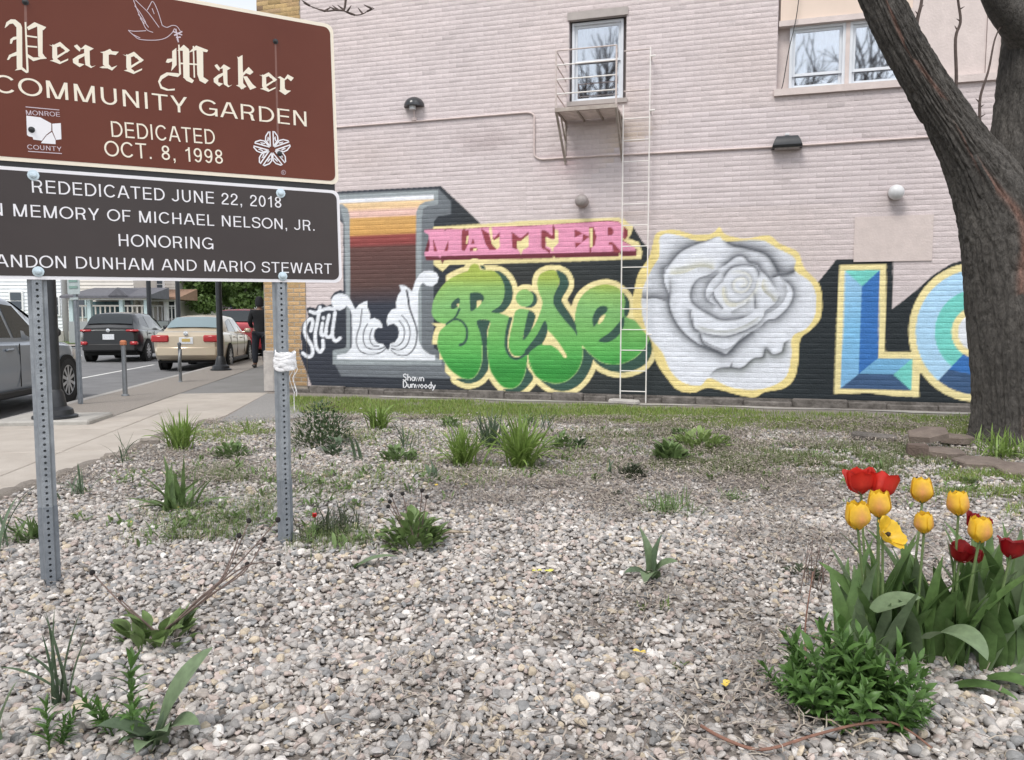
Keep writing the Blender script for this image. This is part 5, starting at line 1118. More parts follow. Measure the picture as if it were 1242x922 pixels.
def car(name, label, m, P, rear, rails=False, gold=False):
    """A car heading along +y. P holds the outline: stations of the lower body and of the cabin."""
    t = thing(name, label, 'car', rear, RZS)
    L, Wd = P['L'], P['W'] / 2
    B = P['body']                          # (y, z_low, z_top, width factor)
    ys = np.linspace(0, L, 49); bz0 = np.interp(ys, [q[0] for q in B], [q[1] for q in B]); bz1 = np.interp(ys, [q[0] for q in B], [q[2] for q in B]); bw = np.interp(ys, [q[0] for q in B], [q[3] for q in B]) * Wd
    vs_, fs_ = [], []; sec = 15
    for y, a, b_, w in zip(ys, bz0, bz1, bw):
        h = b_ - a; half = [(w * .80, a), (w * .95, a + .04), (w * .985, a + h * .28), (w, a + h * .5), (w * .995, a + h * .72), (w * .97, a + h * .9), (w * .88, b_ - .01), (w * .5, b_ + .015)]
        row = [(-x, z) for x, z in half] + [(x, z) for x, z in half[::-1]]; row = row[:7] + [(-w * .5, b_ + .015), (w * .5, b_ + .015)] + row[9:]
        vs_ += [(x, y, z) for x, z in row]; sec = len(row)
    for i in range(len(ys) - 1):
        for k in range(sec): fs_.append((i * sec + k, i * sec + (k + 1) % sec, (i + 1) * sec + (k + 1) % sec, (i + 1) * sec + k))
    fs_ += [tuple(range(sec)), tuple(range((len(ys) - 1) * sec, len(ys) * sec))]
    b = MB(); b.add(vs_, fs_); b.build('body', m, t, smooth=True, angle=38)
    # cabin
    Cb = P['cabin']                        # (y, z_belt, z_roof, half belt, half roof) ; y at belt and roof alike
    cy = np.linspace(Cb[0][0], Cb[-1][0], 33); g_ = lambda k: np.interp(cy, [q[0] for q in Cb], [q[k] for q in Cb])
    zb, zr, wb, wr = g_(1), g_(2), g_(3), g_(4); vs_, fs_ = [], []
    for y, a, b_, w0, w1 in zip(cy, zb, zr, wb, wr):
        half = [(w0, a - .06), (w0, a), (w0 + (w1 - w0) * .9, a + (b_ - a) * .86), (w1 * .93, a + (b_ - a) * .95), (w1 * .7, b_), (0, b_ + .018)]
        row = [(-x, z) for x, z in half] + [(x, z) for x, z in half[::-1][1:]]; vs_ += [(x, y, z) for x, z in row]; sc_ = len(row)
    for i in range(len(cy) - 1):
        for k in range(sc_ - 1): fs_.append((i * sc_ + k, i * sc_ + k + 1, (i + 1) * sc_ + k + 1, (i + 1) * sc_ + k))
    fs_ += [tuple(range(sc_)), tuple(range((len(cy) - 1) * sc_, len(cy) * sc_))]
    b = MB(); b.add(vs_, fs_); b.build('roof', m, t, smooth=True, angle=38)
    def side_pt(y, f, sg, off=.006):
        a, b_, w0, w1 = (float(np.interp(y, cy, q)) for q in (zb, zr, wb, wr)); return (sg * (w0 + (w1 - w0) * .9 * f + off), y, a + (b_ - a) * .86 * f)
    for sg in (-1, 1):
        for poly in P['side_glass']:
            b = MB(); q = [side_pt(y, f, sg) for y, f in poly]; b.add(q + [(x - sg * .012, y, z) for x, y, z in q], [tuple(range(len(q)))[::sg], tuple(range(len(q), 2 * len(q)))]); b.build('side_window', 'glass_car_dark', t)
        for y in P['handles']:
            b = MB(); w = float(np.interp(y, ys, bw)); z = float(np.interp(y, ys, bz1)) - .14; b.box((sg * (w + .004), y, z), (.03, .2, .035), bev=.01); b.build('door_handle', m, t)
        for y in P['seams']:
            b = MB(); w = float(np.interp(y, ys, bw)); b.box((sg * (w - .004), y, (P['sill'] + float(np.interp(y, ys, bz1)) - .05) / 2 + .05), (.012, .008, float(np.interp(y, ys, bz1)) - P['sill'] - .16)); b.build('door_seam', 'well_black', t)
        y, z = P['mirror']; b = MB(); b.box((sg * (Wd + .09), y, z), (.18, .1, .13), bev=.035); b.tube([(sg * (Wd - .05), y, z - .05), (sg * (Wd + .06), y, z - .03)], .02, 6); b.build('wing_mirror', m if not rails else 'trim_black', t, smooth=True)
        b = MB(); b.box((sg * (Wd * .985), L / 2, P['sill'] + .02), (.05, L * .62, .10), bev=.02); b.build('sill_trim', 'trim_black', t)
        if P.get('rails'):
            b = MB(); y0, y1 = P['rails']; x = float(np.interp((y0 + y1) / 2, cy, wr)) * .86; zz = P['H'] + .05
            b.tube([(sg * x, y0, zz - .05), (sg * x, y0 + .12, zz), (sg * x, y1 - .15, zz), (sg * x, y1, zz - .05)], .018, 6); b.build('roof_rail', 'trim_black', t)
    # glass at the back and the front: laid on the sloping ends of the cabin
    for nm, ya, yb in (('rear_window', P['rw'][0], P['rw'][1]), ('windscreen', P['ws'][0], P['ws'][1])):
        b = MB(); pts = []
        for f in (.12, .5, .94):
            y = ya + (yb - ya) * f; w0 = float(np.interp(y, cy, wb)) if nm == 'windscreen' else float(np.interp(y, cy, wb)); w1 = float(np.interp(y, cy, wr)); z = float(np.interp(y, cy, zr)); ww = (w0 + (w1 - w0) * f) * .88
            off = -.02 if nm == 'rear_window' else .02
            pts += [(-ww, y + off, z + .02), (-ww * .5, y + off * 1.4, z + .038), (ww * .5, y + off * 1.4, z + .038), (ww, y + off, z + .02)]
        b.add(pts, [(i * 4 + k, i * 4 + k + 1, i * 4 + 5 + k, i * 4 + 4 + k) for i in range(2) for k in range(3)]); b.build(nm, P.get('rear_glass_m', 'glass_car_dark'), t, smooth=True)
    # wheels
    rw_ = P['wheel_r']
    for y in P['axles']:
        for sg in (-1, 1):
            MM = Matrix.Translation((sg * (Wd - .10), y, rw_)) @ Matrix.Rotation(R(90) * sg, 4, 'Y')
            ar = MB(); ar.lathe([(rw_ + .055, .06), (rw_ + .055, .112)], (0, 0, 0), 28, MM); ar.build('wheel_arch', 'well_black', t)
            wh = MB(); wh.lathe([(rw_ * .70, -.08), (rw_ * .96, -.085), (rw_, -.05), (rw_, .08), (rw_ * .95, .118), (rw_ * .70, .122), (rw_ * .68, .10)], (0, 0, 0), 28, MM); w_o = wh.build('tyre', 'tyre', t, smooth=True)
            rm = MB(); rm.lathe([(rw_ * .70, .11), (rw_ * .64, .118), (rw_ * .62, .07), (rw_ * .2, .07)], (0, 0, 0), 24, MM)
            for k in range(10):
                a = 2 * math.pi * k / 10; M2 = MM @ Matrix.Rotation(a, 4, 'Z'); rm.add([M2 @ Vector(v) for v in ((rw_ * .08, -.02, .115), (rw_ * .66, -.028, .112), (rw_ * .66, .028, .112), (rw_ * .08, .02, .115), (rw_ * .08, 0, .06), (rw_ * .66, 0, .06))], [(0, 1, 2, 3), (0, 4, 5, 1), (3, 2, 5, 4)])
            rm.lathe([(rw_ * .17, .06), (rw_ * .16, .12), (rw_ * .02, .125)], (0, 0, 0), 14, MM); rm.build('rim', 'alloy', w_o, smooth=True, angle=30)
    # rear end
    for sg in (-1, 1):
        for (x0, x1, z0, z1, y0) in P['tail']:
            b = MB(); xc, zc = sg * (x0 + x1) / 2, (z0 + z1) / 2; w = (x1 - x0); b.box((xc, y0 + .06, zc), (w, .16, z1 - z0), bev=.03); o = b.build('tail_light', 'tail_red', t, smooth=True, angle=40)
    z0 = P['plate_z']; b = MB(); b.box((0, P['plate_y'], z0), (.34, .02, .17), bev=.006); pl = b.build('number_plate', 'plate_white', t)
    if gold: b = MB(); b.box((0, P['plate_y'] - .012, z0 + .01), (.2, .004, .08)); b.build('plate_emblem', 'plate_gold', pl)
    b = MB(); b.box((0, .05, P['bump_z']), (Wd * 1.75, .14, P['bump_h']), bev=.05); b.build('rear_bumper', P['bump_m'] or m, t, smooth=True, angle=40)
    b = MB(); b.box((0, L / 2, .30), (Wd * 1.7, L * .9, .16)); b.build('underbody', 'well_black', t)
    if P.get('badge'): b = MB(); b.lathe([(.06, 0), (.06, .012), (.03, .016)], (0, P['plate_y'] - .01, P['badge']), 12, Matrix.Rotation(R(90), 4, 'X')); b.build('badge', 'chrome', t)
    b = MB()
    for sg in (-1, 1): b.box((sg * Wd * .68, L - .12, .68), (.36, .2, .14), bev=.04)
    b.build('headlights', 'lamp_clear', t)['kind'] = 'stuff'
    return t
mat('glass_car_dark', (0.025, 0.03, 0.033), 0.06, spec=0.8); mat('glass_car_pale', srgb((128, 146, 152)), 0.08, spec=0.8)
SEDAN = dict(L=4.75, W=1.74, H=1.46, sill=.22, body=[(0, .42, .90, .80), (.10, .34, .99, .93), (.35, .24, 1.03, .98), (1.0, .20, 1.02, 1.0), (2.6, .20, .97, 1.0), (3.6, .20, .95, .99), (4.4, .24, .84, .95), (4.78, .30, .72, .86), (4.9, .38, .60, .74)],
             cabin=[(.55, 1.0, 1.03, .72, .70), (.95, 1.0, 1.25, .78, .62), (1.35, .99, 1.41, .80, .60), (2.0, .98, 1.46, .81, .60), (2.7, .96, 1.44, .81, .60), (3.3, .95, 1.18, .79, .64), (3.75, .93, .96, .72, .70)],
             side_glass=[[(1.25, .08), (1.45, .80), (1.95, .95), (2.0, .05)], [(2.08, .05), (2.04, .95), (2.7, .93), (3.3, .1)]], handles=(1.75, 2.65), seams=(1.2, 2.04, 3.1), mirror=(3.1, 1.02), wheel_r=.33, axles=(1.02, 3.85), rw=(.6, 1.3), ws=(3.7, 2.8),
             tail=[(.42, .85, .76, .94, -.02)], plate_z=.80, plate_y=-.005, bump_z=.52, bump_h=.28, bump_m=None, badge=.98, rear_glass_m='glass_car_pale')
CROSS = dict(L=4.2, W=1.8, H=1.56, sill=.26, body=[(0, .45, .98, .82), (.12, .36, 1.05, .95), (.4, .28, 1.06, 1.0), (1.5, .24, 1.03, 1.0), (2.8, .24, 1.0, 1.0), (3.6, .28, .93, .97), (4.1, .34, .80, .86), (4.2, .42, .70, .76)],
             cabin=[(.06, 1.04, 1.08, .74, .72), (.35, 1.05, 1.40, .80, .60), (.62, 1.05, 1.53, .81, .60), (1.3, 1.04, 1.57, .82, .60), (2.1, 1.02, 1.54, .82, .60), (2.75, 1.0, 1.27, .80, .64), (3.2, .98, 1.01, .74, .70)],
             side_glass=[[(.55, .35), (.72, .82), (1.2, .9), (1.2, .1)], [(1.27, .08), (1.25, .92), (2.05, .93), (2.7, .1)]], handles=(1.15, 2.1), seams=(.85, 1.55, 2.6), mirror=(2.55, 1.08), wheel_r=.34, axles=(.85, 3.4), rw=(.1, .55), ws=(3.15, 2.2),
             tail=[(.50, .88, .96, 1.03, -.01), (.62, .84, .55, .66, -.03)], plate_z=.80, plate_y=-.02, bump_z=.48, bump_h=.26, bump_m='trim_black', badge=1.0)
SUV = dict(L=4.6, W=1.86, H=1.70, sill=.28, body=[(0, .46, 1.02, .84), (.12, .38, 1.08, .95), (.4, .30, 1.1, 1.0), (1.6, .26, 1.06, 1.0), (3.0, .26, 1.03, 1.0), (3.9, .30, .97, .97), (4.4, .36, .86, .88), (4.6, .45, .74, .74)],
           cabin=[(.04, 1.07, 1.12, .76, .74), (.30, 1.08, 1.48, .82, .66), (.55, 1.08, 1.66, .83, .64), (1.5, 1.06, 1.70, .84, .64), (2.4, 1.04, 1.66, .84, .64), (3.0, 1.03, 1.36, .82, .67), (3.45, 1.01, 1.05, .76, .72)],
           side_glass=[[(.45, .1), (.6, .82), (1.1, .88), (1.2, .1)], [(1.28, .06), (1.2, .9), (1.95, .94), (2.0, .06)], [(2.08, .06), (2.04, .94), (2.4, .93), (2.95, .1)]], handles=(1.75, 2.65), seams=(1.15, 2.04, 2.95), mirror=(2.95, 1.14), wheel_r=.36, axles=(.9, 3.6), rw=(.08, .5), ws=(3.4, 2.5),
           tail=[(.62, .88, .92, 1.16, 0)], plate_z=.86, plate_y=-.02, bump_z=.52, bump_h=.28, bump_m=None, badge=1.06, rails=(.6, 2.3))
def rear_at(px, py): return gnd(px, py, ZR)
car('parked_sedan', 'pale gold sedan parked at the kerb ahead of the bike hitch post', 'paint_beige', SEDAN, rear_at(227, 451), gold=True)
car('black_crossover', 'black crossover with dark glass out in the far lane by the porch houses', 'paint_black', CROSS, rear_at(133, 440))
car('red_suv', 'dark red sport utility car parked in front of the gold sedan', 'paint_red', SUV, rear_at(288, 437.5))
g0 = gnd(86, 488, ZR)
car('grey_suv', 'metallic grey sport utility car with black roof rails parked behind the lamp base', 'paint_grey', SUV, g0 - DS * 3.55 - NR * 0.98 + Vector((0, 0, 0)), rails=True)

# ---------------------------------------------------------------- lamp posts, meter post, bike hitch, sign post
mat('lamp_black', (0.016, 0.018, 0.022), 0.45, var=0.25, scale=12); mat('lamp_glass', (0.75, 0.74, 0.68), 0.4); mat('concrete_pad', (0.36, 0.345, 0.32), 0.9, var=0.12, scale=6, bump=0.3, bscale=40)
def street_lamp(px, py, label, h=4.4, r_=0.072, z=ZS, base=True):
    p = gnd(px, py, z); t = thing('street_lamp', label, 'lamp post', p, group='street lamps')
    if base:
        b = MB(); b.lathe([(.24, 0), (.24, .03), (.20, .045), (.19, .10), (.13, .14), (.10, .30), (r_, .34)], (0, 0, 0), 20); b.build('base', 'lamp_black', t, smooth=True, angle=35)
    b = MB(); b.lathe([(r_ * 1.05, .02), (r_, 1.2), (r_ * .8, h), (r_ * 1.3, h + .02), (r_ * 1.3, h + .08)], (0, 0, 0), 16); b.build('shaft', 'lamp_black', t, smooth=True, angle=35)
    b = MB(); b.lathe([(.09, h + .08), (.19, h + .30), (.20, h + .45), (.16, h + .52)], (0, 0, 0), 12); b.build('lantern_glass', 'lamp_glass', t, smooth=True)
    b = MB(); b.lathe([(.23, h + .52), (.12, h + .68), (.03, h + .76), (.03, h + .84), (.002, h + .88)], (0, 0, 0), 12); b.build('cap', 'lamp_black', t, smooth=True)
    return t
b = MB(); pp = gnd(66, 511, ZS); b.box((pp.x + .03, pp.y, ZS + 0.012), (1.0, 0.8, 0.09), rz=RZS, bev=0.02); tag(b.build('concrete_pad', 'concrete_pad'), 'pale concrete pad under the lamp post by the grey car', 'pad')
street_lamp(67, 507, 'black street lamp standing on a pale concrete pad beside the grey car', z=ZS + .055)
street_lamp(268, 449, 'black street lamp at the kerb beside the gold sedan')
street_lamp(283, 400, 'distant black street lamp behind the red car near the blue sign', 2.6, .05, base=True)
mat('meter_grey', srgb((126, 130, 134)), 0.5, metal=0.4, var=0.15, scale=15); mat('rust_orange', srgb((176, 110, 78)), 0.7, var=0.2, scale=20)
t = thing('meter_post', 'bare grey meter post with rusty top standing in the verge', 'post', gnd(152, 480, ZS))
b = MB(); b.lathe([(.06, 0), (.055, .02), (.036, .03), (.034, .80)], (0, 0, 0), 14); b.build('pipe', 'meter_grey', t, smooth=True, angle=40)
b = MB(); b.lathe([(.036, .80), (.05, .81), (.05, .86), (.03, .88)], (0, 0, 0), 14); b.build('rusty_top', 'rust_orange', t, smooth=True, angle=40)
t = thing('bike_hitch', 'grey bike hitch post with its ring seen edge on', 'post', gnd(219, 463, ZS), R(21))
b = MB(); b.lathe([(.05, 0), (.03, .015), (.028, .70), (.036, .71), (.036, .75), (.01, .77)], (0, 0, 0), 12); b.build('pipe', 'meter_grey', t, smooth=True, angle=40)
b = MB(); b.tube([(.03 * math.sin(a) * .6, .20 * math.cos(a), .42 + .20 * math.sin(a)) for a in [2 * math.pi * k / 24 for k in range(25)]], .024, 8, cap=False); b.build('ring', 'meter_grey', t, smooth=True)
t = thing('parking_sign', 'tall grey green sign post with small sign plates at the kerb', 'sign', gnd(97, 490, ZS), R(-30))
b = MB(); b.box((0, 0, 1.3), (.065, .03, 2.6), bev=.006); b.box((.038, .012, 1.3), (.012, .02, 2.6)); b.box((-.038, .012, 1.3), (.012, .02, 2.6)); b.build('post', 'galv_dull', t)
mat('plate_back', srgb((176, 186, 186)), 0.5, metal=0.2, var=0.1, scale=8); mat('plate_green', srgb((120, 150, 140)), 0.5)
b = MB(); b.prism(rounded(-.15, .15, 1.56, 2.02, .03), -.004, 0, Matrix(((1, 0, 0, 0), (0, 0, -1, -.02), (0, 1, 0, 0), (0, 0, 0, 1)))); pl = b.build('plate', 'plate_back', t)
b = MB()
for k in range(4): b.box((0, -.026, 1.66 + .09 * k), (.2, .002, .035))
pl2 = b.build('plate_print', 'plate_green', pl); pl2['kind'] = 'stuff'
b = MB(); b.box((0, -.02, 1.50), (.2, .006, .03)); b.build('brace', 'plate_back', t)

# ---------------------------------------------------------------- person by the corner
mat('cloth_black', (0.014, 0.015, 0.018), 0.85, var=0.2, scale=20); mat('cloth_navy', (0.016, 0.019, 0.028), 0.85, var=0.2, scale=20); mat('skin', (0.20, 0.11, 0.075), 0.6); mat('shoe', (0.02, 0.02, 0.02), 0.6)
pp = gnd(316.5, 446, ZS)
t = thing('person', 'person in black hoodie and dark trousers standing at the tan brick corner', 'person', pp, R(25))
def skin_mesh(nodes, edges, m, name, parent, sub=2, root=0):
    me = bpy.data.meshes.new(name); me.from_pydata([n_[0] for n_ in nodes], edges, []); o = bpy.data.objects.new(name, me); COL.objects.link(o)
    md = o.modifiers.new('skin', 'SKIN'); sv = me.skin_vertices[0].data
    for i, n_ in enumerate(nodes): sv[i].radius = n_[1] if isinstance(n_[1], tuple) else (n_[1], n_[1]); sv[i].use_root = (i == root)
    s_ = o.modifiers.new('sub', 'SUBSURF'); s_.levels = sub; s_.render_levels = sub
    dg = bpy.context.evaluated_depsgraph_get(); m2 = bpy.data.meshes.new_from_object(o.evaluated_get(dg)); bpy.data.objects.remove(o)
    m2.materials.clear(); m2.polygons.foreach_set('use_smooth', np.ones(len(m2.polygons), bool)); return link(name, m2, m, parent)
bodyn = [((0, 0, .95), (.15, .11)), ((0, .01, 1.12), (.14, .10)), ((0, .01, 1.30), (.16, .11)), ((0, 0, 1.43), (.10, .08)), ((0, .02, 1.50), (.05, .05)), ((0, .04, 1.60), (.075, .09)), ((0, .045, 1.70), (.06, .075)),
         ((.19, 0, 1.40), .06), ((.24, .02, 1.15), .05), ((.17, .17, 1.06), .042), ((.10, .24, 1.08), .035), ((-.19, 0, 1.40), .06), ((-.24, .02, 1.15), .05), ((-.18, .15, 1.02), .042), ((-.12, .22, 1.02), .035),
         ((.095, 0, .86), .10), ((.11, .01, .48), .068), ((.115, -.03, .09), .05), ((.13, .10, .035), .045), ((-.095, 0, .86), .10), ((-.12, .03, .48), .068), ((-.13, .02, .09), .05), ((-.15, .15, .035), .045)]
be = [(0, 1), (1, 2), (2, 3), (3, 4), (4, 5), (5, 6), (2, 7), (7, 8), (8, 9), (9, 10), (2, 11), (11, 12), (12, 13), (13, 14), (0, 15), (15, 16), (16, 17), (17, 18), (0, 19), (19, 20), (20, 21), (21, 22)]
skin_mesh(bodyn, be, 'skin', 'body', t)
bodyn2 = dict(enumerate(bodyn)); jk = [((0, .0, .82), (.165, .125))] + [(bodyn[i][0], (bodyn[i][1][0] * 1.14, bodyn[i][1][1] * 1.2) if isinstance(bodyn[i][1], tuple) else bodyn[i][1] * 1.28) for i in (0, 1, 2, 3, 7, 8, 9, 11, 12, 13)]
skin_mesh(jk, [(0, 1), (1, 2), (2, 3), (3, 4), (3, 5), (5, 6), (6, 7), (3, 8), (8, 9), (9, 10)], 'cloth_black', 'hoodie', t)
tr_ = [((0, 0, .93), (.155, .118)), ((.097, 0, .84), .115), ((.112, .01, .48), .086), ((.116, -.03, .10), .072), ((-.097, 0, .84), .115), ((-.122, .03, .48), .086), ((-.132, .02, .10), .072)]
skin_mesh(tr_, [(0, 1), (1, 2), (2, 3), (0, 4), (4, 5), (5, 6)], 'cloth_navy', 'trousers', t)
b = MB(); b.lathe([(.088, 1.53), (.102, 1.60), (.098, 1.70), (.07, 1.77), (.01, 1.79)], (0, .02, 0), 14); b.build('hood', 'cloth_black', t, smooth=True)
for x, y in ((.13, .06), (-.145, .10)):
    b = MB(); b.box((x, y, .045), (.10, .27, .09), bev=.035); b.build('shoe', 'shoe', t, smooth=True, angle=50)
for sg, x, y, z in ((1, .10, .25, 1.08), (-1, -.12, .23, 1.02)):
    for k in range(5):
        b = MB(); o_ = Vector((x + sg * .012 * (k - 2), y, z)); b.tube([o_, o_ + Vector((-sg * .004, .035, -.004 * k)), o_ + Vector((-sg * .012, .055 + .004 * (2 - abs(k - 2)), -.02))], [.0095, .009, .007], 6); b.build('finger', 'skin', t)

# ---------------------------------------------------------------- houses across the road
mat('siding_white', srgb((226, 229, 232)), 0.7, var=0.04, scale=2); mat('siding_cream', srgb((212, 206, 198)), 0.7, var=0.05, scale=2); mat('trim_teal', srgb((184, 202, 204)), 0.6); mat('trim_white', srgb((230, 230, 230)), 0.6)
mat('roof_grey', srgb((98, 98, 104)), 0.9, var=0.15, scale=6, bump=0.4, bscale=12); mat('roof_brown', srgb((140, 112, 94)), 0.9, var=0.15, scale=6, bump=0.4, bscale=12); mat('door_teal', srgb((62, 90, 96)), 0.5); mat('porch_dark', srgb((150, 154, 156)), 0.8); mat('far_glass', srgb((70, 78, 88)), 0.15, spec=0.6)
HY = 44.0; HZ = ZR + .1
def hx(px, Y=HY): return at(px, 388, Y).x
def hz(py, Y=HY): return at(300, py, Y).z
def fbox(t, name, x0, x1, z0, z1, y0, y1, m, parent=None):
    b = MB(); b.box(((x0 + x1) / 2 - t.location.x, (y0 + y1) / 2 - t.location.y, (z0 + z1) / 2 - t.location.z), (abs(x1 - x0), abs(y1 - y0), abs(z1 - z0)), bev=0.0); return b.build(name, m, parent or t)
def win(t, cx_, cz, w, h, Y, fm='trim_white'):
    f = fbox(t, 'window', cx_ - w / 2 - .1, cx_ + w / 2 + .1, cz - h / 2 - .1, cz + h / 2 + .1, Y - .06, Y + .1, fm)
    fbox(t, 'pane', cx_ - w / 2, cx_ + w / 2, cz + .03, cz + h / 2, Y - .10, Y - .05, 'far_glass', f); fbox(t, 'pane', cx_ - w / 2, cx_ + w / 2, cz - h / 2, cz - .03, Y - .09, Y - .05, 'far_glass', f)
def boards(t, x0, x1, z0, z1, Y, m):      # lapped siding: each board leans out a little at its lower edge
    b = MB(); z = z0
    while z < z1 - .02:
        e = min(z + .2, z1); b.add([Vector(v) - t.location for v in ((x0, Y - .05, z), (x1, Y - .05, z), (x1, Y - .01, e), (x0, Y - .01, e), (x0, Y, z), (x1, Y, z))], [(0, 1, 2, 3), (4, 5, 1, 0)]); z = e
    o = b.build('siding', m, t); o['kind'] = 'stuff'; return o
def gable(t, x0, x1, z0, z1, y0, y1, m, along='x', over=.3):
    b = MB(); xm, ym = (x0 + x1) / 2, (y0 + y1) / 2; L_ = t.location
    if along == 'x': v = [(x0 - over, y0 - over, z0), (x1 + over, y0 - over, z0), (x1 + over, y1 + over, z0), (x0 - over, y1 + over, z0), (x0 - over, ym, z1), (x1 + over, ym, z1)]; f = [(0, 1, 5, 4), (2, 3, 4, 5), (1, 2, 5), (3, 0, 4), (0, 3, 2, 1)]
    else: v = [(x0 - over, y0 - over, z0), (x1 + over, y0 - over, z0), (x1 + over, y1 + over, z0), (x0 - over, y1 + over, z0), (xm, y0 - over, z1), (xm, y1 + over, z1)]; f = [(0, 4, 5, 3), (1, 2, 5, 4), (0, 1, 4), (2, 3, 5), (0, 3, 2, 1)]
    b.add([Vector(q) - L_ for q in v], f); return b.build('roof', m, t)
def house(name, label, pxa, pxb, m, roof_m, Y=HY, h=6.4, along='y'):
    x0, x1 = hx(pxa, Y), hx(pxb, Y); t = thing(name, label, 'house', ((x0 + x1) / 2, Y, HZ))
    fbox(t, 'wall', x0, x1, HZ - .1, HZ + h, Y, Y + 9, m); boards(t, x0, x1, HZ + .6, HZ + h, Y, m); fbox(t, 'footing', x0 - .05, x1 + .05, HZ - .1, HZ + .6, Y - .06, Y, 'concrete_pad')
    gable(t, x0, x1, HZ + h, HZ + h + 3, Y, Y + 9, roof_m, along); return t
def porch(t, pxa, pxb, col_px, eave_py, top_py, floor_py, cm, rm, Y, depth, rail_m, ped=None):
    x0, x1 = hx(pxa, Y - depth), hx(pxb, Y - depth); ze, zt, zf = hz(eave_py, Y - depth), hz(top_py, Y), hz(floor_py, Y - depth)
    fbox(t, 'porch_floor', x0, x1, HZ - .1, zf, Y - depth, Y - .07, 'porch_dark'); fbox(t, 'porch_beam', x0, x1, ze - .22, ze, Y - depth, Y - depth + .2, 'trim_white')
    b = MB(); b.add([Vector(v) - t.location for v in ((x0 - .25, Y - depth - .3, ze), (x1 + .25, Y - depth - .3, ze), (x1 + .1, Y, zt), (x0 + .1, Y, zt), (x0 - .25, Y - depth - .3, ze - .12), (x1 + .25, Y - depth - .3, ze - .12), (x1 + .1, Y, ze - .12), (x0 + .1, Y, ze - .12))], [(0, 1, 2, 3), (4, 5, 1, 0), (5, 6, 2, 1), (7, 4, 0, 3), (7, 6, 5, 4)]); b.build('porch_roof', rm, t)
    for c in col_px: x = hx(c, Y - depth); fbox(t, 'column', x - .10, x + .10, zf, ze - .22, Y - depth + .02, Y - depth + .26, cm)
    xs = [hx(c, Y - depth) for c in col_px]
    for a_, b_ in zip(xs[:-1], xs[1:]):
        fbox(t, 'railing', a_ + .14, b_ - .14, zf + .80, zf + .88, Y - depth + .1, Y - depth + .18, rail_m); k = a_ + .3
        while k < b_ - .2: fbox(t, 'baluster', k - .03, k + .03, zf, zf + .8, Y - depth + .11, Y - depth + .17, rail_m); k += .26
    if ped: xa, xb = hx(ped[0], Y - depth), hx(ped[1], Y - depth); b = MB(); b.add([Vector(v) - t.location for v in ((xa, Y - depth - .35, ze), (xb, Y - depth - .35, ze), ((xa + xb) / 2, Y - depth - .35, hz(ped[2], Y - depth)), (xa, Y, ze), (xb, Y, ze), ((xa + xb) / 2, Y, hz(ped[2], Y - depth)))], [(0, 1, 2), (0, 2, 5, 3), (1, 4, 5, 2)]); b.build('pediment', 'roof_grey', t)
h1 = house('white_house', 'white clapboard house with small sash windows behind the grey car', -60, 76, 'siding_white', 'roof_grey')
for c in ((22, 365), (66, 371), (-12, 365), (22, 300), (60, 300)): win(h1, hx(c[0]), hz(c[1]), .60, .95, HY - .05)
h2 = house('porch_house', 'pale house with teal trimmed porch under a dark grey roof', 84, 164, 'siding_cream', 'roof_grey')
porch(h2, 83, 178, (86, 108, 147, 177), 359, 349, 390, 'trim_teal', 'roof_grey', HY, 2.6, 'siding_cream', (136, 160, 349))
for px in (122, 139): fbox(h2, 'door', hx(px) - .42, hx(px) + .42, HZ + .6, hz(366), HY - .12, HY - .03, 'door_teal')
for c in ((98, 372), (154, 372), (100, 318), (130, 318)): win(h2, hx(c[0]), hz(c[1]), .6, 1.1, HY - .05, 'trim_teal')
h3 = house('porch_house', 'cream house with white porch columns under a brown roof', 164, 216, 'siding_cream', 'roof_brown', HY + 3)
porch(h3, 160, 216, (173, 201, 214), 361, 351, 389, 'trim_white', 'roof_brown', HY + 3, 2.6, 'trim_white')
for c in ((186, 374), (209, 374), (194, 345)): win(h3, hx(c[0], HY + 3), hz(c[1], HY + 3), .55, 1.2, HY + 2.95)
h4 = house('white_house', 'white house with dark windows behind the hedge and street trees', 222, 336, 'siding_white', 'roof_grey', 62, 8)
for c in ((225, 375), (236, 375), (252, 374), (272, 374), (300, 374), (320, 372)): win(h4, hx(c[0], 62), hz(c[1], 62), .9, 1.9, 61.95)
for x in (182, 217):
    p = at(x, 398, 36); p.z = ZR; b = MB(); b.lathe([(.11, 0), (.10, 4), (.08, 8.5)], (0, 0, 0), 10); o = b.build('utility_pole', 'lamp_black', smooth=True, angle=40, loc=p)
    tag(o, 'thin dark pole in front of the teal trimmed porch' if x == 182 else 'thin dark pole beside the brown roofed porch', 'pole')
mat('sign_blue', srgb((70, 110, 176)), 0.5)
p = at(294, 397, 52); p.z = HZ; t = thing('blue_sign', 'blue and white sign board on posts behind the red car', 'sign', p)
for x in (-.7, .7): b = MB(); b.box((x, 0, 1.1), (.1, .1, 2.2)); b.build('post', 'trim_white', t)
b = MB(); b.box((0, -.06, 1.75), (1.5, .08, 1.1)); pl = b.build('board', 'sign_blue', t); b = MB(); b.box((0, -.11, 1.3), (1.5, .02, .25)); b.build('band', 'trim_white', pl)

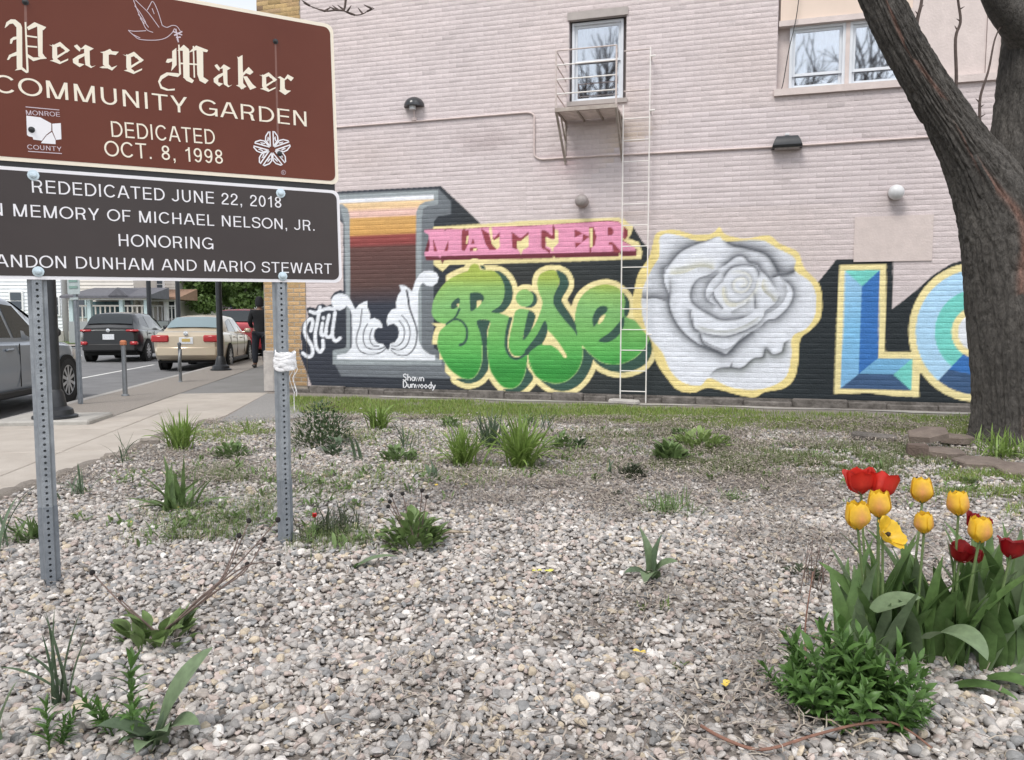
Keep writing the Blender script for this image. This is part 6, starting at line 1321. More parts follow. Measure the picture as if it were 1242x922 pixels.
# ---------------------------------------------------------------- street trees and hedge
leaf_mat('far_leaf', (0.13, 0.20, 0.06), var=0.45); leaf_mat('hedge_leaf', (0.035, 0.06, 0.03), var=0.4); mat('far_bark', (0.07, 0.06, 0.055), 0.9)
def leaf_cloud(cl, n, size, seed):
    rg = np.random.default_rng(seed); V, F_ = [], []; cl = np.array(cl, float)
    w = cl[:, 3] * cl[:, 4] * cl[:, 5]; idx = rg.choice(len(cl), n, p=w / w.sum()); d = rg.normal(size=(n, 3)); d /= np.linalg.norm(d, axis=1)[:, None]; r_ = rg.random(n) ** .45
    c = cl[idx, :3] + d * r_[:, None] * cl[idx, 3:6]; a = rg.normal(size=(n, 3)); a /= np.linalg.norm(a, axis=1)[:, None]; b_ = np.cross(a, rg.normal(size=(n, 3))); b_ /= np.linalg.norm(b_, axis=1)[:, None]
    s_ = size * rg.uniform(.6, 1.3, n)[:, None]; P = np.stack([c - a * s_, c + b_ * s_ * .55, c + a * s_, c - b_ * s_ * .55], 1).reshape(-1, 3)
    return P, np.arange(4 * n).reshape(n, 4)
def street_tree(px, Y, label, h, seed, cr):
    p = at(px, 388, Y); p.z = HZ; t = thing('street_tree', label, 'tree', p, group='street trees'); rg = random.Random(seed)
    b = MB(); b.tube([(0, 0, -.05), (.05, 0, 1.2), (0, .05, 2.2)], [.17, .13, .11], 8)
    for k in range(5):
        a = k * 1.3 + seed; b.tube([(0, .05, 1.9 + .1 * k), (.7 * math.cos(a), .7 * math.sin(a), 2.9), (1.3 * math.cos(a), 1.3 * math.sin(a), 3.9 + .2 * k)], [.09, .06, .025], 6)
    b.build('trunk', 'far_bark', t, smooth=True)
    cl = [(rg.uniform(-1, 1) * cr, rg.uniform(-1, 1) * cr, h * rg.uniform(.42, .95), cr * rg.uniform(.4, .7), cr * rg.uniform(.4, .7), cr * rg.uniform(.28, .45)) for _ in range(16)]
    P, F_ = leaf_cloud(cl, 8000, .15, seed); o = link('crown', np_mesh('crown', P, F_), 'far_leaf', t); o['kind'] = 'stuff'
street_tree(233, 50, 'young street tree rising behind the hedge near the brown porch roof', 5.2, 1, 1.9)
street_tree(306, 50, 'young street tree with forked trunk beside the blue sign', 5.4, 2, 2.0)
street_tree(264, 56, 'street tree between the two others in front of the white house', 5.8, 3, 2.0)
x0, x1 = hx(222, 48), hx(266, 48); t = thing('hedge', 'low clipped dark green hedge in front of the white house', 'hedge', ((x0 + x1) / 2, 48, HZ))
P, F_ = leaf_cloud([((x1 - x0) * (k / 9 - .5), 0, .75, .35, .5, .8) for k in range(10)], 4500, .09, 8); o = link('foliage', np_mesh('foliage', P, F_), 'hedge_leaf', t); o['kind'] = 'stuff'
P, F_ = leaf_cloud([(hx(px, 58), 58, HZ + z, 2.2, 1.5, 1.3) for px, z in ((240, 5.0), (262, 5.6), (285, 5.2), (318, 4.8), (330, 5.5), (222, 6))], 6000, .2, 12)
o = link('distant_foliage', np_mesh('distant_foliage', P, F_), 'far_leaf'); tag(o, 'mass of distant green foliage beyond the street trees', 'foliage', kind='stuff')

# ================================================================== the garden
# ---------------------------------------------------------------- leaf shapes
def leaf_geo(L, w, lean, droop, az, shape='strap', seg=8, fold=0.25, twist=0.0, roll=0.0):
    """One leaf from the origin: lean = start angle from upright, droop = added bend (radians)."""
    t = np.linspace(0, 1, seg + 1); th = lean + droop * t ** 1.4; ds = L / seg
    r_ = np.concatenate([[0], np.cumsum(np.sin((th[1:] + th[:-1]) / 2) * ds)]); z = np.concatenate([[0], np.cumsum(np.cos((th[1:] + th[:-1]) / 2) * ds)])
    if shape == 'strap': prof = np.minimum(1, .55 + t * 2.5) * np.clip((1 - t) * 3.2, 0, 1) ** .7
    elif shape == 'tulip': prof = np.sin(np.pi * np.clip(t * .93 + .07, 0, 1) ** .75) ** .8 * .96 + .10 * (1 - t)
    elif shape == 'oval': prof = np.where(t < .3, .10 + .1 * t, np.sin(np.pi * np.clip((t - .27) / .73, 0, 1) ** .8) ** .9)
    else: prof = np.sin(np.pi * np.clip(t * .95 + .05, 0, 1) ** .85)
    hw = w / 2 * np.maximum(prof, 0.02); hw[-1] = w * .01
    nx, nz = np.cos(th), -np.sin(th)      # leaf's upper normal in the r-z plane
    tw = twist * t; V = np.zeros((seg + 1, 3, 3))
    for k, s_ in enumerate((-1, 0, 1)):
        lift = fold * hw * abs(s_); side = s_ * hw
        sy = side * np.cos(tw + roll) - lift * np.sin(tw + roll) * 0; up = lift + side * np.sin(tw + roll)
        V[:, k, 0] = r_ - nx * up * 1.0; V[:, k, 1] = sy; V[:, k, 2] = z - nz * up * 1.0
    c, s2 = math.cos(az), math.sin(az); X = V[..., 0] * c - V[..., 1] * s2; Y = V[..., 0] * s2 + V[..., 1] * c
    P = np.stack([X, Y, V[..., 2]], -1).reshape(-1, 3); I = np.arange((seg + 1) * 3).reshape(seg + 1, 3)
    F_ = np.concatenate([np.stack([I[:-1, k], I[:-1, k + 1], I[1:, k + 1], I[1:, k]], -1) for k in (0, 1)])
    return P, F_
class Leaves:
    def __init__(s): s.P, s.F, s.n = [], [], 0
    def add(s, P, F_, o=(0, 0, 0)): s.P.append(P + np.array(o)); s.F.append(F_ + s.n); s.n += len(P)
    def obj(s, name, m, parent, stuff=True):
        o = link(name, np_mesh(name, np.concatenate(s.P), np.concatenate(s.F), smooth=True), m, parent)
        if stuff: o['kind'] = 'stuff'
        return o
leaf_mat('weed_leaf', (0.145, 0.215, 0.075), .25); leaf_mat('daylily_leaf', (0.19, 0.28, 0.07), .25); leaf_mat('dark_leaf', (0.065, 0.105, 0.045), .3); leaf_mat('mid_leaf', (0.135, 0.205, 0.075), .3); leaf_mat('blue_leaf', (0.115, 0.165, 0.10), .22, .5)
leaf_mat('tulip_leaf', (0.115, 0.195, 0.065), .22, .42); leaf_mat('tulip_leaf_pale', (0.17, 0.235, 0.13), .2, .5); leaf_mat('phlox_leaf', (0.09, 0.175, 0.045), .3, .4); leaf_mat('moss_leaf', (0.05, 0.065, 0.035), .4); leaf_mat('shrub_red', (0.10, 0.06, 0.05), .4); leaf_mat('bright_leaf', (0.20, 0.28, 0.09), .25)
mat('stem_green', (0.13, 0.19, 0.07), 0.55, var=0.2, scale=20); mat('stem_dry', (0.14, 0.10, 0.085), 0.85, var=0.3, scale=30); mat('seed_black', (0.015, 0.012, 0.012), 0.8, bump=0.6, bscale=300); mat('dry_straw', (0.34, 0.28, 0.21), 0.85, var=0.3, scale=25); mat('vine_red', (0.20, 0.10, 0.07), 0.7, var=0.3, scale=30)
def strap_clump(px, py, h_px, label, m='daylily_leaf', n=24, w=.014, spread=.9, cat='plant', single=False, name='strap_leaf_plant', shape='strap', base_r=.04, droop=1.0, seed=None, group=None):
    p = gt(px, py); h = h_px * p.y / FPX * 1.0; t = thing(name, label, cat, p, group=group); rg = random.Random(seed if seed is not None else int(px * 7 + py)); LV = Leaves()
    for k in range(n if single or n < 20 else int(n * 2.4)):
        az = rg.uniform(0, 2 * math.pi); q = rg.random() ** .7; P, F_ = leaf_geo(h * rg.uniform(.75, 1.35), w * rg.uniform(.7, 1.2), q * spread * .72, q * droop * rg.uniform(.4, 1.9), az, shape, 8, .35, rg.uniform(-.6, .6))
        o = (rg.gauss(0, base_r), rg.gauss(0, base_r), -.012)
        if single: l = Leaves(); l.add(P, F_, o); l.obj('leaf', m, t, False)
        else: LV.add(P, F_, o)
    if not single: LV.obj('foliage', m, t)
    return t
def rosette(px, py, w_px, h_px, label, m='mid_leaf', n=60, size=.07, cat='plant', name='leafy_plant', seed=None, shape='oval'):
    p = gt(px, py); W_ = w_px * p.y / FPX / 2; H_ = h_px * p.y / FPX; t = thing(name, label, cat, p); rg = random.Random(seed if seed is not None else int(px * 3 + py)); LV = Leaves()
    for k in range(int(n * 1.9)):
        az = rg.uniform(0, 2 * math.pi); r_ = W_ * .72 * rg.random() ** .6; L_ = size * rg.uniform(.7, 1.3); P, F_ = leaf_geo(L_, L_ * rg.uniform(.32, .48), rg.uniform(.2, 1.0), rg.uniform(.2, 1.1), az + rg.uniform(-.5, .5), shape, 6, .3, rg.uniform(-.4, .4))
        LV.add(P, F_, (math.cos(az) * r_, math.sin(az) * r_, max(-.01, H_ * (1 - (r_ / W_) ** 2) * rg.uniform(0, .85) - .02)))
    LV.obj('foliage', m, t); return t
def seed_stems(t, stems, m='stem_dry'):
    """Dry stalks (lists of local points) with a black seed head on each."""
    for pts in stems:
        b = MB(); P = [Vector(q) for q in catmull([tuple(q) for q in pts], 4)]; b.tube(P, [.0036 - .0014 * i / len(P) for i in range(len(P))], 5); s_ = b.build('dry_stem', m, t)
        e = P[-1]; b = MB(); b.lathe([(.001, -.010), (.008, -.006), (.0105, 0), (.009, .007), (.004, .011)], e, 8); b.build('seed_head', 'seed_black', t, smooth=True)

# strap and leaf clumps, from the pavement side towards the tree
strap_clump(217, 619, 62, 'broad leaved green clump with wide blades near the left sign post', 'mid_leaf', 26, .036, 1.5, single=True, shape='tulip', base_r=.05, droop=.9)
strap_clump(218, 547, 44, 'upright bright grassy clump at the pavement edge behind the stone edging', 'daylily_leaf', 34, .016, .7)
rosette(281, 556, 46, 22, 'low feathery green plant in the gravel beside the upright grassy clump', 'mid_leaf', 70, .07)
strap_clump(147, 562, 42, 'few thin upright blades growing beside the stone edging', 'blue_leaf', 8, .011, .6)
strap_clump(97, 601, 36, 'thin straggling grassy tuft at the bed edge just past the left sign post', 'blue_leaf', 16, .010, 1.2)
strap_clump(42, 657, 36, 'loose grassy clump left of the left sign post', 'mid_leaf', 22, .013, 1.3)
strap_clump(2, 668, 70, 'single tall narrow blades rising at the pavement end of the bed', 'blue_leaf', 5, .013, .35)
strap_clump(300, 527, 22, 'small pale grassy tuft at the gravel path edge', 'daylily_leaf', 14, .012, 1.2)
rosette(391, 541, 98, 66, 'dense dark shrub with reddish brown tips behind the right sign post', 'dark_leaf', 520, .045, 'shrub', 'low_shrub')
t = rosette(404, 535, 72, 62, 'reddish brown leafless twiggy top of a small bush behind the right sign post', 'shrub_red', 150, .03, 'shrub', 'low_shrub')
strap_clump(460, 521, 34, 'bright green grassy clump growing at the lawn edge below the painter signature', 'daylily_leaf', 34, .015, .8)
rosette(546, 519, 30, 16, 'small round leafy green plant at the lawn edge left of the daylilies', 'mid_leaf', 46, .06)
strap_clump(497, 545, 36, 'few stiff upright blades rising behind low broad leaves', 'blue_leaf', 12, .013, .55)
rosette(482, 560, 52, 20, 'low spreading broad leaved plant in front of stiff upright blades', 'mid_leaf', 60, .075)
strap_clump(434, 560, 36, 'two narrow upright blades beside the low broad leaved plant', 'blue_leaf', 5, .022, .3, shape='tulip')
rosette(408, 552, 34, 22, 'loose grey green leafy sprout in front of the dark shrub', 'blue_leaf', 22, .09)
strap_clump(562, 566, 48, 'yellowish green daylily clump standing left in the middle row', 'daylily_leaf', 46, .016, .9)
strap_clump(594, 545, 42, 'grey green clump of stiff blades between the two daylilies', 'blue_leaf', 30, .014, .6)
strap_clump(633, 568, 60, 'largest arching daylily clump with pale bent leaves in the middle row', 'daylily_leaf', 60, .018, 1.0)
rosette(640, 518, 30, 20, 'round leafy plant behind the largest daylily clump', 'mid_leaf', 50, .06)
strap_clump(660, 524, 28, 'sparse upright blades beside the round leafy plant', 'blue_leaf', 9, .011, .4)
rosette(683, 547, 36, 24, 'leafy green plant right of the largest daylily clump', 'mid_leaf', 60, .065)
rosette(703, 545, 22, 18, 'small dark leafy plant at the end of the daylily row', 'dark_leaf', 30, .06)
strap_clump(521, 581, 26, 'single small blue green sprout in bare gravel before the daylilies', 'blue_leaf', 5, .028, .6, shape='tulip')
strap_clump(500, 598, 16, 'tiny pale sprout in gravel behind the seed head plant', 'blue_leaf', 4, .02, .6, shape='tulip')
t = rosette(502, 664, 84, 46, 'rounded leafy plant with dry black seed heads standing alone in the gravel', 'weed_leaf', 95, .085, seed=5)
D_ = t.location.y / FPX
seed_stems(t, [[(x0, 0, .05), (x0 * .6 + x1 * .4, 0, .5 * z), (x1, .02, z)] for x0, x1, z in ((-.02, -28 * D_, 64 * D_), (-.01, -30 * D_, 56 * D_), (0, -14 * D_, 66 * D_), (0, -32 * D_, 50 * D_), (.02, 10 * D_, 70 * D_), (.03, 16 * D_, 62 * D_))])
# one leaf lying on the stones
p = gt(430, 690); t = thing('fallen_leaf_plant', 'single broad green leaf arching flat over the gravel', 'plant', p); P, F_ = leaf_geo(.20, .055, 1.0, .75, .1, 'tulip', 10, .3); l = Leaves(); l.add(P, F_); l.obj('leaf', 'tulip_leaf_pale', t, False)
P, F_ = leaf_geo(.07, .03, .5, 1.2, -.6, 'tulip', 6, .3); l = Leaves(); l.add(P, F_); l.obj('leaf', 'tulip_leaf', t, False)
# brown grassy mound with a red flower by the right post
strap_clump(402, 648, 34, 'brownish matted grass mound beside the foot of the right sign post', 'moss_leaf', 90, .006, 1.9, base_r=.07, droop=1.6, name='grass_mound')
p = gt(382, 652); t = thing('red_flower', 'small bright red flower beside the foot of the right sign post', 'flower', p); mat('petal_red_small', (0.55, 0.03, 0.03), 0.5)
b = MB(); b.tube([(0, 0, -.01), (.005, 0, .06), (0, 0, .105)], .0025, 6); b.build('stem', 'stem_green', t)
for k in range(5): l = Leaves(); P, F_ = leaf_geo(.028, .024, .35, .5, k * 1.257, 'oval2', 5, .35); l.add(P, F_, (0, 0, .10)); l.obj('petal', 'petal_red_small', t, False)
# middle and right of the bed
rosette(812, 560, 48, 28, 'bright green broad leaved clump in front of the low spreading plants', 'mid_leaf', 60, .10, shape='tulip')
rosette(850, 544, 84, 24, 'wide spreading pale green leafy plants near the lawn edge', 'bright_leaf', 100, .085)
rosette(824, 530, 30, 14, 'small leafy plant at the lawn edge behind the spreading pale plants', 'mid_leaf', 36, .06)
rosette(768, 580, 46, 22, 'dark mossy cushion plant in the gravel', 'moss_leaf', 260, .03)
strap_clump(741, 578, 22, 'two short blue green blades beside the dark mossy cushion', 'blue_leaf', 4, .03, .3, shape='tulip')
rosette(744, 603, 30, 12, 'small faded tuft in front of the dark mossy cushion', 'moss_leaf', 40, .03)
strap_clump(810, 622, 28, 'low bushy grass tuft alone in the middle of the gravel', 'mid_leaf', 80, .005, 1.5, base_r=.07, name='grass_tuft')
strap_clump(890, 607, 18, 'small grass tuft right of the low bushy tuft', 'mid_leaf', 30, .005, 1.3, base_r=.035, name='grass_tuft')
strap_clump(1218, 556, 34, 'bright green arching blades growing against the tree trunk', 'daylily_leaf', 50, .013, 1.2, base_r=.10)
strap_clump(1180, 541, 22, 'few short green blades between the trunk and the hexagonal pavers', 'daylily_leaf', 16, .011, 1.2, base_r=.08)
for x, y in ((778, 742), (808, 740), (822, 812)):
    strap_clump(x, y, 20, {778: 'tiny yellow green sprout left of its twin in the gravel', 808: 'tiny yellow green sprout right of its twin in the gravel', 822: 'tiny yellow green sprout in brown debris'}[x], 'bright_leaf', 6, .010, .6, base_r=.012, shape='tulip')
# low ragged weeds scattered between the named plants
rw = random.Random(77); LV = Leaves()
for px, py, rx, ry, n in ((250, 640, 60, 12, 50), (400, 590, 60, 16, 44), (560, 575, 90, 16, 44), (500, 540, 80, 10, 36), (270, 570, 50, 12, 30), (760, 540, 90, 10, 36), (330, 560, 50, 14, 16), (700, 560, 60, 14, 18), (880, 560, 90, 12, 34), (1020, 560, 70, 14, 26), (640, 530, 90, 8, 18), (180, 590, 40, 12, 14), (420, 655, 40, 10, 12), (1180, 600, 40, 10, 16)):
    for k in range(n):
        p = gt(rw.gauss(px, rx), max(512, rw.gauss(py, ry))); sz = rw.uniform(.035, .075)
        if p.x < x_edge(p.y) + .1: continue
        for j in range(rw.randint(4, 9)): P, F_ = leaf_geo(sz * rw.uniform(.6, 1.3), sz * rw.uniform(.12, .35), rw.uniform(.3, 1.3), rw.uniform(.1, .9), rw.uniform(0, 6.28), rw.choice(('lance', 'oval', 'strap')), 4, .3); LV.add(P, F_, (p.x + rw.gauss(0, .02), p.y + rw.gauss(0, .02), p.z + .018))
o = LV.obj('scattered_weeds', 'weed_leaf', None); tag(o, 'low ragged weeds scattered through the gravel between the larger plants', 'weeds', kind='stuff')
# tulip without a flower
p = gt(790, 704); t = thing('tulip_plant', 'flowerless tulip with pale curling leaves alone in the gravel', 'plant', p)
for L_, w, le, dr, az, m, tw in ((.25, .075, .12, .5, 2.2, 'tulip_leaf_pale', .4), (.17, .085, .5, 1.9, 1.2 + math.pi, 'tulip_leaf_pale', .2), (.22, .07, .10, .4, .5, 'blue_leaf', -.4), (.17, .075, .3, 1.2, -.5, 'tulip_leaf_pale', .5), (.15, .065, .6, 1.4, 3.4, 'blue_leaf', -.3), (.13, .07, .4, 1.6, -1.7, 'tulip_leaf_pale', 0)):
    l = Leaves(); P, F_ = leaf_geo(L_, w, le, dr, az, 'tulip', 10, .35, tw); l.add(P, F_, (0, 0, -.01)); l.obj('leaf', m, t, False)
# plants at the front left
p = gt(75, 858); t = thing('narrow_leaf_clump', 'clump of long narrow dark green blades below the left sign post', 'plant', p); D_ = p.y / FPX
for dx, h, le in ((-26, 118, -.12), (-10, 122, -.05), (-14, 100, -.10), (8, 130, .03), (34, 124, .22), (32, 96, .26), (-60, 66, -.62), (-4, 62, .0), (3, 40, -.3)):
    L_ = math.hypot(dx, h) * D_ * 1.05; l = Leaves(); P, F_ = leaf_geo(L_, .016, abs(math.atan2(dx, h)) * .5, abs(math.atan2(dx, h)) * 1.0, 0 if dx > 0 else math.pi, 'strap', 10, .4, .2); l.add(P, F_, (random.uniform(-.02, .02), random.uniform(-.02, .02), -.01)); l.obj('leaf', 'blue_leaf', t, False)
l = Leaves(); P, F_ = leaf_geo(.17, .013, .9, .6, math.pi + .1, 'strap', 10, .4); l.add(P, F_, (-.02, 0, .06)); l.obj('leaf', 'blue_leaf', t, False)
p = gt(190, 905); t = thing('tulip_plant', 'flowerless tulip with one tall broad twisted leaf in the near gravel', 'plant', p)
for L_, w, le, dr, az, m, tw in ((.31, .115, .30, .5, .25, 'tulip_leaf_pale', .5), (.16, .07, .35, 1.2, -.9, 'tulip_leaf_pale', .3), (.13, .06, .4, 1.5, -2.2, 'blue_leaf', .3), (.17, .05, .25, .6, .9, 'blue_leaf', -.5), (.15, .075, .6, 1.2, -1.5, 'tulip_leaf_pale', .1), (.20, .085, .45, 1.3, -.4, 'tulip_leaf_pale', .3), (.18, .08, .5, 1.0, -2.6, 'blue_leaf', -.3)):
    l = Leaves(); P, F_ = leaf_geo(L_, w, le, dr, az, 'tulip', 12, .3, tw); l.add(P, F_, (0, 0, -.01)); l.obj('leaf', m, t, False)
p = gt(-6, 912); t = thing('tulip_plant', 'broad upright tulip leaf at the pavement end of the near gravel', 'plant', p)
for L_, w, le, dr, az in ((.20, .05, .15, .4, .2), (.15, .045, .4, .8, 2.5)): l = Leaves(); P, F_ = leaf_geo(L_, w, le, dr, az, 'tulip', 10, .3, .3); l.add(P, F_); l.obj('leaf', 'tulip_leaf_pale', t, False)
def leafy_stem_mesh(h, n, L_, w, seed):
    rg = random.Random(seed); LV = Leaves(); bend = rg.uniform(-.12, .12)
    for k in range(n):
        f = k / (n - 1); az = k * 2.4 + rg.uniform(-.3, .3); top = f > .85; P, F_ = leaf_geo(L_ * rg.uniform(.8, 1.15) * (1 - .45 * max(0, f - .6)), w * rg.uniform(.8, 1.15), .35 if top else .75, .35 if top else .9, az, 'lance', 6, .28, rg.uniform(-.3, .3)); LV.add(P, F_, (bend * f * h, 0, h * (.18 + .8 * f)))
    s_ = MB(); s_.tube([(0, 0, -.01), (bend * h * .4, 0, h * .5), (bend * h, 0, h * .98)], [.0035, .003, .002], 5); b0 = LV.n; P = np.array(s_.v); LV.P.append(P); me_f = np.concatenate(LV.F)
    F4 = [f for f in s_.f if len(f) == 4]; return np_mesh('leafy_stem', np.concatenate(LV.P), np.concatenate([me_f, np.array(F4) + b0]), smooth=True)
LSM = [leafy_stem_mesh(.17 + .015 * k, 20, .075, .020, k) for k in range(6)]
def leafy_bush(px, py, w_px, d, n, label, scale=1.0, cat='plant', m='phlox_leaf', seed=1):
    p = gt(px, py); W_ = w_px * p.y / FPX / 2; t = thing('leafy_bush', label, cat, p); rg = random.Random(seed)
    for k in range(n):
        r_ = rg.random() ** .55; az = rg.uniform(0, 2 * math.pi); me = LSM[k % 6]
        o = link('leafy_stem', me, m, t); o.location = (math.cos(az) * r_ * W_ * .72, math.sin(az) * r_ * d, -.005); s_ = scale * rg.uniform(.62, 1.25) * (1.12 - .35 * r_); o.scale = (s_, s_, s_); o.rotation_euler = (-math.sin(az) * r_ * -.55 * .9, math.cos(az) * r_ * .55, 0); o.rotation_euler = (Matrix.Rotation(r_ * .6, 3, Vector((-math.sin(az), math.cos(az), 0))) @ Matrix.Rotation(rg.uniform(0, 6.28), 3, 'Z')).to_euler()
    return t
leafy_bush(1036, 866, 176, .12, 62, 'dense bush of pointed green leaves in front of the tulips', .86)
leafy_bush(968, 846, 60, .05, 9, 'outlying leafy shoots at the dry stalk side of the dense bush', .72, seed=8)
leafy_bush(150, 893, 60, .05, 5, 'leafy upright shoots beside the tall twisted tulip leaf', .78, m='mid_leaf', seed=3)
leafy_bush(62, 914, 56, .05, 4, 'small leafy shoots in front of the long narrow blades', .55, m='mid_leaf', seed=4)
# seed-head plant at the front left
t = rosette(193, 780, 96, 26, 'spreading leafy plant with long dry stalks carrying black seed heads', 'weed_leaf', 22, .11, seed=9); D_ = t.location.y / FPX
def lp(x, y, k=0.0): q = at(x, y, t.location.y + k); return q - t.location
seed_stems(t, [[(0.01, 0, .03), lp(240, 728), lp(283, 690, .1), lp(337, 631, .2)], [(0.01, 0, .03), lp(250, 725, .05), lp(296, 694, .15), lp(320, 655, .3)], [(0.01, 0, .03), lp(246, 722), lp(272, 700, .1), lp(302, 632, .25)], [(0, 0, .03), lp(270, 705, .1), lp(306, 684, .3), lp(338, 684, .4)],
               [(0, 0, .03), lp(150, 735), lp(112, 695, .1)], [(0, 0, .03), lp(165, 745), lp(146, 727, .1)], [(0, 0, .03), lp(262, 712, .05), lp(290, 650, .2)], [(0, 0, .03), lp(285, 700, .2), lp(300, 685, .3)]])
# dry thin stalks beside the tulips
t = thing('dry_stalks', 'thin dry leafless stalks standing left of the tulips', 'plant', gt(985, 715)); rg = random.Random(2)
for k in range(12):
    a = rg.uniform(-.5, .5); L_ = rg.uniform(.10, .24); b = MB(); o_ = Vector((rg.uniform(-.08, .10), rg.uniform(-.06, .06), 0)); b.tube([o_, o_ + Vector((a * .04, 0, L_ * .5)), o_ + Vector((a * .12, rg.uniform(-.03, .03), L_))], [.0022, .0018, .001], 5); b.build('stalk', 'stem_dry', t)
rosette(975, 700, 50, 14, 'sparse fine green tuft under the dry stalks', 'moss_leaf', 30, .04)

# ---------------------------------------------------------------- tulips
def petal_mat(name, c1, c2, c3=None):
    m = leaf_mat(name, c1, .12, .38, .30); n = m.node_tree.nodes; l = m.node_tree.links
    a = n.new('ShaderNodeAttribute'); a.attribute_name = 'Col'; b = n['Principled BSDF']; mx = n.new('ShaderNodeMix'); mx.data_type = 'RGBA'; mx.blend_type = 'MULTIPLY'; mx.inputs[0].default_value = 1
    src = b.inputs['Base Color'].links[0].from_socket; l.new(src, mx.inputs[6]); l.new(a.outputs['Color'], mx.inputs[7]); l.new(mx.outputs[2], b.inputs['Base Color'])
    for q in n:
        if q.type == 'BSDF_TRANSLUCENT': l.new(mx.outputs[2], q.inputs['Color'])
    return m
petal_mat('petal_yellow', (0.86, 0.86, 0.86), None); petal_mat('petal_red', (0.9, 0.9, 0.9), None)
def petal_mesh(R_, H_, open_, col_e, col_c, seed, wide=1.0):
    rg = random.Random(seed); nt_, ns = 10, 7; V, C_ = [], []
    for i in range(nt_ + 1):
        t_ = i / nt_; r_ = R_ * (0.22 + 0.80 * math.sin(min(t_ / .42, 1) * math.pi / 2)) * (1 + open_ * max(0, t_ - .40) * 1.1) * (1 - max(0, .3 - open_) * 1.5 * max(0, t_ - .45) ** 1.5)
        half = wide * .66 * (min(1, t_ / .35) ** .6) * (1 if t_ < .74 else math.sqrt(max(0.06, 1 - ((t_ - .74) / .27) ** 2)))
        for k in range(ns):
            s_ = 2 * k / (ns - 1) - 1; a = s_ * half; ed = 1; z = H_ * (t_ - .05 * abs(s_) ** 2.2 * t_ ** 2) + .002 * math.sin(5 * s_ + seed)
            rr = r_ * (1 - .06 * (1 - s_ * s_)) ; V.append((rr * math.cos(a), rr * math.sin(a), z)); q = max(0, 1 - abs(s_) * 1.15) * max(0, 1 - abs(t_ - .42) / .5) ** .8
            C_.append([col_e[j] * (1 - q) + col_c[j] * q for j in range(3)])
    I = np.arange((nt_ + 1) * ns).reshape(nt_ + 1, ns); F_ = np.stack([I[:-1, :-1], I[:-1, 1:], I[1:, 1:], I[1:, :-1]], -1).reshape(-1, 4); return np_mesh('petal', V, F_, np.array(C_), smooth=True)
YE, YC, RE, RC, DR = (0.92, 0.60, 0.045), (0.90, 0.44, 0.17), (0.62, 0.03, 0.02), (0.72, 0.06, 0.04), (0.26, 0.008, 0.012)
PM = {'yellow': [petal_mesh(.041, .094, -.05, YE, YC, k, 1.5) for k in range(3)], 'yellow_inner': [petal_mesh(.037, .095, -.08, YE, YE, k + 3, 1.5) for k in range(2)], 'red': [petal_mesh(.048, .092, .30, RE, RC, k + 5, 1.2) for k in range(3)], 'red_inner': [petal_mesh(.042, .094, .15, RE, RC, k + 9, 1.2) for k in range(2)],
      'crimson': [petal_mesh(.034, .062, .6, DR, (0.34, .015, .015), k + 12, 1.1) for k in range(3)], 'crimson_inner': [petal_mesh(.028, .058, .6, DR, DR, k + 15, 1.1) for k in range(2)], 'open': [petal_mesh(.03, .05, 1.5, YE, YE, k + 18, 1.0) for k in range(2)], 'open_inner': [petal_mesh(.03, .045, 1.7, YE, YE, k + 20, 1.0) for k in range(2)]}
mat('stamen_dark', (0.03, 0.02, 0.012), 0.8)
def tulip(hx_, hy_, Y, bx_, by_, kind, label, s_=1.0, tilt=(0, 0), spin=0.0, leaves=2, seed=0):
    base = gt(bx_, by_); head = at(hx_, hy_, Y); t = thing('tulip', label, 'tulip', base, group=None); rg = random.Random(seed); h = head - base; s_ *= .93; tilt = (tilt[0] + rg.uniform(-.1, .1), tilt[1] + rg.uniform(-.1, .1))
    hb = h - Vector((0, 0, .04 * s_)); b = MB(); b.tube([Vector(q) for q in catmull([(0, 0, -.02), (h.x * .30, h.y * .3, h.z * .35), (h.x * .72, h.y * .72, h.z * .7), tuple(hb)], 5)], .0042, 8); b.build('stem', 'stem_green', t, smooth=True)
    f = bpy.data.objects.new('flower', None); COL.objects.link(f); f.parent = t; f.location = hb; f.rotation_euler = (tilt[0], tilt[1], spin); f.scale = (s_, s_, s_); f.empty_display_size = .02
    pm = 'petal_yellow' if kind in ('yellow', 'open') else 'petal_red'
    for k in range(3):
        o = link('petal', PM[kind + '_inner'][k % 2], pm, f); o.rotation_euler = (0, 0, k * 2.094 + 1.047)
    for k in range(3):
        o = link('petal', PM[kind][k % len(PM[kind])], pm, f); o.rotation_euler = (0, 0, k * 2.094)
    if kind == 'open': b = MB(); b.lathe([(.001, .0), (.008, .01), (.008, .028), (.002, .034)], (0, 0, 0), 8); b.build('stamens', 'stamen_dark', f)
    b = MB(); b.lathe([(.004, -.004), (.010, .001), (.009, .008), (.002, .010)], (0, 0, 0), 10); b.build('receptacle', 'stem_green', f, smooth=True)
    for k in range(leaves):
        az = rg.uniform(0, 6.28); l = Leaves(); P, F_ = leaf_geo(rg.uniform(.24, .36), rg.uniform(.045, .07), rg.uniform(.05, .35), rg.uniform(.2, 1.0), az, 'tulip', 12, .32, rg.uniform(-.5, .5)); l.add(P, F_, (0, 0, -.01)); l.obj('leaf', 'tulip_leaf' if rg.random() < .75 else 'tulip_leaf_pale', t, False)
    return t
tulip(1045, 586, 2.62, 1052, 792, 'red', 'bright red tulip leaning out at the outer edge of the patch', 1.0, (0, -.18), .3, 2, 1); tulip(1066, 590, 2.60, 1062, 792, 'red', 'bright red wide open tulip above the yellow pair', 1.0, (.05, .22), 1.0, 2, 2)
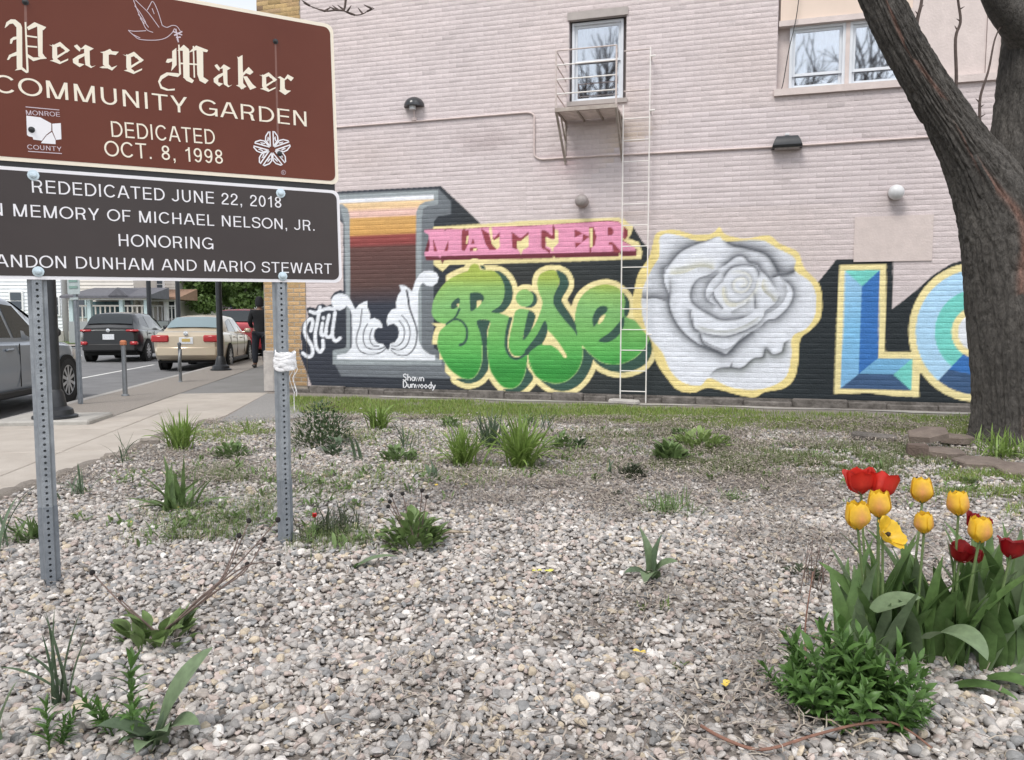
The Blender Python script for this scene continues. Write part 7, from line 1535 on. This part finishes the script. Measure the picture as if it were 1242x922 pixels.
tulip(1041, 628, 2.40, 1054, 812, 'yellow', 'yellow tulip at the outer side of the patch beside the dry stalks', 1.02, (0, -.05), .5, 3, 3); tulip(1067, 614, 2.48, 1063, 806, 'yellow', 'yellow tulip tucked under the bright red blooms', 1.0, (0, .06), 0.1, 2, 4)
tulip(1071, 638, 2.42, 1070, 810, 'open', 'fully opened yellow tulip showing its dark centre', 1.0, (.75, .45), .2, 1, 5); tulip(1119, 597, 2.60, 1098, 800, 'yellow', 'tallest yellow tulip standing apart behind the smaller round one', .98, (0, .03), 2.2, 3, 6)
tulip(1121, 636, 2.48, 1108, 806, 'yellow', 'small round yellow tulip in the middle of the patch', .80, (0, .05), 1.4, 3, 7); tulip(1163, 613, 2.50, 1150, 804, 'yellow', 'yellow tulip standing straight above the dark red blooms', .92, (0, .02), 1.2, 3, 8)
tulip(1188, 645, 2.42, 1160, 810, 'yellow', 'orange flushed yellow tulip in front of a dark red one', .95, (0, .08), .7, 3, 9); tulip(1181, 631, 2.62, 1172, 800, 'crimson', 'dark red tulip half hidden behind the orange flushed yellow one', 1.0, (.3, .2), .2, 2, 10)
tulip(1164, 667, 2.50, 1152, 806, 'crimson', 'dark red tulip low beside the straight yellow stem', 1.05, (.2, -.2), 1.2, 2, 11); tulip(1184, 673, 2.52, 1166, 808, 'crimson', 'dark red tulip with torn petals low under the orange flushed one', .75, (.6, .5), 2.2, 1, 12)
tulip(1226, 662, 2.42, 1196, 815, 'crimson', 'dark red pointed tulip on a leaning stem at the tree side of the patch', 1.1, (.1, .15), .4, 3, 13)
# the mass of tulip leaves without flowers
t = thing('tulip_leaf_clump', 'thick mass of broad tulip leaves around the flower stems', 'plant', gt(1130, 812)); rg = random.Random(21)
for k in range(84):
    q = gt(rg.uniform(1020, 1250), rg.uniform(786, 815)) - t.location; az = rg.uniform(0, 6.28)
    l = Leaves(); P, F_ = leaf_geo(rg.uniform(.28, .50), rg.uniform(.045, .078), rg.uniform(.0, .30), rg.uniform(.05, .8), az, 'tulip', 12, .32, rg.uniform(-.6, .6)); l.add(P, F_, (q.x, q.y, -.01)); l.obj('leaf', rg.choice(('tulip_leaf', 'tulip_leaf', 'tulip_leaf', 'tulip_leaf_pale')), t, False)
def near_leaf(px, py, L_, w, le, dr, az, m, tw=0.0, Y=None):
    q = (gt(px, py) if Y is None else at(px, py, Y)) - t.location; l = Leaves(); P, F_ = leaf_geo(L_, w, le, dr, az, 'tulip', 14, .22, tw); l.add(P, F_, tuple(q)); l.obj('leaf', m, t, False)
near_leaf(1128, 775, .22, .115, .75, 1.9, -1.15, 'tulip_leaf_pale', .1, 2.35); near_leaf(1060, 742, .17, .075, 1.1, .6, .15, 'tulip_leaf_pale', .5, 2.38); near_leaf(1215, 828, .26, .065, .7, 1.4, -.55, 'tulip_leaf_pale', .2); near_leaf(1185, 828, .24, .07, .9, 1.6, -.9, 'tulip_leaf', .2)
near_leaf(1150, 836, .2, .06, 1.0, 1.2, -.6, 'tulip_leaf', .1); near_leaf(1040, 800, .2, .06, .5, 1.8, 2.9, 'tulip_leaf_pale', .2); near_leaf(1050, 790, .26, .055, .45, .25, 2.75, 'tulip_leaf', .2); near_leaf(1225, 800, .27, .06, .5, .5, .3, 'tulip_leaf', .2); near_leaf(1238, 815, .25, .06, .35, .6, .5, 'tulip_leaf_pale', .2)

# ---------------------------------------------------------------- pavers, slab, edging stones, litter
mat('paver', srgb((122, 110, 101)), 0.9, col2=srgb((98, 87, 80)), scale=9, bump=0.5, bscale=60); mat('paver_dark', srgb((98, 84, 76)), 0.9, var=0.2, scale=9, bump=0.5, bscale=60); mat('edge_stone', (0.20, 0.175, 0.15), 0.9, col2=(0.30, 0.265, 0.235), scale=9, bump=0.7, bscale=40)
def hexa(name, px, py, r_, h, z, rot, label, m='paver', sy=1.0):
    p = gt(px, py); b = MB(); ring = [(r_ * math.cos(R(60 * k)), r_ * sy * math.sin(R(60 * k))) for k in range(6)]; rin = [(x * .94, y * .94) for x, y in ring]
    vs_ = [(x, y, 0) for x, y in ring] + [(x, y, h * .85) for x, y in ring] + [(x, y, h) for x, y in rin]; fs_ = [(k, (k + 1) % 6, 6 + (k + 1) % 6, 6 + k) for k in range(6)] + [(6 + k, 6 + (k + 1) % 6, 12 + (k + 1) % 6, 12 + k) for k in range(6)] + [tuple(range(12, 18)), tuple(range(6))[::-1]]
    b.add(vs_, fs_); return tag(b.build(name, m, loc=(p.x, p.y, p.z + z), rot=rot), label, 'paver')
hexa('hexagonal_paver', 1143, 556, .18, .055, .02, (0.02, .02, .2), 'flat brown hexagonal paver between the tilted one and the trunk'); hexa('hexagonal_paver', 1188, 566, .195, .06, -.005, (.0, -.03, .5), 'largest hexagonal paver lying at the foot of the trunk')
hexa('hexagonal_paver', 1125, 546, .18, .055, .115, (.05, -.20, .1), 'tilted hexagonal paver resting on top of its neighbour', 'paver'); hexa('hexagonal_paver', 1158, 540, .16, .06, .03, (0, 0, .3), 'hexagonal paver half hidden behind the stack'); hexa('hexagonal_paver', 1112, 556, .09, .13, -.01, (0, 0, .2), 'dark brown block propping up the tilted paver', 'paver_dark')
hexa('hexagonal_paver', 1236, 577, .16, .06, .0, (.1, -.12, .4), 'grey brown paver sunk in grass in front of the trunk', 'paver')
p = gt(1060, 535); b = MB(); b.box((0, 0, .03), (.40, .14, .085), bev=.02); tag(b.build('stone_slab', 'foundation_stone', loc=p, rot=(.03, .08, -.1)), 'long grey stone slab lying at the lawn edge', 'stone')
def pebble_mesh(seed, n=3):
    bm = bmesh.new(); bmesh.ops.create_icosphere(bm, subdivisions=2, radius=1); rg = random.Random(seed)
    o = [Vector((rg.uniform(-1, 1), rg.uniform(-1, 1), rg.uniform(-1, 1))).normalized() for _ in range(6)]
    for v in bm.verts:
        c = v.co.copy()
        for q in o: d = c.dot(q); v.co -= q * max(0, d - .72) * .8
        v.co *= rg.uniform(.96, 1.04)
    me = bpy.data.meshes.new('edging_stone'); bm.to_mesh(me); bm.free(); me.materials.append(MATS['edge_stone']); me.polygons.foreach_set('use_smooth', np.ones(len(me.polygons), bool)); return me
EM = [pebble_mesh(k) for k in range(5)]; y = 3.2; rg = random.Random(6); k = 0
while y < 8.7:
    L_ = rg.uniform(.14, .30); o = link('edging_stone', EM[k % 5]); o.location = (float(x_edge(y)) + rg.uniform(-.03, .03), y + L_ / 2, -.02); o.scale = (rg.uniform(.07, .11), L_ / 2 * 1.08, rg.uniform(.035, .06)); o.rotation_euler = (0, 0, rg.uniform(-.15, .15)); tag(o, 'rough brown stone edging the garden bed along the pavement', 'stone', 'stones edging the bed'); y += L_; k += 1
for x, y_, dz in ((182, 540, .06), (140, 556, .045)):
    p = gt(x, y_); b = MB(); b.box((0, 0, 0), (.17, .08, .07), bev=.014); tag(b.build('edging_brick', 'edge_stone', loc=(p.x, p.y, dz - .03), rot=(0, 0, .5)), 'brown brick on the bed edge beside ' + ('the upright grassy clump' if x == 182 else 'the few thin upright blades'), 'brick')
b = MB(); p = gt(800, 905); pts = [gt(x, y) + Vector((0, 0, .03 + dz)) for x, y, dz in ((850, 893, 0), (880, 910, 0), (925, 925, .005), (985, 912, .015), (1040, 900, .02), (1080, 898, .02), (1105, 908, .015), (1130, 921, .0))]
b.tube([Vector(q) for q in catmull([tuple(q) for q in pts], 5)], [.005 - .0025 * i / 36 for i in range(36)], 7); tag(b.build('fallen_twig', 'vine_red', smooth=True), 'long reddish dry twig lying in front of the leafy bush', 'twig')
b = MB(); pts = [gt(x, y) + Vector((0, 0, dz)) for x, y, dz in ((985, 868, .02), (978, 830, .06), (976, 790, .10), (985, 735, .14))]; b.tube([Vector(q) for q in catmull([tuple(q) for q in pts], 5)], [.004 - .002 * i / 16 for i in range(16)], 6); tag(b.build('fallen_twig', 'vine_red', smooth=True), 'thin reddish stem leaning against the leafy bush', 'twig')
for (x, y), a in zip(((1060, 915), (1010, 893), (970, 880), (545, 655)), (.1, 2.3, 1.2, .35)):
    p = gt(x, y); b = MB(); d = Vector((math.cos(a), math.sin(a), 0)) * (.06 if x != 545 else .11); b.tube([p - d + Vector((0, 0, .025)), p + Vector((0, .01, .04)), p + d + Vector((0, 0, .03))], [.002, .003, .0015] if x != 545 else [.006, .009, .004], 6)
    tag(b.build('dry_stick', 'dry_straw', smooth=True), {1060: 'pale dry stick under the long reddish twig', 1010: 'pale dry stick at the outer foot of the leafy bush', 970: 'pale dry stick near the thin leaning stem', 545: 'pale peeled stick lying beside the seed head plant'}[x], 'stick')
mat('yellow_petal', (0.75, 0.55, 0.10), 0.6); mat('yellow_fleck', (0.62, 0.60, 0.12), 0.6); yc = {(878, 840): 'round yellow fallen petal in the near gravel', (776, 800): 'pale yellow fallen petal beside a tiny sprout', (651, 700): 'yellow fleck among stones before the flowerless tulip, first of two', (667, 701): 'yellow fleck among stones before the flowerless tulip, second of two', (530, 594): 'yellow petal behind the seed head plant', (563, 593): 'yellow petal cluster below the daylilies', (216, 622): 'yellow petals at the foot of the broad leaved clump', (160, 640): 'yellow petal on stones near the left sign post'}
for (x, y), lb in yc.items():
    p = gt(x, y); l = Leaves()
    for k in range(2): P, F_ = leaf_geo(.026, .024, 1.3, .3, k * 2.2 + x, 'oval2', 6, .25); l.add(P, F_, (0, 0, .028))
    o = l.obj('fallen_petal', 'yellow_fleck' if 600 < x < 700 else 'yellow_petal', None, False); o.location = p; tag(o, lb, 'petal')

# ---------------------------------------------------------------- gravel, straw and grass: real pieces, too many to count
def frustum_points(n, y0, y1, rng, margin=1.1):
    y = np.sqrt(rng.uniform(y0 ** 2, y1 ** 2, n)); x = rng.uniform(-1, 1, n) * (y * .70 + margin); keep = (x > np.interp(y, [-6, 5.0, 6.0, 7.9, 9.25, 12.3, 14], [-3.3, -3.36, -3.38, -3.5, -3.53, -3.96, -4.1]) + .08) & (x < 12)
    return x[keep], y[keep]
def wall_gap(x, y): return (WP0.x - x) * -WN.x * 1.0 + (WP0.y - y) * -WN.y   # metres in front of the wall
def patch(x, y):                          # 0 clean stones .. 1 debris
    n = .0 + hash_noise(x * 1.1 + 5, y * 1.1, 31) * .55 + hash_noise(x * 3.3, y * 3.3, 32) * .45
    px, py = project(np.stack([x, y, np.zeros_like(x)], 1)); d = np.exp(-((px - 860) / 170) ** 2 - ((py - 690) / 110) ** 2) * .45 + np.exp(-((px - 600) / 170) ** 2 - ((py - 610) / 40) ** 2) * .35 + np.exp(-((px - 930) / 120) ** 2 - ((py - 830) / 60) ** 2) * .35
    return np.clip((n - .42) * 2.0 + d, 0, 1)
PAL = np.array([(.52, .49, .465), (.42, .40, .385), (.34, .33, .325), (.28, .285, .29), (.47, .40, .37), (.52, .45, .35), (.66, .64, .62), (.20, .20, .20), (.44, .42, .40), (.36, .325, .30)]); PW = np.array([.20, .20, .14, .10, .09, .05, .09, .03, .07, .03])
def stones(n, y0, y1, s0, s1, seed, thin):
    """Places of stones: position, turn, size, colour and which of the stone shapes."""
    rng = np.random.default_rng(seed); x, y = frustum_points(n, y0, y1, rng); pt_ = patch(x, y); wg = wall_gap(x, y)
    k = (rng.random(len(x)) > pt_ * thin) & (wg > 2.15 + .5 * hash_noise(x * 1.3, y * 1.3, 61) + rng.normal(0, .22, len(x))); x, y, pt_ = x[k], y[k], pt_[k]
    px, py = project(np.stack([x, y, 0 * x], 1)); k = ~((px < 372) & (py < 513)); x, y, pt_ = x[k], y[k], pt_[k]; m = len(x)
    size = np.clip(s0 * np.exp(rng.normal(0, .38, m)), s0 * .45, s1) * (1 - .22 * pt_); sc = np.stack([size, size * rng.uniform(.55, .92, m), size * rng.uniform(.38, .68, m)], 1)
    rot = np.stack([rng.normal(0, .30, m), rng.normal(0, .30, m), rng.uniform(0, 2 * np.pi, m)], 1); z = terrain_np(x, y) + sc[:, 2] * rng.uniform(.1, 1.1, m) + .006 * rng.random(m)
    c = PAL[rng.choice(len(PAL), m, p=PW / PW.sum())] * rng.uniform(.80, 1.16, (m, 1)); c = c * (1.0 - .26 * pt_[:, None]) * np.array([1.0, .978, .955]); return np.stack([x, y, z], 1), rot, sc, c
mat('pebble', (.4, .4, .4), 0.78, var=0.16, scale=2.2, attr='Col', bump=0.25, bscale=5)
for q in MATS['pebble'].node_tree.nodes:
    if q.type == 'ATTRIBUTE': q.attribute_type = 'INSTANCER'
pebbles = bpy.data.collections.new('pebble_shapes')
for k in range(12):
    bm = bmesh.new(); bmesh.ops.create_icosphere(bm, subdivisions=2, radius=1); rg_ = np.random.default_rng(k + 40); V = np.array([v.co[:] for v in bm.verts])
    for q in rg_.normal(size=(9, 3)): q = q / np.linalg.norm(q); V = V - q * np.maximum(0, V @ q - rg_.uniform(.5, .82))[:, None] * .92
    for v, c in zip(bm.verts, V): v.co = c * rg_.uniform(.97, 1.03)
    me = bpy.data.meshes.new('pebble'); bm.to_mesh(me); bm.free(); me.polygons.foreach_set('use_smooth', np.ones(len(me.polygons), bool)); me.set_sharp_from_angle(angle=R(38)); me.materials.append(MATS['pebble'])
    pebbles.objects.link(bpy.data.objects.new('pebble', me))
gn = bpy.data.node_groups.new('gravel_scatter', 'GeometryNodeTree'); gn.interface.new_socket('Geometry', in_out='INPUT', socket_type='NodeSocketGeometry'); gn.interface.new_socket('Geometry', in_out='OUTPUT', socket_type='NodeSocketGeometry')
gi, go, ip, ci = gn.nodes.new('NodeGroupInput'), gn.nodes.new('NodeGroupOutput'), gn.nodes.new('GeometryNodeInstanceOnPoints'), gn.nodes.new('GeometryNodeCollectionInfo')
ci.inputs['Collection'].default_value = pebbles; ci.inputs['Separate Children'].default_value = True; ci.inputs['Reset Children'].default_value = True; ip.inputs['Pick Instance'].default_value = True
def named(nm, ty): q = gn.nodes.new('GeometryNodeInputNamedAttribute'); q.data_type = ty; q.inputs['Name'].default_value = nm; return q.outputs['Attribute']
gl_ = gn.links; gl_.new(gi.outputs[0], ip.inputs['Points']); gl_.new(ci.outputs[0], ip.inputs['Instance']); gl_.new(named('rot', 'FLOAT_VECTOR'), ip.inputs['Rotation']); gl_.new(named('scl', 'FLOAT_VECTOR'), ip.inputs['Scale']); gl_.new(named('shape', 'INT'), ip.inputs['Instance Index']); gl_.new(ip.outputs[0], go.inputs[0])
def gravel(parts, label, seed):
    P, Rt, S, C_ = (np.concatenate([q[i] for q in parts]) for i in range(4)); n = len(P); me = bpy.data.meshes.new('gravel'); me.vertices.add(n); me.vertices.foreach_set('co', P.astype(np.float32).ravel())
    for nm, A in (('rot', Rt), ('scl', S)): me.attributes.new(nm, 'FLOAT_VECTOR', 'POINT').data.foreach_set('vector', A.astype(np.float32).ravel())
    me.attributes.new('shape', 'INT', 'POINT').data.foreach_set('value', np.random.default_rng(seed).integers(12, size=n).astype(np.int32))
    me.attributes.new('Col', 'FLOAT_COLOR', 'POINT').data.foreach_set('color', np.concatenate([C_, np.ones((n, 1))], 1).astype(np.float32).ravel())
    o = link('gravel', me); md = o.modifiers.new('scatter', 'NODES'); md.node_group = gn; tag(o, label, 'gravel', kind='stuff')
gravel([stones(33000, 1.2, 2.55, .0128, .030, 1, .30), stones(62000, 2.5, 4.6, .0122, .028, 2, .34)], 'grey and pinkish river gravel covering the near part of the garden bed', 1)
gravel([stones(105000, 4.5, 10.0, .0128, .026, 3, .40)], 'finer looking gravel farther up the garden bed', 2)
# straw and fine dead stalks caught between the stones
rng = np.random.default_rng(9); x, y = frustum_points(340000, 1.4, 9.0, rng); k = rng.random(len(x)) < .08 + .95 * patch(x, y) ** 1.3; x, y = x[k], y[k]; m = len(x)
L_ = rng.uniform(.015, .06, m); a = rng.uniform(0, 2 * np.pi, m); w = rng.uniform(.0010, .0024, m) * (1 + y * .12); el = np.abs(rng.normal(0, .22, m)); c = np.stack([x, y, terrain_np(x, y) + rng.uniform(.022, .050, m)], 1)
d = np.stack([np.cos(a) * np.cos(el), np.sin(a) * np.cos(el), np.sin(el)], 1) * (L_ / 2)[:, None]; s_ = np.stack([-np.sin(a), np.cos(a), np.zeros(m)], 1) * w[:, None]; up = np.array([0, 0, 1]) * w[:, None]; bow = np.stack([-np.sin(a), np.cos(a), rng.uniform(0, .5, m)], 1) * (L_ * rng.normal(0, .08, m))[:, None]
P = np.stack([c - d - s_, c - d + s_, c + bow + s_ + up, c + bow - s_ + up, c + d + s_ * .5, c + d - s_ * .5], 1).reshape(-1, 3); i6 = np.arange(m)[:, None] * 6; F_ = np.concatenate([i6 + np.array([[0, 1, 2, 3]]), i6 + np.array([[3, 2, 4, 5]])])
cc = np.array([(.32, .275, .235), (.23, .19, .165), (.42, .37, .31), (.16, .135, .12)])[rng.integers(4, size=m)] * rng.uniform(.8, 1.15, (m, 1)); mat('straw', (.3, .25, .2), .9, attr='Col')
o = link('straw_litter', np_mesh('straw_litter', P, F_, np.repeat(cc, 6, 0)), 'straw'); tag(o, 'dry straw and stalk litter scattered between the stones', 'straw', kind='stuff')
# grass
leaf_mat('grass_blade', (0.5, 0.5, 0.5), .1, .6, .3); gm = MATS['grass_blade']; n_ = gm.node_tree.nodes; l_ = gm.node_tree.links; at_ = n_.new('ShaderNodeAttribute'); at_.attribute_name = 'Col'
for q in n_:
    if q.type == 'BSDF_PRINCIPLED': l_.new(at_.outputs['Color'], q.inputs['Base Color'])
    if q.type == 'BSDF_TRANSLUCENT': l_.new(at_.outputs['Color'], q.inputs['Color'])
def blades(x, y, h, w, cols, rng, wind=.5):
    m = len(x); a = rng.uniform(0, 2 * np.pi, m); le = rng.uniform(.1, wind, m); hh = h * rng.uniform(.5, 1.25, m); ww = w * rng.uniform(.7, 1.3, m); z = terrain_np(x, y) - .005
    d = np.stack([np.cos(a), np.sin(a), np.zeros(m)], 1); s_ = np.stack([-np.sin(a), np.cos(a), np.zeros(m)], 1) * (ww / 2)[:, None]; b0 = np.stack([x, y, z], 1); U = np.array([0, 0, 1.0])
    m1 = b0 + d * (hh * le * .35)[:, None] + U * (hh * .6)[:, None]; t1 = b0 + d * (hh * le)[:, None] + U * (hh * (1 - le * .35))[:, None]
    P = np.stack([b0 - s_, b0 + s_, m1 + s_ * .75, m1 - s_ * .75, t1], 1).reshape(-1, 3); i5 = np.arange(m)[:, None] * 5
    F_ = np.concatenate([i5 + np.array([[0, 1, 2]]), i5 + np.array([[0, 2, 3]]), i5 + np.array([[3, 2, 4]])]); c = cols[rng.integers(len(cols), size=m)] * rng.uniform(.75, 1.2, (m, 1)); return P, F_, np.repeat(c, 5, 0)
GC = np.array([(.22, .32, .07), (.18, .28, .06), (.27, .35, .09), (.31, .33, .12), (.19, .26, .07)]); rng = np.random.default_rng(17)
u = rng.uniform(U_PIER - .3, 15.5, 190000); g_ = rng.uniform(.30, 3.3, 190000); x, y = WP0.x + WU.x * u + WN.x * g_, WP0.y + WU.y * u + WN.y * g_
edge0 = .36 + .25 * hash_noise(u * 1.7, u * 0, 41) + .12 * hash_noise(u * 7, u * 0, 42); edge1 = 2.25 + .55 * hash_noise(u * 1.1, u * 0, 43) + .25 * hash_noise(u * 5, u * 0, 44); dens = np.clip((g_ - edge0) * 5, 0, 1) * np.clip((edge1 - g_) * 2.2, 0, 1) * np.clip(hash_noise(x * 2.3, y * 2.3, 45) * 1.9 + .05, .25, 1)
gpx, gpy = project(np.stack([x, y, 0 * x], 1)); dens = dens * np.clip((gpx - 338) / 25, 0, 1)
k = rng.random(len(x)) < dens * .9; A = blades(x[k], y[k], .055, .006, GC, rng)
o = link('grass_strip', np_mesh('grass_strip', *A[:2], A[2]), 'grass_blade'); tag(o, 'strip of short green grass along the foot of the mural wall', 'grass', kind='stuff')
def patch_grass(spots, label, cols, h, w, dn=2.4):
    X, Y = [], []
    for px, py, rx, ry, n in spots: X.append(rng.normal(px, rx, int(n * dn))); Y.append(rng.normal(py, ry, int(n * dn)))
    X, Y = np.concatenate(X), np.concatenate(Y); q = [gt(a_, b_) for a_, b_ in zip(X, np.maximum(Y, 500))]; x = np.array([v.x for v in q]); y = np.array([v.y for v in q]); k = (hash_noise(x * 5, y * 5, 51) > .40) & (x > x_edge(y) + .05) & (wall_gap(x, y) > .3); A = blades(x[k], y[k], h, w, cols, rng, .9)
    tag(link('grass_patch', np_mesh('grass_patch', *A[:2], A[2]), 'grass_blade'), label, 'grass', kind='stuff')
GW = np.array([(.17, .25, .08), (.21, .28, .11), (.14, .22, .07), (.25, .26, .13)]); GD = np.array([(.15, .20, .07), (.19, .23, .10), (.13, .18, .06), (.23, .23, .13)])
patch_grass([(880, 562, 75, 9, 2600), (1010, 553, 60, 10, 2600), (1090, 560, 50, 12, 1800), (960, 575, 60, 6, 900), (780, 528, 40, 6, 900), (930, 545, 110, 14, 2500)], 'thin dull grass growing through the gravel in front of the pavers', GD, .068, .0045)
patch_grass([(1200, 582, 35, 10, 1500), (1160, 592, 40, 8, 700), (1240, 610, 20, 10, 500)], 'sparse grass around the pavers below the tree', GC, .062, .0045)
patch_grass([(270, 632, 60, 12, 1500), (330, 625, 55, 14, 1100), (275, 578, 22, 6, 1300), (395, 655, 35, 8, 1300), (240, 655, 40, 6, 500), (420, 585, 60, 8, 700), (360, 605, 30, 8, 500)], 'fine wispy green growth around the feet of the sign posts', GW, .075, .0026, 1.1)
patch_grass([(320, 522, 30, 5, 900), (260, 530, 25, 5, 700), (470, 530, 60, 6, 800), (620, 560, 80, 10, 900), (700, 535, 50, 8, 600), (560, 575, 60, 8, 500)], 'scattered weedy grass between the daylilies and the pavement', GC, .062, .0045)
# broken strip of concrete showing between grass and wall
mat('thin_concrete', (0.36, 0.34, 0.315), .9, var=.2, scale=5, bump=.4, bscale=30)
b = MB(); us_ = np.arange(uv(470, 480)[0], 13.5, .25); vs_ = []
for i, u_ in enumerate(us_):
    p, q = wp(u_, 0, .20 + .04 * math.sin(i * 1.7)), wp(u_, 0, .34 + .07 * math.sin(i * .9) + .03 * math.sin(i * 2.9)); vs_ += [(p.x, p.y, .008), (q.x, q.y, .008)]
b.add(vs_, [(2 * i, 2 * i + 1, 2 * i + 3, 2 * i + 2) for i in range(len(us_) - 1)]); tag(b.build('path', 'thin_concrete'), kind='structure')
# painter's signature, brushed small on the black ground
mat('signature_white', srgb((214, 216, 220)), .7)
SIG = {'S': [[(.5, .85), (.3, 1), (.08, .85), (.12, .62), (.42, .42), (.46, .15), (.25, 0), (.02, .15)]], 'h': [[(.08, 1), (.08, 0)], [(.08, .4), (.28, .6), (.44, .42), (.44, 0)]], 'a': [[(.44, .58), (.44, 0)], [(.44, .42), (.25, .6), (.05, .3), (.22, 0), (.44, .18)]], 'w': [[(.02, .58), (.16, 0), (.30, .5), (.44, 0), (.58, .58)]], 'n': [[(.08, .6), (.08, 0)], [(.08, .4), (.28, .6), (.44, .42), (.44, 0)]],
       'D': [[(.08, 1), (.08, 0), (.3, .02), (.52, .3), (.52, .7), (.3, .98), (.08, 1)]], 'u': [[(.08, .58), (.08, .18), (.25, 0), (.44, .18)], [(.44, .58), (.44, 0)]], 'o': [[(.25, .6), (.05, .3), (.25, 0), (.46, .3), (.25, .6)]], 'd': [[(.44, 1), (.44, 0)], [(.44, .42), (.25, .6), (.05, .3), (.22, 0), (.44, .18)]], 'y': [[(.04, .58), (.24, .02)], [(.46, .58), (.2, -.1), (.05, -.28)]]}
def signature(txt, x0_, y0_, x1_, y1_, capx):
    L, Rr = uv(x0_, y0_), uv(x1_, y1_); w_ = {'S': .58, 'w': .66, 'D': .62}; tot = sum(w_.get(c, .54) for c in txt); sx = (Rr[0] - L[0]) / tot; hgt = abs(uv(x0_, y0_ - capx)[1] - L[1]); b = MB(); x = 0; i = 0
    for c in txt:
        for ln in SIG[c]:
            P = [(L[0] + (x + px_) * sx, L[1] + (Rr[1] - L[1]) * (x + px_) / tot + py_ * hgt) for px_, py_ in ln]; vs_ = []
            for j, p in enumerate(P):
                q = (P[min(j + 1, len(P) - 1)][0] - P[max(j - 1, 0)][0], P[min(j + 1, len(P) - 1)][1] - P[max(j - 1, 0)][1]); n_ = math.hypot(*q) + 1e-9; k = .009; vs_ += [wp(p[0] - q[1] / n_ * k, p[1] + q[0] / n_ * k, .006 + .0001 * (i % 9)) - WP0, wp(p[0] + q[1] / n_ * k, p[1] - q[0] / n_ * k, .006 + .0001 * (i % 9)) - WP0]
            b.add(vs_, [(2 * j, 2 * j + 1, 2 * j + 3, 2 * j + 2) for j in range(len(P) - 1)]); i += 1
        x += w_.get(c, .54)
    o = b.build('signature', 'signature_white', bld); o['kind'] = 'stuff'
signature('Shawn', 488.8, 461.5, 515, 462.5, 8); signature('Dunwoody', 488.8, 470, 529, 471.5, 8)

# ---------------------------------------------------------------- the bare tree across from the wall, seen mirrored in the upper panes
bt = thing('bare_tree', 'tall leafless branching tree mirrored in the upper window panes', 'tree', (0.2, -7.0, -0.05)); rb_ = random.Random(12); TK, BR, TW = MB(), MB(), MB()
def grow(p, d, L_, r_, lev):
    q = p + d * L_ * .5 + Vector((rb_.uniform(-.08, .08), rb_.uniform(-.08, .08), 0)) * L_; e = p + d * L_; (TK if lev == 0 else BR if lev < 3 else TW).tube([p, q, e], [r_, r_ * .85, r_ * .68], 8 if lev < 2 else 5, cap=False)
    if lev == 6: return
    for k in range(3 if lev < 5 else 2):
        ax = Vector((rb_.gauss(0, 1), rb_.gauss(0, 1), rb_.gauss(0, .4))).normalized(); nd = (Matrix.Rotation(rb_.uniform(.25, .75), 3, ax) @ d); nd.z += .10; grow(p + d * L_ * rb_.uniform(.7, 1.0) if k else e, nd.normalized(), L_ * rb_.uniform(.62, .82), r_ * .62, lev + 1)
grow(Vector((0, 0, 0)), Vector((0.03, 0, 1)).normalized(), 3.6, .24, 0)
TK.build('trunk', 'far_bark', bt, smooth=True); BR.build('branches', 'far_bark', bt, smooth=True)['kind'] = 'stuff'; TW.build('twigs', 'twig', bt)['kind'] = 'stuff'
b2 = copy_tree(bt); b2.location = (-7.2, -6.5, -0.2); b2.rotation_euler = (0, 0, 2.1); b2.scale = (1.15, 1.15, 1.15); b2['label'] = 'tall leafless tree mirrored in the single sash window'
